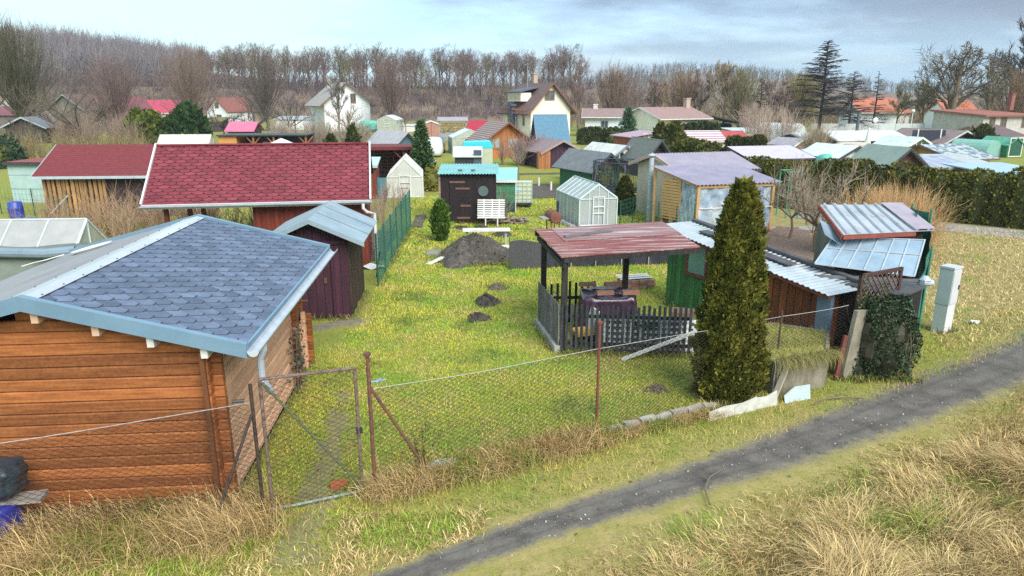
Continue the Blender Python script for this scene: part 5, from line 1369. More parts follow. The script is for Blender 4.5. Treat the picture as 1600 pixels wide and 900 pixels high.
# lean-to glazing
a, b, c, d = Vector((7.66, 13.92, 1.74)), Vector((9.52, 13.30, 1.58)), Vector((10.22, 14.13, 2.18)), Vector((8.38, 14.57, 2.20))
gl = mat('dusty blue pane', (.26, .35, .44), (.19, .27, .35), rough=.14, ns=2, fleck=.08, spec=.8)
mb = MB(); mb.slab(a, b, c, d, .008); pn = mb.build('glazing', gl, gs)
mb = MB(); up_ = Vector((0, 0, .014))
for i in range(7): mb.beam(a.lerp(b, i / 6) + up_, d.lerp(c, i / 6) + up_, .03, .025)
for f in (0, .58, 1): mb.beam(a.lerp(d, f) + up_ * .8, b.lerp(c, f) + up_ * .8, .035, .02)
mb.build('glazing_bars', metal_pale, pn)
mb = MB(); mb.slab(Vector((8.05, 14.35, 2.30)), Vector((8.35, 14.2, 2.1)), Vector((8.55, 14.9, 2.35)), Vector((8.3, 15.1, 2.5)), .01); mb.build('loose_pane', gl, gs)
mb = MB(); mb.prism([(8.12, 13.85, 0), (9.6, 13.5, 0), (9.95, 14.4, 0), (8.45, 14.4, 0)], (0, 0, 1.52)); mb.build('lean_to_wall', darkshed, gs)
mb = MB(); mb.beam((7.6, 13.75, 1.52), (9.75, 13.25, 1.50), .12, .05); mb.beam((7.7, 13.6, 1.46), (9.7, 13.2, 1.44), .05, .05); mb.build('shelf_board', mat('grey tarred board', (.13, .14, .15), (.09, .10, .11)), gs)
mb = MB(); mb.tube([(9.6, 13.15, 1.5), (9.85, 13.2, 1.47)], .07, 10); mb.lathe([(.10, 0), (.12, .02), (.05, .10)], 12, (9.7, 13.2, 1.52)); mb.build('vent_pipe', metal_pale, gs)
# dark low annex between orange hut and lean-to
an = T('dark_shed', 'near black low shed between the orange hut wall and the ivy', 'shed', (8.0, 13.4, 0), hutang + R(8))
mb = MB(); mb.box(-.2, 1.2, .0, 1.0, 0, 1.42); mb.build('wall', darkshed, an); MB().box(-.25, 1.25, -.06, 1.05, 1.424, 1.46).build('roof', dark_roof, an)
# lattice trellis, concrete slab, ivy, green mesh
tr = T('trellis', 'dark brown lattice trellis panel above the ivy', 'trellis', (7.72, 12.28, 1.22), R(24))
mb = MB(); W_, H_ = 1.22, .68
for x_ in (0, W_): mb.box(x_ - .035, x_ + .035, -.03, .03, 0, H_ + .03)
for z_ in (.0, H_): mb.box(-.035, W_ + .035, -.032, .032, z_ - .03, z_ + .03)
mb.build('frame', mat('dark brown frame', (.075, .035, .03), (.05, .025, .022), ns=5), tr)
mb = MB()
for i in range(-5, 12):
    for s in (1, -1):
        x0_, x1_ = i * .14, i * .14 + s * H_ * .8
        pts = []
        a0, a1 = Vector((x0_, s * .008, .03)), Vector((x1_, s * .008, H_ - .03))
        for q in (a0, a1): pass
        if a0.x < 0 or a0.x > W_:
            t_ = ((0 if a0.x < 0 else W_) - a0.x) / (a1.x - a0.x)
            if not 0 < t_ < 1: continue
            a0 = a0.lerp(a1, t_)
        if a1.x < 0 or a1.x > W_:
            t_ = ((0 if a1.x < 0 else W_) - a0.x) / (a1.x - a0.x); a1 = a0.lerp(a1, t_)
        if (a1 - a0).length > .05: mb.beam(a0, a1, .012, .026, up=(0, 1, 0))
mb.build('lattice', mat('weathered lattice', (.20, .14, .12), (.12, .08, .07), ns=6), tr)
sl = T('concrete_slab', 'upright lichen-grey concrete slab half covered by ivy', 'slab', (7.28, 11.75, 0), R(20))
mb = MB(); mb.prism([(0, 0, 0), (.62, 0, 0), (.66, 0, 1.30), (.18, 0, 1.34)], (0, .09, 0)); mb.build('slab_body', mat('lichen concrete', (.27, .25, .20), (.18, .165, .12), ns=4, fleck=.3, bump=.5, dirt=((.36, .34, .28), 7, .6)), sl)
iv = T('ivy', 'dark green ivy bush growing over the fence corner by the track', 'ivy', (8.10, 11.98, 0))
n = 9000
a, bq = rng.uniform(0, 6.283, n), np.abs(rng.normal(0, 1, n)); zf = rng.random(n) ** .85
rad = (.58 - .22 * zf ** 2) * (1 + .16 * np.sin(a * 4 + zf * 6) + .08 * np.sin(a * 9 - zf * 14)) * np.clip(1 - np.abs(rng.normal(0, .09, n)), .6, 1.08)
P = np.stack([np.cos(a) * rad * 1.12 + .05, np.sin(a) * rad * .78, zf * 1.52 + .05 * np.sin(a * 3)], 1)
ca = rng.random(n)
leaf_cloud('leaves', P, rng.uniform(.035, .075, n), mixcol(ca ** 2, (.018, .034, .016), (.085, .12, .06)) * rng.uniform(.6, 1.3, (n, 1)), leafmat('ivy leaves', .4), iv)
mb = MB(); lumpbody(mb, .50, .34, .68, 20, 12, .15, 1, .8); mb.build('inner_stems', mat('ivy stems', (.035, .035, .02), (.06, .05, .035), ns=7), iv)
twigs('stem', region(12, -.4, .5, -.3, .3, .2), 60, .9, .6, .006, (.16, .13, .09), (.30, .26, .19), iv)
n = 900; P = np.stack([rng.uniform(-.5, .45, n), rng.normal(0, .04, n), rng.uniform(1.2, 2.0, n)], 1); P[:, 1] += P[:, 0] * .42 + .25; P[:, 0] -= .05
P = P[(P[:, 2] < 1.5 + .3 * np.sin(P[:, 0] * 9)) | (np.abs(P[:, 0] + .42) < .07)]
leaf_cloud('climbing_leaves', P, rng.uniform(.03, .06, len(P)), colvar(len(P), (.03, .045, .02), (.14, .15, .07)), leafmat('ivy leaves', .4), iv)
gm = T('mesh_fence', 'green shade-net fence on leaning posts along the right side of the glazed shed', 'fence')
net = mat('green shade net', (.035, .19, .15), (.02, .13, .10), ns=30, fleck=.45, bs=120, rough=.8)
gp = [(8.75, 12.35, 1.25), (9.55, 13.2, 1.45), (10.35, 14.1, 2.0), (11.0, 15.2, 2.62), (11.2, 16.2, 2.6)]
for (a, b) in zip(gp[:-1], gp[1:]):
    mb = MB()
    for o_ in (0, .006): mb.sheet(lambda u, v: (a[0] + (b[0] - a[0]) * u + o_ + .03 * math.sin(u * 9 + v * 4), a[1] + (b[1] - a[1]) * u - o_, .08 + (a[2] + (b[2] - a[2]) * u - .04 * math.sin(u * 3.14) - .08) * v), 12, 8)
    mb.build('net', net, gm)
for (x_, y_, h_) in gp: post(gm, x_ + .02, y_ - .02, h_ + .06, .026, mat('pale green post', (.06, .25, .17), (.04, .18, .12)), False, (.05, .05))
mb = MB()
for o_ in (0, .01): mb.sheet(lambda u, v: (10.55 + .45 * u + o_, 15.0 + .6 * u, 1.6 + 1.0 * v + .1 * math.sin(u * 7)), 10, 8)
mb.build('net_fold', net, gm)
cb_ = T('meter_cabinet', 'tall narrow white electricity cabinet beside the track on the dry slope', 'cabinet', (11.08, 14.30, 0), R(28))
mb = MB(); mb.box(-.165, .165, -.14, .14, -.1, .66); mb.build('base', mat('light grey plinth', (.56, .58, .60), (.5, .52, .54), ns=4), cb_)
mb = MB(); mb.box(-.175, .175, -.15, .15, .668, 1.50); mb.build('body', mat('light grey cabinet', (.50, .52, .545), (.45, .47, .49), ns=3, fleck=.03), cb_); MB().prism([(-.19, -.165, 1.502), (.19, -.165, 1.502), (.19, .165, 1.502), (-.19, .165, 1.502)], (0, 0, .045)).build('lid', mat('light grey cabinet', (.50, .52, .545)), cb_)
dr = MB().box(-.155, .155, -.162, -.152, .70, 1.46).build('door', mat('light grey cabinet', (.50, .52, .545)), cb_); MB().box(.10, .13, -.18, -.163, 1.02, 1.12).build('handle', black, dr)
o = T('litter', 'small white piece of litter in the grass below the dry slope', 'litter', (12.2, 14.7, hz(12.2, 14.7) + .03)); mb = MB(); mb.sheet(lambda u, v: (-.1 + .2 * u, -.06 + .12 * v, .03 + .04 * math.sin(7 * u + 5 * v)), 6, 5); mb.build('crumpled_paper', white_paint, o)
# loose dead branches on the track
for i, (x_, y_, az_) in enumerate(((6.6, 10.75, .3), (3.4, 8.2, 1.2))):
    o = T('fallen_twig', ('thin bent grey twig lying on the track below the planter', 'short forked pale twig lying at the near edge of the track')[i], 'twig', (x_, y_, hz(x_, y_) + .03), az_)
    mb = MB(); mb.tube([(-.5, 0, .02), (-.15, .08, .04), (.2, .02, .03), (.45, -.16, .05)], .012, 5); mb.tube([(.1, .04, .03), (.3, .2, .05)], .008, 5); mb.build('branch', mat('grey stem', (.26, .22, .18)), o)
# pebbles scattered along the track
n = 170; x = rng.uniform(-.3, 13, n); y = track_y(x) + rng.normal(0, .35, n)
mb = MB()
for a_, b_ in zip(x, y):
    s_ = rng.uniform(.005, .017); mb.obox((a_, b_, hz(a_, b_) + .016 + s_ * .3), (s_ * 1.6, s_, s_ * .8), Matrix.Rotation(rng.uniform(0, 3), 3, Vector(rng.normal(0, 1, 3)).normalized()))
stuff(mb.build('gravel', mat('pale pebble', (.42, .40, .38), (.25, .24, .22), ns=30, var=.4)))
# ============================================================ ORNAMENTAL DRY SHRUB AND FRUIT TREE
wl = T('ornamental_grass', 'big fan of dry orange-straw canes behind the glazed shed', 'shrub', (14.3, 21.6, 0))
twigs('canes', region(40, -1.1, 1.1, -.7, .7), 3600, 2.25, .50, .006, (.42, .25, .11), (.72, .50, .28), wl, bend=.9, fork=1, seg=5, forklen=.3)
def fruit_tree(label, loc, h, spread, n1, c1, c2, name='fruit_tree', r=.07, dens=1.0, group=None):
    """small pruned tree: trunk, crooked limbs, many upright shoots"""
    root = T(name, label, 'tree', loc, rng.uniform(0, 6), group)
    P, Rr, Cc = [], [], []; tw = ([], [], [])
    hb = h * .32
    trunk = np.array([(0, 0, -.1), (.03 * h, .02, hb * .5), (0, .02 * h, hb)])
    P.append(trunk); Rr.append(np.array([r, r * .85, r * .75])); Cc.append(np.array(c1))
    for i in range(n1):
        a = 6.283 * i / n1 + rng.normal(0, .3); p = trunk[-1]; pts = [p]; el = rng.uniform(.3, .8)
        for k in range(4):
            p = p + np.array([math.cos(a) * math.cos(el), math.sin(a) * math.cos(el), math.sin(el)]) * spread * .28; pts.append(p); a += rng.normal(0, .35); el = np.clip(el + rng.normal(.05, .3), 0, 1.3)
        P.append(np.array(pts)); Rr.append(np.linspace(r * .5, r * .18, 5)); Cc.append(np.array(c1) * rng.uniform(.8, 1.3))
        for q in range(int(26 * dens)):
            k = rng.integers(1, 4); s = pts[k] + (pts[k + 1] - pts[k]) * rng.random()
            aa, ee = rng.uniform(0, 6.283), rng.uniform(.1, 1.45); L = h * rng.uniform(.10, .32); pts2 = [s]
            for j in range(3):
                s = s + np.array([math.cos(aa) * math.cos(ee), math.sin(aa) * math.cos(ee), math.sin(ee)]) * L / 3; pts2.append(s); aa += rng.normal(0, .3); ee = min(1.5, ee + .15)
            tw[0].append(np.array(pts2)); tw[1].append(np.linspace(r * .12, r * .04, 4)); tw[2].append(mixcol(rng.random(1), c1, c2)[0])
            if rng.random() < .7:
                s2 = pts2[1]; e2 = s2 + rng.normal(0, 1, 3) * L * .25 + np.array([0, 0, L * .25]); tw[0].append(np.array([s2, (s2 + e2) / 2 + rng.normal(0, .02, 3), e2])); tw[1].append(np.linspace(r * .09, r * .04, 3)); tw[2].append(mixcol(rng.random(1), c1, c2)[0])
    tubes_np('trunk', P, Rr, Cc, root, sides=5); tubes_np('crown', tw[0], tw[1], tw[2], root)
    return root
fruit_tree('bare pruned fruit tree with upright shoots left of the ribbed shed roof', (12.4, 22.6, 0), 2.9, 2.1, 9, (.17, .13, .10), (.42, .35, .27), r=.085, dens=2.2)
fruit_tree('bare reddish fruit tree between the pruned tree and the plastic wrapped pavilion', (12.6, 25.0, 0), 2.5, 1.6, 6, (.18, .13, .10), (.33, .25, .20), r=.06, dens=1.4)
mu = ribbon([(10.9, 20.0), (11.6, 22.5), (12.8, 25.0), (13.6, 27.5)], .9, 'bark_mulch', mat('bark mulch', (.12, .075, .055), (.22, .15, .12), ns=9, fleck=.5, bs=60, rough=.95), .012, 60, .2); struct(mu)
pth = ribbon([(12.2, 27.4), (15.5, 26.8), (17.5, 30), (16.8, 36)], .5, 'garden_path', concrete, .012, 60, .05); struct(pth)
cf = T('climbing_bars', 'green steel tube bars beside the plastic wrapped pavilion', 'climbing bars', (14.6, 29.5, 0)); mb = MB()
for x_, y_ in ((0, 0), (.55, 0), (0, .9), (.55, .9)): mb.tube([(x_, y_, 0), (x_, y_, 2.05)], .03, 6)
for z_ in (2.05,): mb.tube([(0, 0, z_), (.55, 0, z_)], .03, 6); mb.tube([(0, .9, z_), (.55, .9, z_)], .03, 6); mb.tube([(0, 0, z_), (0, .9, z_)], .03, 6)
mb.build('tube_frame', mat('bright green steel', (.05, .30, .20), (.04, .22, .15)), cf)
line_fence([(11.9, 20.3), (13.3, 24), (14.8, 28)], 1.25, 'thin rusty and green posts with wire beside the bark mulch', pm=rust, wm=wire_m, cell=.3, every=2.0)
# ============================================================ HEDGES
def hedge(name, label, pts, h, wd, n, size, c1, c2, step=.75, cat='hedge'):
    root = T(name, label, cat, (pts[0][0], pts[0][1], 0))
    P_ = np.array(pts, float); seg = np.concatenate([[0], np.cumsum(np.hypot(*np.diff(P_, axis=0).T))]); L = seg[-1]
    k = max(2, int(L / step))
    s0 = (np.arange(k) + .5) / k * L + rng.normal(0, .06, k)
    V, C = [], []; hh_ = h * rng.uniform(.90, 1.08, k)
    per = n // k; mbc = MB()
    for i in range(k):
        cx, cy = np.interp(s0[i], seg, P_[:, 0]) - pts[0][0], np.interp(s0[i], seg, P_[:, 1]) - pts[0][1]
        f = rng.random(per) ** .85; a = rng.uniform(0, 6.283, per)
        pr = (wd / 2) * np.where(f < .75, 1.0, np.sqrt(np.clip(1 - ((f - .75) / .25) ** 2, 0, 1)) * .9 + .1)
        rad = pr * (1.05 + .12 * np.sin(a * 5 + f * 19 + i)) * np.clip(1 - np.abs(rng.normal(0, .12, per)), .5, 1.1)
        P = np.stack([cx + np.cos(a) * rad, cy + np.sin(a) * rad, f * hh_[i]], 1)
        out = np.stack([np.cos(a) * .8, np.sin(a) * .8, np.full(per, .8)], 1) + rng.normal(0, .4, (per, 3)); out /= np.linalg.norm(out, axis=1)[:, None]
        side = np.cross(out, rng.normal(0, 1, (per, 3))); side /= np.linalg.norm(side, axis=1)[:, None]
        s = (size * rng.uniform(.6, 1.4, per))[:, None]
        V.append(np.stack([P - side * s * .12, P - side * s * .38 + out * s * .5, P + out * s, P + side * s * .38 + out * s * .45], 1).reshape(-1, 3))
        C.append(np.repeat(mixcol(np.clip(rng.normal(.5, .3, per), 0, 1), c1, c2) * rng.uniform(.75, 1.2), 4, 0))
        mbc.lathe([(wd * .40, 0), (wd * .42, hh_[i] * .5), (wd * .38, hh_[i] * .75), (wd * .12, hh_[i] * .97)], 9, (cx, cy, 0))
    V = np.concatenate(V); C = np.concatenate(C)
    np_mesh('foliage', V, [np.arange(len(V)).reshape(-1, 4)], leafmat('conifer sprays', .75), C, root)
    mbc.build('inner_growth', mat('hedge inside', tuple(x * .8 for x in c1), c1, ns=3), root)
    return root
HC1, HC2 = (.045, .056, .012), (.17, .16, .03)
HEDGE = [(27.5, 22.8), (25, 24.9), (23.2, 26.6), (21.0, 28.9), (18.3, 31.4), (15.8, 32.8), (14.2, 35.5), (13.2, 39)]
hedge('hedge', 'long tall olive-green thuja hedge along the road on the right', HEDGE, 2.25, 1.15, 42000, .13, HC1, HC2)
# ============================================================ MID GARDENS: sizes surveyed from sight lines
def house_px(name, label, cat, px, py, wpx, eave_py, ridge_py, d, rz, wall, roof, style='ridge_y', **k):
    p = G(px, py); t = p.y / ray(px, py)[1]; w = wpx * t
    he = PY(px, eave_py, p.y).z
    if style == 'ridge_x': hr = PY(px, ridge_py, p.y + d / 2).z
    elif style == 'mono': hr = PY(px, ridge_py, p.y + d).z
    else: hr = PY(px, ridge_py, p.y).z
    he = max(he, .3); hr = max(hr, he + .05)
    return house(name, label, cat, (p.x, p.y, hz(p.x, p.y)), rz, w, d, he, hr, wall, roof, style, **k)
turq = mat('turquoise sheet', (.19, .43, .42), (.15, .36, .36), ns=2, rough=.4, fleck=.06)
mint = mat('mint sheet roof', (.24, .55, .50), (.20, .48, .43), ns=2, rough=.4, fleck=.05)
oldplank = planks('old black-brown boards', (.021, .010, .013), (.010, .006, .008), 'x', .17, (.010, .007, .008), dirt=((.07, .036, .03), 1.6, .66))
sh = house('plank_shed', 'dark old plank shed with turquoise corrugated roof on the lawn', 'shed', (.52, 29.4, 0), R(-3), 2.35, 2.1, 2.1, 2.26, oldplank, turq, 'mono', ov=(.12, .2), corr=(.13, .016), doors=[('f', -.32, .08, .95, 1.75, oldplank)])
mb = MB(); pl = planes(2.35, 2.1)['f']
for z_, u0, u1 in ((1.45, -.55, .05), (.72, -.35, .08), (.2, -.5, .05), (1.72, -.8, -.15)): pbox(mb, pl, u0, u1, z_, z_ + .08, .036, .06)
mb.build('repair_batten', mat('reddish batten', (.18, .09, .065), (.12, .06, .05)), sh)
mb = MB()
for a_ in range(16): pass
mb.lathe([(.22, 0), (.22, .012)], 16, (.62, -.045, 1.38), Matrix.Rotation(R(90), 3, 'X')); mb.build('window', mat('clouded oval glass', (.11, .15, .15), (.08, .12, .12), rough=.2), sh)
MB().box(-1.26, -1.18, -.06, 2.1, .1, 2.0).build('side_boards', planks('pale side boards', (.30, .22, .16), (.2, .14, .1), 'z', .18), sh)
mb = MB()
for i in range(2): mb.obox((-.35 + i * .55, .2, 2.23), (.16, .1, .06), .4)
mb.build('roof_stone', mat('dark stone', (.08, .08, .08)), sh)
gmt = planks('green ribbed steel', (.045, .20, .10), (.035, .16, .08), 'z', .13, (.02, .10, .05), fleck=.08)
gsd = house('metal_shed', 'green ribbed metal shed with mint roof behind the dark plank shed', 'shed', (2.25, 32.3, 0), R(-6), 1.0, 1.9, 1.5, 1.82, gmt, mint, 'mono', ov=(.08, .1), th=.04, trim=white_pvc)
mb = MB(); mb.box(.5, .54, -.02, .03, 0, 1.5); mb.build('corner_trim', white_pvc, gsd); MB().box(-.5, .48, -.012, -.004, 0, .42).build('base_panel', mat('dark teal panel', (.015, .05, .06)), gsd)
ib = T('water_tank', 'caged yellowish water tank on a black wheeled pallet beside the green metal shed', 'tank', (3.18, 34.0, 0), R(-6))
MB().box(-.52, .52, -.45, .45, .28, 1.22).build('tank_body', mat('translucent tank plastic', (.52, .56, .38), (.44, .50, .36), ns=1.5, rough=.4), ib)
MB().box(-.5, .0, -.462, -.452, .75, 1.05).build('label_plate', mat('pale blue plate', (.42, .62, .72)), ib)
mb = MB()
for i in range(6): mb.beam((-.54 + i * .216, -.48, .25), (-.54 + i * .216, -.48, 1.25), .018); mb.beam((.54, -.45 + i * .18, .25), (.54, -.45 + i * .18, 1.25), .018)
for j in range(6): mb.beam((-.55, -.48, .25 + j * .2), (.55, -.48, .25 + j * .2), .018); mb.beam((.545, -.48, .25 + j * .2), (.545, .48, .25 + j * .2), .018)
mb.build('cage', alu, ib); MB().box(-.55, .55, -.48, .48, .16, .24).build('pallet', black, ib)
for x_ in (-.4, .4): mb = MB(); mb.lathe([(.09, -.04), (.09, .04)], 12, (x_, -.42, .085), Matrix.Rotation(R(90), 3, 'X')); mb.build('wheel', black, ib)
bn = T('garden_bench', 'white slatted bench tipped against the dark plank shed', 'bench', (1.42, 28.75, 0), R(-6))
mb = MB()
for i in range(8): mb.obox((0, .12 + i * .04, .42 + i * .085), (1.15, .02, .055), Matrix.Rotation(R(-25), 3, 'X'))
for x_ in (-.3, .05, .35): mb.beam((x_, .10, .36), (x_, .42, 1.05), .04)
mb.build('backrest', white_paint, bn)
mb = MB()
for i in range(4): mb.box(-.55, .6, -.32 + i * .1, -.25 + i * .1, .36, .385)
mb.build('seat', white_paint, bn)
for x_ in (-.2, .3): mb = MB(); mb.beam((x_, -.3, 0), (x_, -.28, .35), .05); mb.beam((x_, -.28, .04), (x_, .1, .04), .04); mb.build('leg', white_paint, bn)
wp = T('firewood_heap', 'loose heap of cut branches on the grass at the shed corner', 'woodpile', (2.35, 29.3, 0))
mb = MB()
for i in range(46):
    a_ = rng.uniform(0, 3.14); c_ = Vector((rng.uniform(-.7, .6), rng.uniform(-.4, .4), rng.uniform(.03, .22))); d_ = Vector((math.cos(a_), math.sin(a_) * .6, rng.normal(0, .15))) * rng.uniform(.15, .4)
    mb.tube([c_ - d_, c_ + d_], rng.uniform(.02, .05), 6)
mb.build('branch', mat('cut branch', (.30, .24, .19), (.14, .10, .08), ns=9, var=.4), wp)
brush('grey-green prunings leaning between the dark plank shed and the green metal shed', region(10, 1.95, 2.3, 29.8, 30.6), 60, 1.2, .4, (.16, .17, .12), (.30, .30, .24), .012)
thuja('thuja', 'small vivid green thuja standing on the lawn before the dark plank shed', (-.62, 25.75, 0), PY(692, 313, 25.75).z, lambda f: .27 * (math.sin(min(1, (f * .92 + .10)) * math.pi) ** .7) + .01, 5200, .11, (.045, .11, .02), (.15, .24, .035))
greenhouse('clear polycarbonate greenhouse with white door right of the lawn', (5.77, 27.75, 0), R(9), 1.62, 3.1, 1.22, 1.80, 4, 6)
mb = MB(); o = T('stone_edging', 'row of pale stones along the left side of the clear greenhouse', 'stones', (4.8, 27.8, 0))
for i in range(15): mb.obox((-.05 - .045 * i + rng.normal(0, .03), .22 * i, .06), (rng.uniform(.14, .24), rng.uniform(.14, .22), .14), rng.uniform(0, 3))
mb.build('stones', mat('pale stone', (.46, .44, .42), (.3, .28, .27), ns=8, var=.3), o)
o = T('white_board', 'white board lying on the greenhouse doorstep with dark pots', 'board', (5.7, 27.3, 0)); MB().box(-.75, .8, -.12, .12, 0, .22).build('plank', white_paint, o)
bq = T('barrel_smoker', 'rust red barrel smoker with black chimney on a stand', 'smoker', (3.75, 26.6, 0), R(10))
mb = MB(); mb.lathe([(.20, -.4), (.23, -.38), (.23, .38), (.20, .4)], 18, (0, 0, .72), Matrix.Rotation(R(90), 3, 'X')); mb.build('barrel_body', mat('rust red steel', (.20, .07, .05), (.13, .05, .04), ns=6), bq)
mb = MB(); mb.lathe([(.20, -.412), (.20, -.402)], 18, (0, 0, .72), Matrix.Rotation(R(90), 3, 'X')); mb.build('end_cap', mat('pinkish sheet', (.36, .22, .20)), bq)
MB().tube([(.22, .1, .72), (.22, .1, 1.3)], .05, 8).build('chimney', black, bq)
for x_ in (-.16, .16): mb = MB(); mb.beam((x_, -.3, 0), (x_, -.3, .6), .04); mb.beam((x_, .3, 0), (x_, .3, .6), .04); mb.build('leg', rust, bq)
MB().box(-.52, -.24, -.3, .3, .66, .70).build('side_shelf', mat('grey board', (.3, .29, .28)), bq)
thuja('thuja', 'bushy olive thuja between the clear greenhouse and the flue pipe', (7.70, 31.2, 0), PY(987, 276, 31.2).z, lambda f: .40 * (min(1, .7 + f * 2) if f < .15 else (1 - ((f - .15) / .85) ** 1.9) ** .8) + .015, 5200, .12, (.04, .055, .012), (.125, .12, .025))
line_fence([(6.75, 28.0), (7.6, 29.2), (8.25, 27.6)], 1.05, 'sagging green wire fence before the trampoline', cell=.16, every=1.3)
# trampoline
tp = T('trampoline', 'round trampoline with dark safety net and bent green-grey poles', 'trampoline', (8.55, 35.6, 0))
Rt = 1.45
mb = MB(); mb.lathe([(Rt * .99, .55), (Rt, .56)], 28); mb.build('mat', mat('black mat', (.02, .025, .03)), tp)
mb = MB(); V = [];
mb.sheet(lambda u, v: (math.cos(u * 6.283) * (Rt - .12 + .22 * v), math.sin(u * 6.283) * (Rt - .12 + .22 * v), .62 + .01 * v), 32, 1); mb.build('edge_pad', mat('blue pad', (.03, .10, .20)), tp)
mb = MB(); mb.tube([(math.cos(a_) * (Rt + .12), math.sin(a_) * (Rt + .12), .42) for a_ in np.linspace(0, 6.283, 32)], .03, 6); mb.build('rim', mat('bright green rim', (.10, .42, .14)), tp)
mb = MB()
for i in range(44):
    a_ = 6.283 * i / 44; mb.beam((math.cos(a_) * Rt, math.sin(a_) * Rt, .6), (math.cos(a_) * Rt, math.sin(a_) * Rt, 2.0), .016)
for j in range(22): z_ = .62 + j * .066; mb.tube([(math.cos(a_) * Rt, math.sin(a_) * Rt, z_) for a_ in np.linspace(0, 6.283, 33)], .008, 3)
mb.build('safety_net', mat('dark net', (.020, .028, .035)), tp)
for i in range(6):
    a_ = 6.283 * i / 6 + .4; c_, s_ = math.cos(a_), math.sin(a_)
    MB().tube([(c_ * (Rt + .15), s_ * (Rt + .15), 0), (c_ * (Rt + .18), s_ * (Rt + .18), 1.2), (c_ * (Rt + .08), s_ * (Rt + .08), 1.75), (c_ * (Rt - .05), s_ * (Rt - .05), 2.03)], .028, 6).build('pole', mat('dark steel pole', (.10, .115, .13), (.07, .08, .09)), tp)
mb = MB(); mb.tube([(math.cos(a_) * Rt, math.sin(a_) * Rt, 2.03) for a_ in np.linspace(0, 6.283, 33)], .03, 6); mb.build('top_ring', mat('dark blue ring', (.03, .055, .10)), tp)
# plastic wrapped pavilion
mauve = mat('mauve corrugated sheet', (.31, .275, .36), (.25, .22, .30), ns=2, rough=.4, fleck=.05)
mauve2 = mat('pale mauve corrugated sheet', (.33, .285, .36), (.28, .245, .31), ns=1.5, rough=.45, fleck=.05)
timber = mat('pale new timber', (.52, .32, .14), (.44, .26, .11), ns=3, fleck=.12)
cream = mat('beige wall board', (.52, .46, .38), (.45, .39, .31), ns=2)
pv = T('pavilion', 'open timber lean-to wrapped in clear plastic sheet under a mauve corrugated roof', 'pavilion', (9.4, 26.3, 0))
A, B, Cc_, D = Vector((0, 0, 1.90)), Vector((3.35, .30, 1.95)), Vector((2.75, 3.0, 2.40)), Vector((-1.20, 2.15, 2.44))
mb = MB(); mb.corr(A + Vector((-.12, -.15, .03)), B + Vector((.1, -.12, .03)), Cc_, D + Vector((-.12, 0, .03)), .16, .022); mb.build('roof', mauve, pv)
film = mat('hazy plastic film', (.50, .56, .62), (.24, .34, .48), ns=1.8, rough=.12, bump=1.6, bs=4, spec=1.0, fleck=.3, alpha=.86)
def film_sheet(P, Q, zt0, zt1, name='plastic_sheet', k=36):
    mb = MB(); P, Q = Vector(P), Vector(Q); n_ = Vector((Q.y - P.y, P.x - Q.x, 0)).normalized()
    for o_ in (0, .008): mb.sheet(lambda u, v: P.lerp(Q, u) + n_ * (o_ + .06 * math.sin(u * 23 + v * 5) * math.sin(v * 4 + u * 9) + .035 * math.sin(u * 51 - v * 7 + 3 * math.sin(v * 5))) + Vector((0, 0, .06 + (zt0 + (zt1 - zt0) * u - .06) * v)), k, 14)
    return mb.build(name, film, pv, True)
film_sheet((.03, .02, 0), (3.1, .32, 0), 1.86, 1.9)
film_sheet((-.66, 1.18, 0), (-.02, .06, 0), 2.12, 1.86, k=20)
for p_, h_ in (((0, 0), 1.9), ((3.15, .30), 1.9), ((-.68, 1.22), 2.14), ((-1.15, 2.05), 2.38)):
    MB().box(p_[0] - .05, p_[0] + .05, p_[1] - .05, p_[1] + .05, 0, h_).build('post', timber, pv)
mb = MB(); mb.beam((0, -.02, 1.84), (3.2, .28, 1.88), .06, .10); mb.beam((-.02, .0, 1.86), (-1.2, 2.1, 2.38), .06, .12); mb.build('beam', timber, pv)
mb = MB(); mb.beam((.05, -.04, .10), (3.15, .26, .10), .05, .08); mb.build('sill', mat('red sill', (.45, .08, .06)), pv)
MB().beam((.05, -.05, 1.0), (3.1, .25, 1.02), .02, .03).build('tape', white_pvc, pv)
pal = T('pallet_panel', 'tall slatted timber pallet panel on the left face of the plastic wrapped pavilion', 'panel', (8.72, 27.45, 0), math.atan2(-1.12, .64))
mb = MB()
for j in range(13): mb.box(-.5, .48, -.06, -.035, .50 + j * .118, .60 + j * .118)
mb.box(-.5, .48, -.06, -.035, .06, .14); mb.box(-.5, .48, -.06, -.035, .40, .46)
mb.build('slats', timber, pal); mb = MB()
for x_ in (-.48, -.02, .44): mb.box(x_ - .03, x_ + .05, -.034, .0, .0, 2.1)
mb.build('battens', timber, pal)
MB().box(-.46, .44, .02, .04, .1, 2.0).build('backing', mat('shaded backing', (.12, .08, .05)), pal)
hp = T('garden_house', 'beige garden house with a pale mauve corrugated gable roof behind the plastic wrapped pavilion', 'garden house', (11.2, 29.6, 0), R(14))
mb = MB(); mb.prism([(-1.95, -.3, 0), (-1.95, 3.2, 0), (-1.95, 3.2, 2.25), (-1.95, 1.5, 2.72), (-1.95, -.3, 2.25)], (3.7, 0, 0)); mb.build('wall', cream, hp)
mb = MB(); mb.corr((-2.2, -.65, 2.22), (1.95, -.65, 2.22), (1.95, 1.5, 2.80), (-2.2, 1.5, 2.80), .16, .018); mb.corr((1.95, 3.6, 2.22), (-2.2, 3.6, 2.22), (-2.2, 1.5, 2.80), (1.95, 1.5, 2.80), .16, .018); mb.build('roof', mauve2, hp)
for ye_ in (-.67, 3.62): MB().prism([(-2.26, 1.5, 2.84), (-2.26, ye_, 2.26), (-2.26, ye_, 2.10), (-2.26, 1.5, 2.66)], (.05, 0, 0)).build('bargeboard', mat('pinkish beige board', (.50, .36, .30), (.42, .30, .25)), hp)
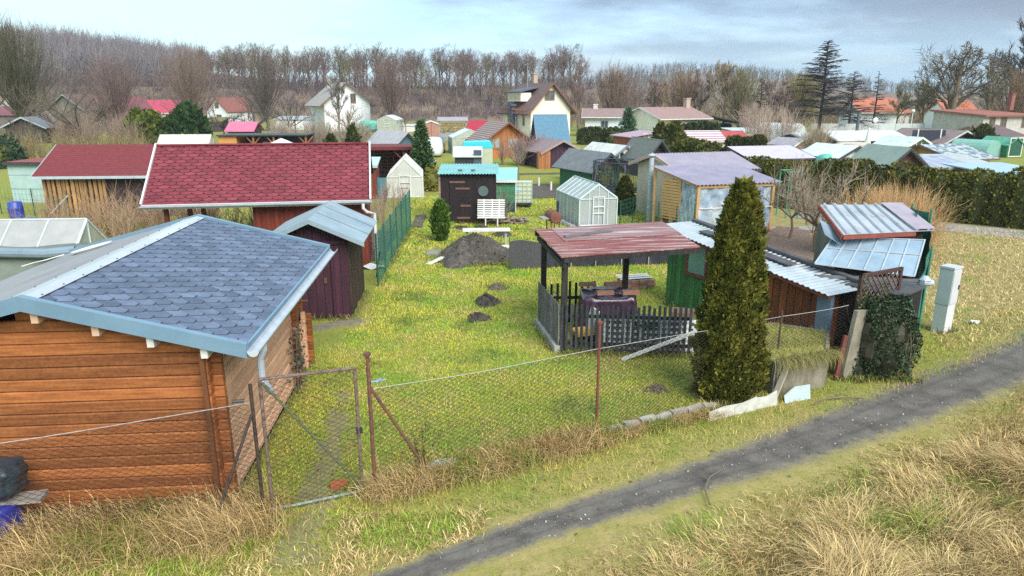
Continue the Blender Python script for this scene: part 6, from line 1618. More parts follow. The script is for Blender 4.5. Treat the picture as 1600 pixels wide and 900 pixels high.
mb = MB(); mb.beam((-2.2, -.68, 2.14), (1.95, -.68, 2.14), .05, .12); mb.build('gutter', mat('dark gutter', (.06, .05, .06)), hp)
fl = T('flue_pipe', 'tall galvanised flue pipe with cap beside the pallet panel', 'flue pipe', (8.22, 28.9, 0)); mb = MB(); mb.tube([(0, 0, 0), (0, 0, 2.75)], .10, 12); mb.lathe([(.105, .6), (.115, .61), (.115, .65), (.105, .66)], 12); mb.lathe([(.105, 1.6), (.115, 1.61), (.115, 1.65), (.105, 1.66)], 12); mb.build('pipe', metal_pale, fl); mb = MB(); mb.lathe([(.17, 2.85), (.17, 2.87), (.02, 2.93)], 12); mb.tube([(.08, 0, 2.7), (.08, 0, 2.86)], .01, 4); mb.tube([(-.08, 0, 2.7), (-.08, 0, 2.86)], .01, 4); mb.build('cap', metal_pale, fl)
line_fence([(7.2, 21.9), (8.3, 25.4), (9.2, 26.0)], 1.2, 'dark green posts with fine wire beside the plastic wrapped pavilion', cell=.2, every=1.6)
# left middle
greenhouse('white opaque gabled greenhouse by the red shed', (-2.72, 37.4, 0), R(2), 1.85, 3.4, 1.12, 2.06, 3, 4, wallm=mat('opaque white sheet', (.52, .53, .50), (.45, .46, .43), ns=1.5, rough=.35), roofm=mat('white roof sheet', (.58, .59, .58), ns=2), frame=white_paint)
house('tool_shed', 'red-brown shed with pale mint flat roof and white downpipe', 'shed', (-5.0, 36.9, 0), R(2), 1.7, 2.2, 1.75, 1.95, planks('rust red boards', (.20, .04, .022), (.13, .03, .018), 'x', .22), mat('pale mint roof', (.40, .55, .49), (.34, .47, .43), ns=2), 'mono', ov=(.1, .15), trim=metal_pale)
o = T('glass_panes', 'leaning old blue-green window sashes beside the red-brown shed', 'window sashes', (-3.95, 37.2, 0)); mb = MB(); mb.obox((0, 0, .55), (.5, .03, 1.1), Matrix.Rotation(R(-12), 3, 'X')); mb.build('pane', mat('blue green pane', (.05, .17, .20), (.04, .12, .15), rough=.15), o); mb = MB()
for x_ in (-.25, 0, .25): mb.obox((x_, -.02, .55), (.03, .04, 1.1), Matrix.Rotation(R(-12), 3, 'X'))
for z_ in (0, .36, .72, 1.08): mb.obox((0, -.02 + (z_ - .54) * .2126, z_), (.52, .04, .03))
mb.build('sash', mat('teal sash', (.12, .30, .32)), o)
pg = T('pergola', 'dark red timber pergola with lattice back and flat roof', 'pergola', (-4.1, 45.0, 0))
dr_ = mat('dark red paint', (.15, .022, .022), (.11, .018, .018), ns=4); mb = MB(); mb.box(-1.9, 1.95, -.4, 2.6, 2.12, 2.22); mb.box(-1.98, 2.03, -.5, -.405, 2.02, 2.20); mb.build('roof', dr_, pg)
brp = mat('red brown timber', (.19, .065, .035), (.15, .05, .03), ns=4)
for x_ in (-1.7, .85, 1.8):
    mb = MB(); mb.box(x_ - .06, x_ + .06, -.3, -.18, 0, 2.0); mb.build('post', brp, pg)
mb = MB(); mb.beam((.85, -.24, 1.3), (.2, -.24, 2.0), .07); mb.beam((.85, -.24, 1.3), (1.5, -.24, 2.0), .07); mb.build('brace', brp, pg)
mb = MB()
for j in range(7): mb.box(-1.75, 1.7, 2.2, 2.23, .5 + j * .22, .55 + j * .22)
for i in range(9): mb.box(-1.7 + i * .42, -1.65 + i * .42, 2.17, 2.199, .4, 2.0)
mb.build('lattice', brp, pg); MB().box(1.55, 1.95, -.1, 2.4, 0, 2.1).build('side_wall', dr_, pg); MB().box(-1.8, 1.5, 2.35, 2.5, 0, 2.1).build('back_wall', mat('deep brown wall', (.05, .025, .022)), pg)
def spruce(name, label, loc, h, r, n, c1, c2, size=.22, base=.06, cat='conifer', group=None, irregular=.35):
    root = T(name, label, cat, loc, 0, group)
    nb = int(n / 26); V = []; C = []
    for i in range(nb):
        f = base + (1 - base) * (i + .5) / nb; a = i * 2.4 + rng.normal(0, .3); L = r * (1 - f) ** .8 * rng.uniform(1 - irregular, 1.1) + .05
        dr = np.array([math.cos(a), math.sin(a), -.12 + .5 * f]); 
        m_ = 26; q = rng.random(m_) ** .7
        P = np.array([0, 0, f * h]) + dr[None] * (q * L)[:, None] + rng.normal(0, .05 * r, (m_, 3))
        out = dr[None] + rng.normal(0, .6, (m_, 3)) + [0, 0, .25]; out /= np.linalg.norm(out, axis=1)[:, None]
        sd = np.cross(out, rng.normal(0, 1, (m_, 3))); sd /= np.linalg.norm(sd, axis=1)[:, None]; s = (size * rng.uniform(.6, 1.3, m_))[:, None]
        V.append(np.stack([P - out * s * .3, P - sd * s * .3, P + out * s, P + sd * s * .3], 1).reshape(-1, 3)); C.append(np.repeat(mixcol(rng.random(m_), c1, c2) * rng.uniform(.7, 1.2), 4, 0))
    V = np.concatenate(V); np_mesh('crown', V, [np.arange(len(V)).reshape(-1, 4)], leafmat('conifer sprays', .75), np.concatenate(C), root)
    MB().tube([(0, 0, -.1), (0, 0, h * .96)], [max(.03, h * .022), .01], 7).build('trunk', mat('conifer bark', (.12, .08, .055)), root)
    return root
spruce('spruce', 'bushy dark blue-green spruce standing behind the white gabled greenhouse', (-2.05, 43.3, 0), 3.75, 1.0, 5200, (.03, .075, .03), (.09, .16, .05), .20)
def ball(name, label, loc, r, h, n, c1, c2, size=.12, cat='shrub', group=None):
    root = T(name, label, cat, loc, 0, group)
    d = rng.normal(0, 1, (n, 3)); d /= np.linalg.norm(d, axis=1)[:, None]; d[:, 2] = np.abs(d[:, 2]) * 1.0
    k = 1 + .14 * np.sin(d[:, 0] * 7 + d[:, 2] * 5) + .1 * np.sin(d[:, 1] * 11)
    P = d * np.array([r, r, h]) * (k * np.clip(1 - np.abs(rng.normal(0, .12, n)), .4, 1.1))[:, None]
    leaf_cloud('foliage', P, rng.uniform(.6, 1.4, n) * size, mixcol(rng.random(n), c1, c2) * rng.uniform(.7, 1.2, (n, 1)), leafmat('conifer sprays', .75), root)
    mb = MB(); lumpbody(mb, r * .75, r * .75, h * .42, 12, 8, .1, 1, .9); mb.build('inner_branches', mat('inner branches', tuple(x * .8 for x in c1), c1, ns=4), root)
    return root
ball('shrub', 'round yellow-green shrub at the foot of the dark spruce', (-1.4, 40.4, 0), .62, 1.3, 1700, (.10, .11, .015), (.30, .26, .05))
o = T('storage_bin', 'blue and white bin with an orange lid next to the dark spruce', 'bin', (-2.0, 50.5, 0)); mb = MB(); mb.box(-.35, .05, -.3, .3, 0, .75); mb.build('bin_body', mat('royal blue plastic', (.02, .03, .30)), o); MB().box(-.36, .06, -.32, -.302, .3, .55).build('white_panel', white_pvc, o); MB().box(.08, .55, -.3, .3, 0, .7).build('orange_side', mat('faded orange', (.55, .26, .14)), o); MB().box(-.4, .6, -.33, .33, .76, .84).build('lid', white_pvc, o)
def car(label, loc, rz, paint):
    r = T('parked_car', label, 'car', loc, rz); mb = MB()
    mb.prism([(-.85, 0, .35), (.85, 0, .35), (.85, 0, .95), (.72, 0, 1.0), (-.72, 0, 1.0), (-.85, 0, .95)], (0, 4.1, 0)); mb.prism([(-.74, .5, 1.0), (.74, .5, 1.0), (.62, .75, 1.48), (-.62, .75, 1.48)], (0, 0, .001)); mb.prism([(-.72, .35, .98), (-.72, 3.0, .98), (-.6, 2.4, 1.48), (-.6, .7, 1.48)], (1.44, 0, 0)); mb.build('body', paint, r)
    MB().prism([(-.62, .33, 1.02), (.62, .33, 1.02), (.54, .6, 1.42), (-.54, .6, 1.42)], (0, -.02, .01)).build('rear_window', glass_dark, r)
    mb = MB()
    for s in (-1, 1): mb.prism([(s * .735, .7, 1.04), (s * .735, 2.7, 1.04), (s * .735, 2.3, 1.40), (s * .735, .85, 1.40)], (s * .012, 0, 0))
    mb.build('side_window', glass_dark, r)
    for s in (-1, 1):
        for y_ in (.8, 3.3): mb = MB(); mb.lathe([(.31, -.09), (.33, -.05), (.33, .05), (.31, .09)], 16, (s * .78, y_, .33), Matrix.Rotation(R(90), 3, 'Y')); mb.build('wheel', black, r)
        MB().box(s * .8 - .08, s * .8 + .06, -.02, .05, .72, .9).build('tail_light', mat('red lamp', (.4, .02, .02)), r)
    return r
p = G(687, 240); car('dark grey car parked on the grass lane beyond the dark spruce', (p.x - .3, p.y, 0), R(3), mat('grey car paint', (.10, .115, .13), (.12, .135, .15), rough=.3, ns=1))
p = G(676, 244); o = T('covered_trailer', 'white tarpaulin covered trailer parked left of the dark grey car', 'trailer', (p.x, p.y, 0)); mb = MB(); lumpbody(mb, .95, 1.8, .85, 20, 12, .12, 3, .5); mb.build('cover', mat('white tarpaulin', (.66, .70, .74), (.56, .6, .65), ns=2), o, True)
house_px('open_shed', 'open fronted grey shed with wavy pale sheet roof before the turquoise tarpaulin', 'shed', 731, 263, 40, 245, 232, 1.6, R(-2), mat('black interior boards', (.022, .024, .03), (.035, .035, .04), ns=3), mat('grey white sheet', (.50, .55, .56), (.42, .47, .48), ns=2), 'mono', ov=(.15, .2), doors=[('f', .75, .05, .6, 1.3, mat('dark blue grey net', (.06, .09, .12)))])
p = G(750, 261); o = T('tarp_tent', 'bright turquoise tarpaulin over a frame beside the open fronted shed', 'tent', (p.x, p.y + 1.2, 0)); mb = MB(); mb.prism([(-1.3, 0, 1.35), (1.1, 0, 1.35), (1.1, 0, 1.36), (.9, 0, 1.85), (-1.2, 0, 1.8), (-1.3, 0, 1.4)], (0, 2.2, 0)); mb.build('tarpaulin', mat('turquoise tarpaulin', (.05, .56, .66), (.04, .48, .58), ns=2, rough=.35, bump=.5, bs=5), o); MB().box(-1.25, 1.05, .02, 2.15, 0, 1.345).build('side_sheet', mat('pale green film', (.44, .50, .38), (.38, .44, .34)), o)
greenhouse('old glass greenhouse with pale gable behind the turquoise tarpaulin', tuple(G(735, 240)), R(8), 3.4, 3.0, 1.5, 2.25, 6, 4, wallm=mat('old greenhouse glass', (.40, .44, .36), (.33, .36, .28), rough=.2), roofm=mat('whitened glass', (.66, .72, .75)), frame=mat('pale frame', (.46, .55, .58)))
orw = planks('orange cabin boards', (.46, .17, .045), (.36, .12, .03), 'x', .22)
brt = mat('brown tile rows', (.20, .125, .12), (.15, .10, .095), ns=4, stripe=('z', .16, (.36, .28, .27), .3))
house_px('garden_cabin', 'orange timber cabin with brown tiled gable roof and two wide front windows', 'cabin', 793, 246, 66, 216, 191, 5.0, R(14), orw, brt, 'ridge_y', ov=(.6, .5), trim=mat('chestnut trim', (.22, .085, .04)), wins=[('f', -1.2, .8, 1.0, 1.0, mat('orange frame', (.42, .17, .05)), mat('pale curtain glass', (.36, .42, .40), (.20, .25, .25), rough=.15)), ('f', .5, .8, 1.0, 1.0, mat('orange frame', (.42, .17, .05)), mat('pale curtain glass', (.36, .42, .40))), ('l', 1.2, .7, .7, 1.1)])
redr = mat('bright red roof sheet', (.36, .02, .045), (.30, .018, .04), ns=2, fleck=.05)
house_px('garden_hut', 'white hut with deep red roof left of the orange cabin', 'hut', 752, 226, 42, 207, 189, 5.0, R(-14), white_paint, redr, 'ridge_x', ov=(.4, .5), trim=mat('dark trim', (.05, .05, .06)))
house_px('lean_to', 'small brick lean-to with pinkish roof left of the white hut', 'lean-to', 722, 226, 24, 211, 205, 2.5, R(-14), mat('mixed brick', (.30, .17, .14), (.24, .14, .12), ns=6, stripe=('z', .12, (.4, .34, .3), .2)), mat('pinkish roof', (.36, .24, .24)), 'mono', ov=(.2, .2))
# firewood store
p = G(708, 220); fw = T('firewood_store', 'roofed firewood store stacked with split logs near the red roofed white hut', 'firewood store', (p.x, p.y, 0)); t_ = p.y / F_PX
MB().box(-1.6, 1.6, .1, 1.2, 0, 1.1).build('base_wall', mat('grey block', (.30, .31, .32)), fw)
mb = MB()
for i in range(16):
    for j in range(5): mb.tube([(-1.55 + i * .2, -.05 + rng.normal(0, .04), 1.2 + j * .21), (-1.55 + i * .2, .9, 1.2 + j * .21)], rng.uniform(.06, .11), 6)
mb.build('log_stack', mat('split logs', (.42, .28, .15), (.16, .09, .06), ns=4, var=.45), fw); mb = MB(); mb.slab((-1.9, -.3, 2.45), (1.9, -.3, 2.45), (1.9, 1.7, 2.85), (-1.9, 1.7, 2.85), .06); mb.slab((-1.9, 3.7, 2.45), (1.9, 3.7, 2.45), (1.9, 1.7, 2.85), (-1.9, 1.7, 2.85), .06); mb.build('roof', mat('grey mauve roof', (.34, .31, .35)), fw)
for x_ in (-1.65, 1.65): MB().box(x_ - .06, x_ + .06, -.1, .0, 0, 2.42).build('post', mat('grey weathered wood', (.3, .3, .3)), fw)
house_px('metal_container', 'brown double-door metal container hut with arched white roof', 'container', 674, 213, 26, 195, 190, 4.0, R(3), mat('dusty pink brown sheet', (.38, .20, .15), (.33, .17, .13), ns=2, stripe=('x', 1.55, (.15, .07, .05), .05)), white_paint, 'ridge_y', ov=(.2, .1))
greenhouse('far pale greenhouse beside the fan-shaped bare tree', tuple(G(605, 208)), R(-10), 2.9, 4.5, 1.9, 2.6, 3, 4, wallm=mat('old greenhouse glass', (.40, .44, .36)), roofm=mat('whitened glass', (.66, .72, .75)))
house_px('garage', 'low white garage with flat roof left of the brown container hut', 'garage', 640, 206, 36, 197, 195, 5, 0, white_paint, mat('pale flat roof', (.6, .62, .66)), 'mono', ov=(.1, .1))
house_px('garden_shed', 'blue-walled shed with long grey slanting roof behind the pergola', 'shed', 634, 236, 40, 224, 207, 4.5, R(38), mat('teal blue boards', (.08, .17, .21), (.06, .13, .17), ns=3), mat('grey slate sheet', (.36, .35, .38), (.30, .29, .32), ns=2), 'ridge_y', ov=(.3, .6))
# A-frame, dark purple shed
house_px('a_frame_cabin', 'steep blue-roofed cabin with red-brown walls in front of the cream house', 'cabin', 864, 247, 46, 219, 180, 2.8, R(5), planks('red brown cabin boards', (.30, .085, .05), (.22, .06, .04), 'x', .2), mat('blue bitumen roof', (.065, .16, .24), (.09, .20, .29), ns=6, fleck=.25), 'ridge_x', ov=(.2, .35), trim=metal_blue)
ps2 = house_px('garden_shed', 'low dark purple shed with mauve-brown roof at the foot of the steep blue-roofed cabin', 'shed', 876, 262, 62, 235, 220, 3.4, R(20), planks('dark plum boards', (.055, .022, .045), (.04, .016, .035), 'x', .2), mat('mauve brown roof', (.24, .17, .18), (.19, .135, .15), ns=3), 'ridge_y', ov=(.4, .4), trim=mat('pinkish trim', (.36, .26, .25)))
mb = MB(); mb.box(-2.05, -1.05, -.3, .02, 0, 1.3); mb.build('orange_bay', planks('orange bay boards', (.36, .15, .055), (.26, .10, .04), 'x', .18), ps2)
house_px('garden_hut', 'green-walled hut with dark grey felt roof behind the trampoline', 'hut', 945, 303, 52, 263, 240, 3.4, R(22), planks('bottle green boards', (.03, .14, .055), (.02, .10, .04), 'x', .18), mat('dark grey felt', (.12, .13, .15), (.17, .175, .18), ns=3, fleck=.25), 'ridge_y', ov=(.3, .5), gable=planks('brown gable boards', (.25, .15, .09), (.18, .11, .07), 'z', .2), trim=mat('dark trim', (.05, .05, .06)))
house_px('garden_hut', 'hut with white roof, red gable and a round satellite dish', 'hut', 972, 268, 50, 246, 228, 3.8, R(20), mat('pale render', (.60, .60, .56), (.52, .52, .48), ns=2), mat('white roof sheet', (.74, .75, .74)), 'ridge_y', ov=(.4, .5), gable=mat('red gable board', (.34, .06, .035), (.28, .05, .03)), trim=mat('blue grey trim', (.16, .19, .26)), wins=[('f', -.3, .7, 1.4, .7)])
p = PY(980, 236, G(972, 268).y - .2); sd = T('satellite_dish', 'round white satellite dish on the red gable', 'satellite dish', tuple(p)); mb = MB(); mb.lathe([(.02, .10), (.3, .06), (.36, 0), (.355, -.01), (.28, .04), (.02, .08)], 18, (0, 0, 0), Matrix.Rotation(R(90), 3, 'X')); mb.build('dish', white_pvc, sd); MB().tube([(0, 0, 0), (.15, .5, -.05)], .03, 6).build('arm', metal_pale, sd)
house_px('steep_shed', 'steep mossy-roofed shed with near black gable', 'shed', 1026, 275, 52, 252, 219, 3.4, R(12), planks('near black plum boards', (.028, .018, .028), (.04, .025, .04), 'x', .18), mat('mossy grey roof', (.17, .17, .14), (.10, .11, .12), ns=3, stretch=(1, 3, 3), fleck=.3), 'ridge_y', ov=(.15, .5), trim=mat('dark blue trim', (.05, .06, .09)))
# vegetable beds, pegs, fence, shrubs
bed([(3.7, 36.5), (6.3, 36.7), (5.6, 42.5), (3.9, 42.8)], dz=.06)
for i, (px, py) in enumerate(((842, 292), (861, 299))): p = G(px, py); o = T('white_peg', ('left of two white pegs beside the dark vegetable bed', 'right of two white pegs beside the dark vegetable bed')[i], 'peg', tuple(p)); MB().tube([(0, 0, 0), (0, 0, .55)], .06, 8).build('peg_body', white_paint, o)
ribbon([(3.0, 48.5), (8, 49)], .5, 'soil_strip', soil, .02, 40, .1); struct(bpy.data.objects['soil_strip'])
pf2 = T('picket_fence', 'silvery grey picket fence with posts right of the far lawn', 'fence')
a, b = Vector(G(862, 278)), Vector(G(888, 286)); a, b = Vector((7.0, 46.5, 0)), Vector((7.3, 39.8, 0)); mb = MB()
for i in range(34): p = a.lerp(b, i / 33); mb.obox((p.x, p.y, .5), (.03, .13, 1.0 + rng.uniform(-.05, .05)))
mb.build('pickets', gywood, pf2); MB().beam((a.x + .05, a.y, .7), (b.x + .05, b.y, .7), .04, .08).build('rail', gywood, pf2); post(pf2, 7.3, 39.7, 1.3, .05, mat('pinkish post', (.4, .3, .28)), False)
brush('leafless straw-coloured shrub behind the silvery picket fence', region(8, 7.4, 8.2, 42, 43), 160, 1.8, .4, (.34, .24, .16), (.48, .38, .27), .014, cat='shrub', name='shrub')
ball('shrub', 'grey-green rounded shrub beside the green-walled hut', (7.9, 37.6, 0), .8, 1.5, 1600, (.10, .14, .09), (.24, .28, .19), .14)
brush('purple-brown leafless shrubs in front of the orange cabin', region(14, 3.2, 7.6, 55, 57), 420, 2.0, .4, (.17, .11, .10), (.33, .25, .24), .02, name='shrubs', cat='shrubs')
fruit_tree('slim bare young tree on the far lawn before the orange cabin', (4.1, 45, 0), 3.4, 1.3, 6, (.20, .15, .12), (.36, .29, .24), r=.05)
def mesh_pile(): pass
# hedge and conifers beyond
hedge('hedge', 'dark green clipped hedge in front of the white bungalow', [tuple(G(906, 226))[:2], tuple(G(972, 224))[:2]], 1.75, 1.2, 5200, .24, (.035, .05, .014), (.075, .09, .022))
p = G(980, 222); spruce('pine', 'blue-green young pine at the right end of the clipped hedge', tuple(p), 3.9, 1.5, 2400, (.05, .11, .06), (.11, .20, .10), .32)
p = G(973, 228); ball('shrub', 'yellow-green round shrub at the foot of the young pine', tuple(p), .9, 1.2, 900, (.22, .19, .03), (.42, .36, .07), .18)
p = G(960, 226); ball('shrub', 'dark green round shrub left of the yellow-green one', tuple(p), .9, 1.5, 900, (.05, .08, .03), (.10, .14, .05), .18)
house_px('garden_hut', 'red-brown hut with thin mauve lean roof beside the young pine', 'hut', 1004, 238, 46, 214, 208, 3.5, R(14), planks('red brown cabin boards', (.30, .085, .05), (.22, .06, .04), 'x', .2), mat('mauve pink roof', (.40, .28, .34), (.34, .23, .29)), 'mono_x', ov=(.3, .4), wins=[('f', .6, .9, 1.2, .9, None, mat('pale curtain glass', (.36, .42, .40)))])
house_px('workshop', 'long low building with flat teal-grey roof behind the young pine', 'building', 1008, 216, 70, 209, 203, 7, 0, mat('pale render', (.60, .60, .56)), mat('pale teal roof', (.42, .56, .58), (.36, .5, .52), ns=2), 'mono', ov=(.1, .2))
HTC1, HTC2 = (.045, .060, .013), (.15, .15, .028)
for i, (px, py, tp_, r_, lb) in enumerate(((1031, 244, 192, .72, 'tall olive thuja at the left end of the row right of the mauve hut'), (1041, 246, 198, .75, 'second olive thuja from the left in the row right of the mauve hut'), (1052, 247, 190, .80, 'tallest pointed olive thuja near the right end of the row'), (1061, 246, 205, .7, 'short olive thuja at the right end of the row by the striped roof'))):
    p = G(px, py); thuja('thuja', lb, tuple(p), PY(px, tp_, p.y).z, prof_thuja(r_, .3), 1500, .26, HTC1, HTC2)
hedge('hedge', 'bushy olive thuja hedge below the mauve striped roof', [tuple(G(1056, 257))[:2], tuple(G(1084, 260))[:2], tuple(G(1112, 268))[:2]], 1.95, 1.3, 7000, .22, HTC1, HTC2, step=.85)
hedge('hedge', 'dark thuja hedge along the back of the red and striped roofs', [tuple(G(1138, 244))[:2], tuple(G(1190, 244))[:2]], 1.75, 1.2, 4200, .26, (.04, .055, .014), (.11, .115, .025))
stripe_r = mat('mauve striped roof', (.36, .21, .24), (.30, .18, .21), ns=2, stripe=('z', .21, (.66, .60, .64), .40))
house_px('garage_row', 'long roof striped in mauve and white behind the olive thujas', 'garages', 1097, 232, 74, 221, 205, 5, 0, mat('pale render', (.60, .60, .56)), stripe_r, 'ridge_x', ov=(.2, .3))
house_px('garage_row', 'short bright red roof adjoining the mauve striped roof', 'garages', 1150, 230, 40, 217, 205, 5, 0, mat('pale render', (.60, .60, .56)), mat('coral red roof', (.42, .07, .08), (.35, .05, .06), ns=2), 'ridge_x', ov=(.2, .3), trim=white_paint)
house_px('garden_house', 'orange timber garden house with long pale mauve roof behind the hedge', 'garden house', 1215, 274, 104, 246, 229, 5.0, R(10), orw, mat('pale mauve roof', (.48, .44, .53), (.42, .39, .48), ns=2, stripe=('x', .22, (.40, .36, .44), .2)), 'ridge_x', ov=(.3, .5), trim=mat('dark trim', (.05, .05, .06)))
# ============================================================ RIGHT CLUSTER OF HUTS
maroon = planks('maroon boards', (.085, .030, .030), (.06, .022, .024), 'x', .3)
dkred = planks('dark red-brown wall', (.10, .035, .025), (.07, .025, .02), 'x', .4)
palewhite = mat('white roof sheet', (.5, .51, .51))
house_px('garden_hut', 'large maroon hut with grey-green felt gable roof just behind the tall hedge', 'hut', 1410, 296, 66, 262, 233, 3.6, R(2), maroon, mat('grey green felt', (.24, .29, .26), (.20, .25, .23), ns=1.5, fleck=.12), 'ridge_y', ov=(.3, .3), trim=mat('dark trim', (.05, .05, .06)))
house_px('long_hut', 'long dark red hut row under a white sheet roof', 'hut', 1360, 238, 116, 217, 205, 5.0, R(3), dkred, palewhite, 'ridge_x', ov=(.3, .5), trim=white_paint)
house_px('long_hut', 'lower white-roofed hut adjoining the left end of the long dark red hut row', 'hut', 1283, 236, 52, 216, 208, 5.0, R(5), dkred, mat('greyish white roof', (.42, .45, .48), (.36, .39, .42), ns=2), 'ridge_x', ov=(.3, .5), trim=white_paint)
p = G(1330, 240); o = T('covered_stack', 'pale sheet covered stack in front of the long dark red hut row', 'stack', tuple(p)); mb = MB(); lumpbody(mb, 1.7, .8, .55, 18, 10, .15, 2, .5); mb.build('cover', mat('pale beige sheet', (.48, .44, .38), (.40, .36, .31)), o)
p = G(1353, 240); o = T('closed_parasol', 'closed white parasol before the long dark red hut row', 'parasol', tuple(p)); MB().lathe([(.03, 0), (.03, .8)], 8).build('pole', alu, o); mb = MB(); mb.lathe([(.34, .5), (.30, 1.0), (.18, 1.7), (.03, 2.5)], 12); mb.build('canopy', white_paint, o)
house_px('garden_hut', 'small pale blue hut with a pale roof and white framed window', 'hut', 1432, 250, 44, 226, 215, 3.2, R(14), mat('light blue boards', (.22, .36, .46), (.18, .30, .40), ns=2, stripe=('z', .2, (.14, .24, .32), .12)), mat('pale mint white roof', (.56, .64, .63)), 'ridge_y', ov=(.4, .3), trim=white_paint, wins=[('f', -.3, .9, 1.2, .8)])
house_px('garden_hut', 'white and orange hut with pale low roof left of the grey-green felt roof', 'hut', 1330, 276, 58, 244, 229, 3.4, R(12), mat('white hut wall', (.66, .66, .64), (.58, .58, .56), ns=2), mat('pale grey sheet roof', (.60, .62, .64), (.5, .52, .55), ns=2), 'ridge_y', ov=(.3, .4), wins=[('f', -.2, .7, 1.5, .7)], trim=mat('dark trim', (.05, .05, .06)))
house_px('garden_hut', 'orange-walled low hut with white edge behind the pale low roof', 'hut', 1295, 270, 46, 240, 233, 3.0, R(-12), orw, palewhite, 'mono_x', ov=(.2, .3))
p = G(1287, 275); o = T('dome_cover', 'teal green tarpaulin dome behind the pruned fruit tree', 'tarp', tuple(p)); mb = MB(); lumpbody(mb, .62, .7, .75, 20, 12, .1, 4, .8); mb.build('tarpaulin', mat('teal tarpaulin', (.12, .42, .35), (.10, .35, .30), ns=3), o, True)
house_px('garden_hut', 'tiny orange hut with white edge right behind the grey-green felt ridge', 'hut', 1424, 268, 22, 240, 233, 2.4, R(6), mat('bright orange boards', (.44, .12, .03), (.34, .09, .025)), palewhite, 'mono', ov=(.2, .2))
p = G(1444, 262); o = T('poly_arch', 'small pale arched plastic cover beside the tiny orange hut', 'plastic cover', tuple(p)); mb = MB(); mb.prism([(math.cos(a_) * 1.0, 0, math.sin(a_) * 1.5) for a_ in np.linspace(0, math.pi, 12)], (0, 2, 0)); mb.build('cover', mat('pale green film', (.44, .50, .38)), o)
house_px('low_hut', 'low hut with blue-grey panelled slanting roof behind the tall hedge', 'hut', 1478, 290, 70, 262, 244, 4.5, R(-10), mat('weathered wall', (.20, .16, .13)), mat('blue grey panels', (.24, .28, .38), (.36, .40, .48), ns=1.5, fleck=.1, stripe=('x', .8, (.10, .12, .16), .06)), 'mono', ov=(.3, .4), trim=mat('pinkish trim', (.36, .26, .25)))
house_px('garden_hut', 'yellow hut with chequered grey roof and timber porch', 'hut', 1515, 274, 78, 247, 226, 5.0, R(16), mat('yellow render', (.58, .40, .14), (.50, .34, .12), ns=2), mat('chequered slate roof', (.34, .40, .42), (.13, .17, .21), ns=2.4, stretch=(1, 1, 3), lo=.46, hi=.54), 'ridge_x', ov=(.4, .4), trim=mat('brown trim', (.18, .10, .07)), gable=mat('ochre gable', (.50, .28, .09)))
house_px('low_hut', 'low hut with pale grey slanting roof in front of the yellow hut', 'hut', 1528, 288, 62, 262, 243, 4.0, R(-4), mat('weathered wall', (.20, .16, .13)), mat('hazy grey roof', (.40, .42, .43), (.34, .36, .37), ns=2), 'mono', ov=(.2, .3))
house_px('low_hut', 'flat light blue roofed hut at the right edge behind the tall hedge', 'hut', 1590, 302, 96, 270, 256, 5.0, R(-8), mat('brown boards wall', (.26, .16, .10)), mat('light blue roof', (.34, .46, .55), (.30, .41, .50), ns=1.5), 'mono', ov=(.3, .3), trim=mat('bright blue trim', (.16, .36, .55)))
house_px('bungalow', 'wide hut with purple-brown roof left of the dark thuja among the huts', 'bungalow', 1498, 240, 84, 222, 205, 6.0, R(18), maroon, mat('purple brown roof', (.21, .155, .15), (.17, .125, .125), ns=2), 'ridge_y', ov=(.4, .5), trim=mat('grey white trim', (.5, .5, .52)))
house_px('bungalow', 'beige bungalow with dark purple-brown roof at the far right', 'bungalow', 1575, 228, 70, 212, 196, 6.0, R(24), mat('beige wall', (.44, .38, .32)), mat('dark purple brown roof', (.14, .095, .10), (.11, .075, .08), ns=2), 'ridge_x', ov=(.3, .5), trim=mat('pinkish trim', (.36, .26, .25)))
house_px('metal_shed', 'green metal shed with white framed door at the right edge', 'shed', 1584, 246, 30, 227, 216, 3.0, R(10), planks('green ribbed steel', (.045, .20, .10)), mat('green steel roof', (.10, .34, .24)), 'ridge_y', ov=(.1, .1), wins=[('f', 0, .05, 1.5, 1.7, white_paint, mat('dark green panel', (.02, .10, .06)), 0)])
p = G(1552, 246); o = T('poly_tunnel', 'mint green rounded plastic tunnel left of the green metal shed', 'poly tunnel', tuple(p), R(20)); mb = MB(); mb.prism([(math.cos(a_) * 1.2, 0, math.sin(a_) * 1.5) for a_ in np.linspace(0, math.pi, 14)], (0, 3.5, 0)); mb.build('film', mat('mint film', (.20, .40, .34), (.17, .35, .30), ns=2), o)
p = G(1530, 240); thuja('thuja', 'dark olive thuja standing among the purple-brown hut roofs', tuple(p), PY(1530, 198, p.y).z, prof_thuja(1.1, .3), 2200, .34, (.035, .045, .012), (.10, .10, .025))
p = G(1448, 240); o = T('screen_fence', 'black board screen fence with white posts behind the pale blue hut', 'fence', tuple(p)); MB().box(-1.7, 1.6, 0, .08, 0, 2.2).build('panel', mat('blue black boards', (.025, .03, .05)), o)
for x_ in (-1.2, 1.1): MB().box(x_ - .05, x_ + .05, -.06, -.002, 0, 2.3).build('post', white_paint, o)
a, b = G(1265, 211), G(1442, 211); o = T('boundary_wall', 'long pale concrete panel wall in front of the brushy bank on the right', 'wall', tuple(a)); mb = MB(); mb.beam((0, 0, .8), tuple(Vector(b - a) + Vector((0, 0, .8))), .2, 1.6); d_ = Vector(b - a)
mb.build('wall_panel', mat('pale panel', (.52, .55, .57), (.46, .49, .51), ns=1, stripe=('x', 2.4, (.3, .32, .34), .04)), o)
p = G(1338, 212); o = T('pole', 'dark steel pole rising behind the long dark red hut row', 'pole', tuple(p)); MB().tube([(0, 0, 0), (0, 0, 3.2)], .22, 8).build('pole_shaft', mat('blue grey steel', (.12, .16, .20)), o)
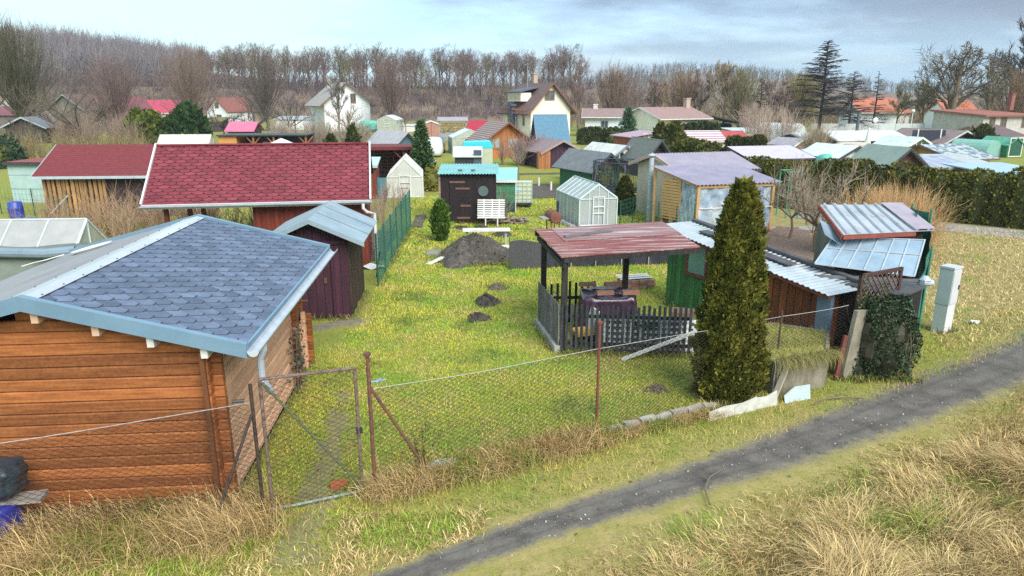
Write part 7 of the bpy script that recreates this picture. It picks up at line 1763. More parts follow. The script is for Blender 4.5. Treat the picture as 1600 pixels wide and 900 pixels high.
p = G(1421, 212); o = T('street_lamp', 'thin street lamp with round white head before the brushy bank', 'street lamp', tuple(p)); MB().tube([(0, 0, 0), (0, 0, 3.1)], .06, 6).build('post', alu, o); MB().lathe([(.1, 3.1), (.24, 3.25), (.27, 3.42), (.16, 3.6)], 12).build('lamp_head', white_paint, o)
p = G(1316, 222); o = T('satellite_dish', 'round white satellite dish on the long white hut roof', 'satellite dish', (p.x + 2.6, p.y - 2, 2.6)); MB().lathe([(.02, .1), (.25, .06), (.33, 0), (.25, .04)], 16, (0, 0, 0), Matrix.Rotation(R(90), 3, 'X')).build('dish', white_pvc, o); MB().tube([(0, .05, 0), (0, .3, -.5)], .04, 6).build('arm', alu, o)
p = G(1246, 222); o = T('poly_tunnel', 'clear arched plastic tunnel left of the white-roofed hut row', 'poly tunnel', tuple(p), R(30)); mb = MB(); mb.prism([(math.cos(a_) * 1.9, 0, math.sin(a_) * 2.2) for a_ in np.linspace(0, math.pi, 14)], (0, 5, 0)); mb.build('film', mat('clear film', (.56, .64, .68), (.48, .56, .6), ns=2), o)
house_px('garage_row', 'long pale teal flat roof behind the bare shrubs right of the red roof', 'garages', 1195, 214, 90, 206, 200, 6, 0, mat('pale render', (.60, .60, .56)), mat('pale teal roof', (.42, .56, .58)), 'mono', ov=(.2, .2))
house_px('wooden_hut', 'small brown gabled hut below the clear plastic tunnel', 'hut', 1252, 238, 34, 226, 217, 3, R(20), mat('grey brown boards', (.22, .14, .12)), mat('grey mauve roof', (.34, .31, .35)), 'ridge_y', ov=(.3, .3), trim=white_paint)
# ============================================================ FAR HOUSES
tile = mat('brown roof tiles', (.15, .095, .09), (.115, .075, .072), ns=2, stripe=('z', .30, (.14, .085, .08), .22))
creamr = mat('cream render', (.78, .73, .62), (.72, .67, .56), ns=1, fleck=.03)
trimb = mat('chestnut trim', (.22, .085, .04))
ch_m = mat('pinkish chimney', (.46, .34, .29), (.38, .27, .23), ns=3)
chh = house_px('house', 'two-storey cream house with brown gable roof, dormer and antenna', 'house', 860, 222, 70, 170, 131, 7.5, R(22), creamr, tile, 'ridge_y', ov=(.7, .6), th=.16, trim=trimb, wins=[('f', -.2, 4.85, 1.35, 1.15, brown_frame_m), ('l', 1.8, 1.9, .6, 1.2, mat('tan frame', (.46, .34, .17))), ('l', 5.8, 1.9, .6, 1.2, mat('tan frame', (.46, .34, .17)))], chim=(.6, 5.2, 6.5, 8.0, .55, ch_m))
mb = MB(); mb.box(-2.9, -1.5, 2.2, 5.6, 4.75, 5.75); dm = mb.build('dormer', creamr, chh)
MB().prism([(-3.15, 2.0, 5.78), (-.4, 2.0, 6.35), (-.4, 5.8, 6.35), (-3.15, 5.8, 5.78)], (0, 0, .12)).build('dormer_roof', mat('slate blue roof', (.10, .10, .14)), dm)
for y_ in (2.8, 3.9, 5.0): MB().box(-2.95, -2.901, y_ - .42, y_ + .42, 4.95, 5.6).build('window', mat('cream shutter', (.62, .52, .36)), dm)
mb = MB(); mb.box(-3.5, -3.05, 3.4, 3.95, 0, 4.2); mb.box(-3.7, -2.95, 3.2, 4.1, 4.203, 4.45); mb.build('chimney_stack', mat('slate blue metal', (.09, .115, .17)), chh)
mb = MB(); mb.tube([(-.8, 4.5, 6.4), (-.8, 4.5, 9.3)], .05, 5); mb.beam((-.8, 3.9, 9.2), (-.8, 5.2, 9.0), .06); mb.beam((-1.1, 4.8, 9.1), (-.4, 4.8, 9.1), .05); mb.build('antenna', mat('grey steel', (.3, .3, .32)), chh)
mb = MB()
for i in range(8): mb.box(-3.55, -3.0, .5 + i * .9, .62 + i * .9, 3.72, 3.9)
mb.build('rafter_end', trimb, chh)
white_r = mat('white render', (.76, .79, .82), (.70, .73, .76), ns=1, fleck=.03)
house_px('house', 'white house with steep grey-brown gable roof partly behind a bare tree', 'house', 545, 205, 72, 160, 130, 9.0, R(24), white_r, mat('grey brown roof', (.33, .30, .29), (.28, .25, .24), ns=2), 'ridge_y', ov=(.9, .7), th=.16, trim=trimb, wins=[('f', 1.0, 4.3, .9, 1.5, brown_frame_m)], chim=(-1.6, 4.5, 6.6, 8.2, .6, mat('grey chimney', (.35, .32, .30))))
house_px('bungalow', 'small white bungalow with brown roof behind the clipped hedge', 'bungalow', 945, 214, 62, 181, 170, 5.0, R(-12), mat('bluish white render', (.68, .73, .77), (.62, .67, .71), ns=1), mat('brown mauve roof', (.26, .17, .165), (.21, .14, .14), ns=2), 'ridge_x', ov=(.5, .6), trim=white_paint, wins=[('f', -.1, 1.2, 1.0, .95, mat('grey window frame', (.25, .27, .30)))], chim=(-1.4, 2.5, 3.0, 4.2, .6, mat('pale chimney', (.60, .60, .58))))
cb2 = house_px('bungalow', 'cream bungalow with wide brown roof and a gable to the right', 'bungalow', 1068, 214, 92, 184, 168, 8.5, R(22), mat('light cream render', (.74, .68, .50), (.68, .62, .45), ns=1), mat('pinkish brown roof', (.30, .19, .175), (.25, .16, .15), ns=2), 'ridge_x', ov=(.5, .6), trim=white_paint, wins=[('f', -1.4, 1.2, .8, 1.2, mat('orange frame', (.42, .17, .05)))], chim=(3.6, 4.0, 3.6, 5.0, .7, ch_m), gable=mat('light cream render', (.74, .68, .50)))
p = G(1140, 208); o = T('carport', 'black open lean-to beside the cream bungalow', 'carport', tuple(p), R(8)); mb = MB(); mb.prism([(-2.4, 0, 2.5), (2.4, 0, 1.5), (2.4, 0, 1.35), (-2.4, 0, 2.35)], (0, 5, 0)); mb.build('roof', mat('dark carport roof', (.05, .06, .06)), o); MB().box(-2.2, 2.0, 3.0, 4.8, 0, 1.3).build('wall', mat('black boards', (.015, .016, .025)), o)
for x_ in (-2.2, 2.1): MB().box(x_, x_ + .15, .1, .25, 0, 1.4).build('post', mat('black boards', (.015, .016, .025)), o)
hedge('hedge', 'dark pointed thuja hedge below the gable of the cream bungalow', [tuple(G(1066, 215))[:2], tuple(G(1120, 213))[:2]], 1.8, 1.3, 4000, .34, (.022, .04, .014), (.06, .085, .025), step=1.0)
hedge('hedge', 'low dark hedge strip between the two bungalows', [tuple(G(988, 208))[:2], tuple(G(1018, 208))[:2]], 1.3, 1.0, 1200, .3, (.03, .045, .014), (.08, .10, .03), step=1.0)
# right: orange roofs, grey house
otile = mat('orange roof tiles', (.44, .15, .08), (.37, .12, .065), ns=1.5, fleck=.08)
house_px('farm_building', 'long white building with orange tiled roof seen through bare trees', 'building', 1372, 203, 58, 176, 158, 9, R(-8), white_r, otile, 'ridge_x', ov=(.4, .5), th=.2, trim=white_paint)
house_px('farm_building', 'taller orange roofed building behind the long white one', 'building', 1392, 198, 66, 176, 154, 9, R(12), mat('pale render', (.60, .60, .56)), mat('red brown roof tiles', (.36, .13, .085), (.30, .105, .07), ns=1.5), 'ridge_x', ov=(.4, .5), th=.2)
house_px('farm_building', 'orange roofed building behind the spreading oak', 'building', 1504, 203, 44, 180, 158, 9, R(-8), white_r, otile, 'ridge_x', ov=(.4, .5), th=.2)
house_px('house', 'grey-white house with flat red-brown roof and three windows at the right edge', 'house', 1570, 216, 96, 182, 174, 8, R(10), mat('patchy grey render', (.48, .47, .45), (.38, .37, .35), ns=1.5, fleck=.15), mat('red brown flat roof', (.30, .12, .09), (.25, .10, .08)), 'mono', ov=(.3, .5), th=.25, trim=mat('red brown trim', (.3, .12, .09)), wins=[('f', -2.6, 1.3, 1.0, 1.6, brown_frame_m), ('f', -.7, 1.3, 1.0, 1.6, brown_frame_m), ('f', 2.9, 1.3, 1.2, 1.6, brown_frame_m)], chim=(4.6, 4, 3.5, 5.6, .6, mat('red chimney', (.26, .10, .08))))
# left far
house_px('house', 'grey gabled house with pinkish chimney and maroon lower roof at the left edge', 'house', 22, 200, 40, 172, 148, 7, R(6), mat('pale grey gable', (.42, .41, .40)), mat('maroon slate roof', (.15, .05, .06), (.12, .045, .05), ns=2), 'ridge_y', ov=(.3, .3), chim=(-2.2, 2, 4.5, 8.0, .7, ch_m))
house_px('lean_to', 'low maroon roof in front of the grey gabled house at the left edge', 'lean-to', 18, 206, 52, 180, 168, 3, R(6), mat('dull wall', (.2, .17, .16)), mat('maroon roof', (.20, .07, .08), (.16, .055, .065), ns=2), 'mono', ov=(.3, .3))
house_px('garden_hut', 'dark gabled hut with pale blue-grey roof edge amid bare shrubs at the left', 'hut', 43, 224, 60, 198, 184, 5, R(-4), mat('dark brown boards wall', (.055, .04, .035), (.08, .06, .05), ns=3), mat('dark grey felt', (.12, .13, .15)), 'ridge_y', ov=(.5, .4), th=.1, trim=metal_pale)
house_px('barn', 'old grey-brown barn with patched white front behind bare fruit trees', 'barn', 110, 205, 62, 170, 148, 8, R(-16), mat('patched barn wall', (.34, .32, .29), (.20, .15, .13), ns=.8), mat('brown barn roof', (.16, .09, .08)), 'ridge_y', ov=(.5, .5), trim=mat('pale blue trim', (.36, .46, .50)))
house_px('garage', 'little garage with pinkish roof and dark opening left of the old barn', 'garage', 72, 203, 16, 182, 170, 4, 0, mat('pale teal boards', (.36, .50, .48)), mat('pinkish roof', (.36, .24, .24)), 'mono', ov=(.3, .2), doors=[('f', 0, .1, 1.6, 1.8, black)])
house_px('barn', 'maroon roofed barn gable left of the crimson roofed house', 'barn', 160, 203, 46, 178, 152, 8, R(-30), mat('dull wall', (.2, .17, .16)), mat('maroon roof', (.20, .07, .08)), 'ridge_y', ov=(.4, .6), trim=mat('grey white trim', (.5, .5, .52)))
house_px('house', 'white house with bright crimson roof behind the yellow-green conifers', 'house', 246, 196, 54, 176, 158, 7, R(4), white_r, mat('crimson roof', (.42, .045, .095), (.36, .04, .08), ns=1), 'ridge_x', ov=(.4, .5), th=.2, trim=white_paint)
house_px('house', 'white gabled house with dark upper window behind the dark round conifers', 'house', 342, 197, 40, 174, 154, 7, R(-24), white_r, mat('red brown edge roof', (.24, .09, .07)), 'ridge_y', ov=(.3, .3), th=.15, trim=mat('red brown edge roof', (.24, .09, .07)), wins=[('f', 0, 3.2, .9, 1.1, brown_frame_m), ('f', .3, .9, 1.2, 1.2, brown_frame_m)])
house_px('garden_hut', 'hut with pink corrugated roof beyond the scalloped red roof', 'hut', 377, 222, 38, 203, 191, 3.5, R(-2), mat('dark timber wall', (.06, .045, .045)), mat('pink roof sheet', (.50, .14, .24), (.44, .12, .2), ns=2), 'ridge_x', ov=(.3, .5))
greenhouse('old cream glass greenhouse to the left of the orange timber shelter', tuple(G(334, 246)), R(90), 2.4, 4.4, 1.0, 2.0, 3, 4, wallm=mat('cream glass', (.52, .52, .44), (.46, .46, .38), ns=2), roofm=mat('cream roof panel', (.62, .62, .54)), frame=mat('cream frame', (.6, .6, .54)), door_=False)
p = G(405, 250); o = T('timber_shelter', 'orange timber shelter with black flat roof and parked bench behind the red shingle ridge', 'shelter', tuple(p)); MB().box(-3.3, 4.3, -.3, 3.0, 2.02, 2.12).build('roof', black, o); MB().box(-3.2, -1.7, -.1, 2.5, 0, 2.0).build('wall', mat('orange boards', (.52, .24, .075), (.45, .20, .06), ns=2), o)
for x_ in (-.3, 1.4, 4.1):
    mb = MB(); mb.box(x_ - .07, x_ + .07, -.15, 0, 0, 2.0); mb.beam((x_, -.07, 1.3), (x_ - .6, -.07, 1.98), .08); mb.beam((x_, -.07, 1.3), (x_ + .6, -.07, 1.98), .08); mb.build('post', mat('brown post', (.30, .13, .05)), o)
MB().box(.3, 2.6, .5, 1.4, .3, 1.5).build('storage_chest', mat('mauve brown chest', (.33, .20, .20), (.38, .18, .11), ns=1.5), o); MB().box(-3.2, 4.2, 2.6, 2.7, 0, 2.0).build('back_wall', mat('dark timber wall', (.06, .045, .045)), o)
p = G(443, 256); o = T('parasol', 'white parasol top showing above the red shingle ridge', 'parasol', tuple(p)); MB().lathe([(.04, 0), (.04, 1.75)], 8).build('pole', alu, o); mb = MB(); mb.lathe([(1.1, 1.55), (1.08, 1.58), (.5, 1.85), (.04, 2.03)], 8); mb.build('canopy', white_paint, o)
house_px('shed', 'flat roofed dark shed by the white gabled house', 'shed', 333, 206, 26, 190, 184, 4, 0, mat('dark timber wall', (.06, .045, .045)), mat('mossy felt', (.24, .20, .06)), 'mono', ov=(.3, .3))
for px, wpx, lb in ((445, 30, 'white low outbuilding left of the white house, nearer the fan-shaped tree'), (478, 30, 'white low outbuilding adjoining the left side of the white house')):
    house_px('outbuilding', lb, 'outbuilding', px, 203, wpx, 187, 182, 6, 0, white_r, mat('pale flat roof', (.6, .62, .66)), 'mono', ov=(.2, .2))
p = G(577, 206); o = T('tarp', 'teal tarpaulin over a heap at the foot of the white house', 'tarp', tuple(p)); mb = MB(); lumpbody(mb, 1.6, 1.2, .9, 14, 8, .2, 2, .7); mb.build('tarpaulin', mat('teal tarpaulin', (.12, .42, .35)), o)
# conifers on the left
CL1, CL2 = (.022, .055, .018), (.065, .12, .035)
p = G(300, 240); r_ = thuja('conifer', 'broad dark green round-topped conifer behind the red shingle ridge', tuple(p), PY(300, 163, p.y).z, lambda f: 1.55 * math.sin(min(1, f * .9 + .12) * math.pi) ** .55 + .02, 6500, .34, CL1, CL2)
for px, py, tp_, rr, lb, c in ((222, 234, 172, 1.1, 'left yellow-green conifer under the crimson roof', 0), (243, 236, 174, 1.3, 'middle yellow-green conifer under the crimson roof', 0), (268, 238, 186, 1.2, 'right olive conifer next to the broad dark green one', 1)):
    p = G(px, py); thuja('conifer', lb, tuple(p), PY(px, tp_, p.y).z, lambda f, rr=rr: rr * math.sin(min(1, f * .88 + .14) * math.pi) ** .6 + .02, 3600, .34, ((.06, .10, .015), (.045, .08, .02))[c], ((.19, .22, .03), (.12, .15, .03))[c])
p = G(2, 262); ball('conifer', 'dark green bushy conifer at the left edge above the red roofed pale hut', tuple(p), 1.7, 2.4, 2600, (.02, .05, .03), (.06, .10, .05), .24, 'conifer')
for px, py, tp_, rr, lb in ((553, 244, 196, .55, 'narrow dark thuja rising behind the right end of the scalloped red roof'), (519, 244, 210, .5, 'shorter narrow thuja left of the dark one behind the scalloped red roof')):
    p = G(px, py); thuja('thuja', lb, tuple(p), PY(px, tp_, p.y).z, prof_thuja(rr, .3), 1500, .22, (.03, .045, .015), (.09, .10, .025))
# ============================================================ BARE TREES
BK = ((.11, .088, .076), (.22, .17, .145))
def bare_tree(root, h, seed, levels=4, spread=.55, r0=None, clear=.25, c=BK, tw=1.0, upward=.35, nlimb=7, thin=.016, twig_n=7, fork=(4, 6)):
    """tapered trunk with limbs, and a crown of branches and twigs, as two meshes"""
    g = np.random.default_rng(seed)
    P, Rr, Cc, TP, TR, TC = [], [], [], [], [], []
    r0 = r0 or h * .022
    def grow(p, d, L, r, lev):
        n = 4 if lev < 2 else 3
        pts = [p]
        for i in range(n):
            d = d + g.normal(0, .13 if lev else .05, 3) + np.array([0, 0, upward * .22 if lev else .05]); d /= np.linalg.norm(d)
            p = p + d * L / n; pts.append(p)
        pts = np.array(pts); rr = np.linspace(r, max(r * .45, thin * .5), n + 1)
        col = mixcol(g.random(1), *c)[0]
        (P if lev < 2 else TP).append(pts); (Rr if lev < 2 else TR).append(rr); (Cc if lev < 2 else TC).append(col)
        if lev >= levels: return
        k = nlimb if lev == 0 else int(g.integers(*fork)) if lev < levels - 1 else twig_n
        for i in range(k):
            f = (clear + (1 - clear) * (i + g.random()) / k) if lev == 0 else .25 + .75 * g.random()
            j = min(int(f * n), n - 1); q = pts[j] + (pts[j + 1] - pts[j]) * (f * n - j)
            a = g.uniform(0, 6.283) if lev else i * 2.4 + g.normal(0, .4)
            perp = np.cross(d, np.array([math.cos(a), math.sin(a), .3])); perp /= np.linalg.norm(perp)
            s = spread * g.uniform(.6, 1.35)
            nd = d * math.cos(s) + perp * math.sin(s) + np.array([0, 0, upward * .3]); nd /= np.linalg.norm(nd)
            ln = L * (g.uniform(.42, .66) * (1.15 - .55 * f if lev == 0 else 1.0))
            grow(q, nd, ln, max(thin, np.interp(f, [0, 1], [rr[0], rr[-1]]) * .55), lev + 1)
    grow(np.array([0, 0, -.2]), np.array([0, 0, 1.0]), h * .72, r0, 0)
    mx = max(a[:, 2].max() for a in TP)
    s_ = h / mx
    P = [a * s_ for a in P]; TP = [a * s_ for a in TP]
    tubes_np('trunk', P, Rr, Cc, root, sides=5); tubes_np('crown', TP, TR, TC, root)
    return root
def fan_tree(root, h, seed, c=BK, width=.42, n=80, clear=.16, thin=.02, sub=9):
    """short trunk, many long steep boughs spreading like a fan into an egg-shaped crown"""
    g = np.random.default_rng(seed); P, Rr, Cc, TP, TR, TC = [], [], [], [], [], []
    tk = np.array([(0, 0, -.2), (.02 * h, 0, h * clear * .5), (0, 0, h * clear), (0, .01 * h, h * (clear + .1))]); P.append(tk); Rr.append(np.array([.032, .026, .024, .014]) * h); Cc.append(np.array(c[0]))
    for i in range(n):
        a = i * 2.4 + g.normal(0, .3); t = abs(g.normal(0, 1)) * .33 + .04; t = min(t, .85); L = h * (1 - clear) * (1.0 - .33 * t ** 1.3) * g.uniform(.8, 1.03)
        p = tk[2] + np.array([0, 0, g.uniform(-.03, .09) * h]); pts = [p]; k = 7
        for j in range(k):
            th = t * width * 2.6 * (1.15 - .85 * j / k)
            a2 = a + g.normal(0, .08)
            p = p + np.array([math.cos(a2) * math.sin(th), math.sin(a2) * math.sin(th), math.cos(th)]) * L / k; pts.append(p)
        pts = np.array(pts); big = i < n // 3
        (P if big else TP).append(pts); (Rr if big else TR).append(np.linspace(.006 * h if big else .0028 * h, thin * .4, k + 1)); (Cc if big else TC).append(mixcol(g.random(1), *c)[0])
        for q in range(sub):
            j = int(g.integers(2, k)); s = pts[j] + (pts[j] - pts[j - 1]) * g.random() * .8; d = pts[j] - pts[j - 1]; d = d / np.linalg.norm(d) + g.normal(0, .33, 3) + [0, 0, .1]; d /= np.linalg.norm(d); l2 = h * g.uniform(.08, .2)
            m1 = s + d * l2 * .5; e = m1 + (d + g.normal(0, .2, 3)) * l2 * .5; TP.append(np.array([s, m1, e])); TR.append(np.array([thin * .8, thin * .6, thin * .3])); TC.append(mixcol(g.random(1), *c)[0])
    tubes_np('trunk', P, Rr, Cc, root, sides=5); tubes_np('crown', TP, TR, TC, root)
    return root
def larch(root, h, seed, c=BK, r=.28, thin=.03, nb=46, droop=.1, gap=.12):
    g = np.random.default_rng(seed); P, Rr, Cc, TP, TR, TC = [], [], [], [], [], []
    P.append(np.array([(0, 0, -.2), (.01 * h, 0, h * .5), (0, .01 * h, h)])); Rr.append(np.array([.020, .012, .003]) * h); Cc.append(np.array(c[0]))
    for i in range(nb):
        f = gap + (1 - gap) * (i + g.random()) / nb; a = g.uniform(0, 6.283); L = r * h * (1.02 - f) ** .75 * g.uniform(.55, 1.15) + .02 * h
        p = np.array([0, 0, f * h]); pts = [p]
        for j in range(4): p = p + np.array([math.cos(a), math.sin(a), .12 - droop * j + .25 * f]) * L / 4; pts.append(p); a += g.normal(0, .1)
        pts = np.array(pts); TP.append(pts); TR.append(np.linspace(.006 * h, thin * .5, 5)); TC.append(mixcol(g.random(1), *c)[0])
        for q in range(20):
            t = g.uniform(.15, 1) * 3.99; j = int(t); s = pts[j] + (pts[j + 1] - pts[j]) * (t - j); aa = a + g.choice([-1, 1]) * g.uniform(.4, 1.3); l2 = L * g.uniform(.15, .4)
            e = s + np.array([math.cos(aa), math.sin(aa), g.uniform(-.35, .25)]) * l2; TP.append(np.array([s, (s + e) / 2 + g.normal(0, .04, 3) * l2, e])); TR.append(np.array([thin, thin * .8, thin * .5])); TC.append(mixcol(g.random(1), *c)[0])
    tubes_np('trunk', P, Rr, Cc, root, sides=6); tubes_np('crown', TP, TR, TC, root)
    return root
def tree_at(kind, name, label, px, py, top, seed, rz=0, group=None, cat='tree', **k):
    p = G(px, py); p.z = hz(p.x, p.y); root = T(name, label, cat, tuple(p), rz, group)
    return kind(root, PY(px, top, p.y).z - p.z, seed, **k)
OL = ((.10, .09, .045), (.24, .21, .11)); PU = ((.12, .085, .08), (.26, .18, .155)); TAN = ((.16, .12, .08), (.30, .23, .15)); DK = ((.038, .030, .032), (.085, .065, .062))
tree_at(fan_tree, 'bare_tree', 'huge olive-brown brush-like bare tree at the left edge', 38, 212, 36, 11, c=((.06, .06, .03), (.14, .125, .065)), width=.52, n=190, sub=14, thin=.022)
tree_at(fan_tree, 'bare_tree', 'fan-shaped brown bare tree above the round dark conifer', 302, 206, 78, 12, c=TAN[:1] + PU[1:], width=.62, n=150, sub=12, thin=.018)
tree_at(fan_tree, 'bare_tree', 'dark purple-brown bare tree left of the crimson roofed house', 187, 206, 88, 13, c=PU, width=.62, n=140, sub=13, thin=.02)
tree_at(fan_tree, 'bare_tree', 'fan-shaped bare tree left of the white house', 418, 205, 82, 14, c=((.085, .068, .06), (.19, .15, .13)), width=.54, n=140, sub=12, thin=.018)
tree_at(fan_tree, 'bare_tree', 'egg-shaped reddish-brown bare tree right of the white house', 612, 206, 97, 15, c=PU, width=.48, n=150, sub=12, thin=.018, clear=.2)
tree_at(bare_tree, 'bare_tree', 'slender bare tree standing before the white house gable', 531, 214, 118, 16, spread=.5, upward=.5, c=((.10, .09, .075), (.2, .17, .14)), thin=.02)
tree_at(bare_tree, 'bare_tree', 'small bare tree right of the egg-shaped tree', 634, 207, 168, 17, spread=.6, c=TAN, thin=.02, levels=3)
tree_at(fan_tree, 'willow_tree', 'round brown bare willow behind the white bungalow', 958, 206, 104, 18, c=TAN[:1] + PU[1:], width=.5, n=140, sub=12, thin=.03, clear=.1)
tree_at(fan_tree, 'willow_tree', 'tan-orange bare willow behind the cream bungalow', 1062, 203, 112, 19, c=((.15, .10, .06), (.30, .21, .14)), width=.55, n=140, sub=12, thin=.03, clear=.1)
tree_at(bare_tree, 'bare_tree', 'thin tall bare tree right of the cream house', 904, 206, 98, 20, spread=.4, upward=.5, c=PU, thin=.02)
tree_at(larch, 'larch_tree', 'tall dark larch with tiered branches rising above all other trees on the right', 1278, 212, 64, 21, c=((.030, .028, .03), (.07, .055, .05)), r=.46, nb=130, thin=.032, gap=.2)
tree_at(larch, 'larch_tree', 'smaller dark larch behind the right end of the cream bungalow', 1184, 205, 122, 22, c=DK, r=.26, nb=56, thin=.04)
tree_at(larch, 'larch_tree', 'dark bare larch left of the tall tiered one', 1228, 206, 140, 23, c=PU, r=.5, nb=80, thin=.028)
tree_at(larch, 'larch_tree', 'thin dark larch in front of the orange roof', 1362, 206, 112, 24, c=DK, r=.22, nb=36, thin=.035)
tree_at(larch, 'larch_tree', 'dark larch just right of the tall tiered one', 1324, 210, 112, 25, c=DK, r=.46, nb=80, thin=.028)
tree_at(bare_tree, 'oak_tree', 'big spreading bare oak at the upper right with thick forked limbs', 1481, 209, 62, 26, spread=.85, upward=.18, c=((.075, .064, .04), (.16, .13, .08)), clear=.14, nlimb=10, thin=.035, levels=4, fork=(5, 7), r0=.55)
tree_at(bare_tree, 'bare_tree', 'tall bare tree at the right edge behind the grey-white house', 1592, 203, 22, 27, spread=.55, c=DK, thin=.05, nlimb=9, fork=(5, 7))
for i, (px, py, tp_, k, c, lb) in enumerate(((1130, 206, 92, bare_tree, TAN, 'light tan bare tree with open crown behind the black carport'), (1152, 206, 108, fan_tree, OL, 'olive bare tree right of the light tan one'), (1088, 203, 102, bare_tree, PU, 'purple-brown bare tree above the gable of the cream bungalow'), (1205, 206, 118, bare_tree, PU, 'bare purple-brown tree between the two smaller larches'), (1018, 202, 108, bare_tree, PU, 'bare purplish tree between the two bungalows'), (1252, 203, 116, fan_tree, ((.16, .14, .05), (.28, .24, .09)), 'yellow-olive willow left behind the tall larch'), (1240, 203, 120, fan_tree, ((.18, .15, .05), (.30, .25, .10)), 'second yellow-olive willow further left of the tall larch'), (1440, 206, 120, bare_tree, OL, 'olive bare tree left of the spreading oak'), (1400, 204, 128, bare_tree, OL, 'small olive tree above the long orange roof'), (1545, 206, 92, bare_tree, OL, 'olive-brown bare tree above the grey-white house'), (1576, 206, 110, fan_tree, ((.15, .09, .05), (.26, .17, .10)), 'reddish-brown tree above the right end of the grey-white house'))):
    kw = dict(c=c, thin=.034)
    if k is bare_tree: kw.update(spread=.6, nlimb=9)
    else: kw.update(width=.5, n=110, sub=11, clear=.1)
    tree_at(k, 'bare_tree' if k is bare_tree else 'willow_tree', lb, px, py, tp_, 40 + i, **kw)
# fruit trees and bushes on the left gardens
for px, py, h_, sp_, lb in ((92, 228, 7.6, 5.2, 'grey-barked spreading fruit tree before the old barn'), (42, 240, 3.2, 2.4, 'low twisted fruit tree in front of the dark gabled hut'), (128, 234, 6.0, 4.2, 'mossy fruit tree right of the old barn'), (350, 214, 3.8, 3.2, 'dark gnarled fruit tree by the white gabled house'), (400, 212, 4.4, 3.4, 'dark gnarled fruit tree behind the pink corrugated roof'), (455, 214, 4.2, 3.6, 'tangled fruit tree before the white outbuildings'), (545, 216, 4.2, 3.2, 'tan bushy fruit tree at the foot of the white house')):
    p = G(px, py); fruit_tree(lb, tuple(p), h_, sp_, 8, *(((.07, .06, .045), (.22, .19, .14)) if px < 200 else ((.045, .038, .035), (.2, .17, .14)) if px < 500 else ((.18, .13, .09), (.34, .26, .18))), r=.13, dens=1.6)
brush('broad pinkish-tan thicket behind the red-rowed wood shed', np.stack([(lambda q: np.array([q.x, q.y, 0]))(G(rng.uniform(90, 235), rng.uniform(216, 240))) for _ in range(60)]), 2600, 2.9, .42, (.20, .14, .11), (.38, .29, .23), .020, name='thicket', cat='thicket')
brush('olive-straw scrub along the top of the red-rowed wood shed roof', np.stack([(lambda q: np.array([q.x, q.y, 0]))(G(rng.uniform(0, 235), rng.uniform(246, 262))) for _ in range(60)]), 1700, 2.0, .42, (.18, .14, .07), (.34, .27, .14), .016, name='scrub', cat='scrub')
brush('pale bare thicket behind the scalloped red roof right of the orange shelter', np.stack([(lambda q: np.array([q.x, q.y, 0]))(G(rng.uniform(430, 580), rng.uniform(222, 240))) for _ in range(60)]), 1700, 2.4, .42, (.20, .155, .12), (.42, .35, .29), .018, name='thicket', cat='thicket')
brush('pale leafless shrubs between the red roof and the mauve-roofed garden house', np.stack([(lambda q: np.array([q.x, q.y, 0]))(G(rng.uniform(1165, 1240), rng.uniform(222, 234))) for _ in range(30)]), 330, 3.8, .5, (.25, .18, .14), (.46, .37, .31), .024, name='shrubs', cat='shrubs')
brush('straw-coloured bare shrub right of the mauve-roofed garden house', np.stack([(lambda q: np.array([q.x, q.y, 0]))(G(rng.uniform(1262, 1295), rng.uniform(248, 256))) for _ in range(16)]), 420, 2.6, .38, (.22, .17, .11), (.42, .36, .26), .018, name='shrubs', cat='shrubs')
brush('pinkish pale bare shrubs in front of the black carport', np.stack([(lambda q: np.array([q.x, q.y, 0]))(G(rng.uniform(1160, 1195), rng.uniform(206, 212))) for _ in range(16)]), 420, 3.6, .4, (.30, .20, .16), (.50, .38, .32), .03, name='shrubs', cat='shrubs')
# ============================================================ TREE ROW ON THE EMBANKMENT: copies of six grown trees
protos = []
for i, (sd, sp_, up, c) in enumerate(((71, .72, .3, PU), (72, .8, .25, BK), (73, .62, .35, PU), (74, .85, .2, OL), (75, .7, .3, BK), (76, .75, .3, TAN[:1] + PU[1:]))):
    r_ = T('bank_tree', 'tall slender leafless tree in the row along the wooded embankment', 'tree', (0, 0, 0), 0, 'trees along the embankment')
    bare_tree(r_, 11.5, sd, spread=sp_, upward=up, c=c, clear=.36, thin=.014, nlimb=11, twig_n=5, fork=(4, 6)); protos.append(r_)
used_p = [False] * 6
def bank(x, y, h, i, rz):
    s = h / 11.5
    if not used_p[i]:
        used_p[i] = True; protos[i].location = (x, y, hz(x, y) - .2); protos[i].rotation_euler.z = rz; protos[i].scale = (s,) * 3
    else: dup(protos[i], (x, y, hz(x, y) - .2), rz, s)
k = 0
for row, (yo, hs) in enumerate(((16, 1.0), (23, .95), (6, .85))):
    for px in np.arange(330, 905, 13 if row < 2 else 22):
        y = 172 + yo + rng.normal(0, 2.0); q = PY(px + rng.normal(0, 5), 150, y)
        bank(q.x, y, 10.8 * hs * rng.uniform(.78, 1.12), k % 6, rng.uniform(0, 6.28)); k += 1
for px in np.arange(985, 1260, 17):      # lower wood at right
    y = 150 + rng.normal(0, 8); q = PY(px + rng.normal(0, 5), 150, y); bank(q.x, y, 10.5 * rng.uniform(.6, 1.05), k % 6, rng.uniform(0, 6.28)); k += 1
for px in np.arange(1300, 1600, 26):
    y = 165 + rng.normal(0, 8); q = PY(px + rng.normal(0, 5), 150, y); bank(q.x, y, 7.5 * rng.uniform(.6, 1.05), k % 6, rng.uniform(0, 6.28)); k += 1
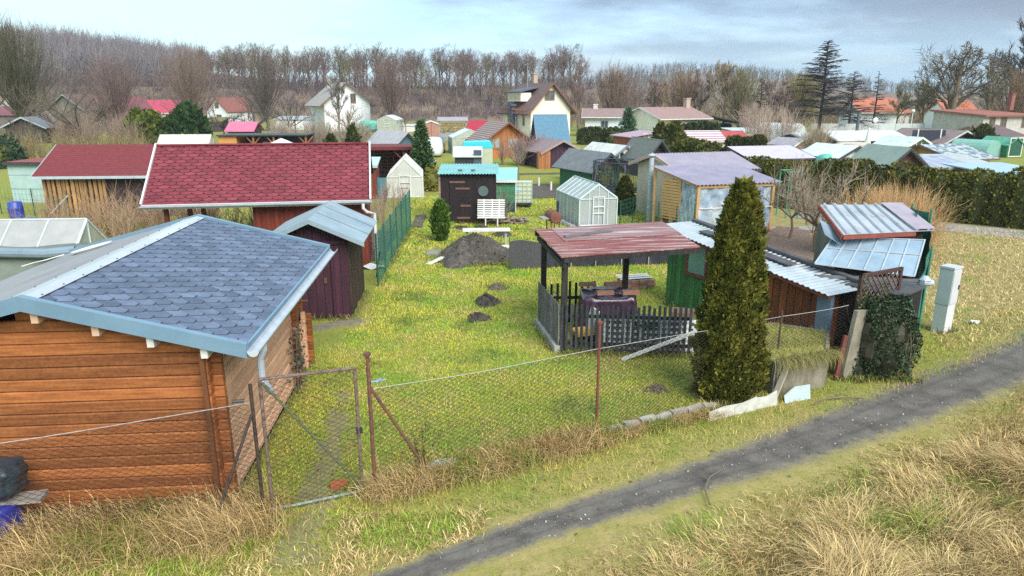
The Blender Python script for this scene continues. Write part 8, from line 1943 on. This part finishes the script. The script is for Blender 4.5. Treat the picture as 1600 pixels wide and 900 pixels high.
# undergrowth on the bank and woods on the hills: masses nobody could count
def mass(name, pts, n_per, h, c1, c2, r0, spread=.5, fork=2):
    P, Rr, Cc = [], [], []
    for (x, y) in pts:
        z = hz(x, y)
        for i in range(n_per):
            a = rng.uniform(0, 6.283); t = abs(rng.normal(0, spread)); L = h * rng.uniform(.45, 1.1); p = np.array([x + rng.normal(0, .6), y + rng.normal(0, .6), z - .2])
            d = np.array([math.cos(a) * math.sin(t), math.sin(a) * math.sin(t), math.cos(t)]); m1 = p + d * L * .5; e = m1 + (d + rng.normal(0, .16, 3)) * L * .5
            c = mixcol(rng.random(1), c1, c2)[0] * rng.uniform(.75, 1.2); P.append(np.array([p, m1, e])); Rr.append(np.array([r0, r0 * .8, r0 * .35])); Cc.append(c)
            for q in range(fork):
                s = m1 + (e - m1) * rng.random() * .6; e2 = s + (d + rng.normal(0, .5, 3)) * L * .3; P.append(np.array([s, (s + e2) / 2, e2])); Rr.append(np.array([r0 * .6, r0 * .5, r0 * .25])); Cc.append(c)
    return stuff(tubes_np(name, P, Rr, Cc))
pts = []
for px in np.arange(-20, 1010, 4):
    for yy in (168, 174, 180, 187): q = PY(px + rng.normal(0, 3), 150, yy + rng.normal(0, 2)); pts.append((q.x, q.y))
mass('undergrowth', pts, 7, 3.6, (.085, .062, .066), (.20, .15, .15), .055)
pts = []
for px in np.arange(900, 1600, 5):
    for yy in (128, 140, 152): q = PY(px + rng.normal(0, 3), 150, yy + rng.normal(0, 3)); pts.append((q.x, q.y))
mass('brushwood', pts, 6, 4.2, (.12, .095, .065), (.28, .22, .14), .055)
pts = []
while len(pts) < 900:
    px = rng.uniform(-60, 330); yy = rng.uniform(205, 360); q = PY(px, 150, yy)
    pts.append((q.x, q.y))
mass('hillside_woods', pts, 8, 9.5, (.15, .135, .145), (.27, .235, .24), .09, .28, 4)
pts = []
while len(pts) < 420:
    px = rng.uniform(820, 1640); yy = rng.uniform(560, 720); q = PY(px, 150, yy); pts.append((q.x, q.y))
mass('distant_woods', pts, 6, 11, (.09, .085, .075), (.16, .145, .12), .22, .35, 3)
# ============================================================ THIN WINTER HAZE (one even box of air round everything below the sky)
hm = bpy.data.materials.new('haze air'); hm.use_nodes = True; ht_ = hm.node_tree; ht_.nodes.clear()
pvn = NN(ht_, 'ShaderNodeVolumePrincipled'); pvn.inputs['Color'].default_value = (.74, .85, 1.0, 1); pvn.inputs['Density'].default_value = HAZE; pvn.inputs['Anisotropy'].default_value = 0
om = NN(ht_, 'ShaderNodeOutputMaterial'); LK(ht_, pvn.outputs[0], om.inputs['Volume'])
stuff(MB().box(-1500, 1500, -60, 1900, -3, 75).build('haze', hm))
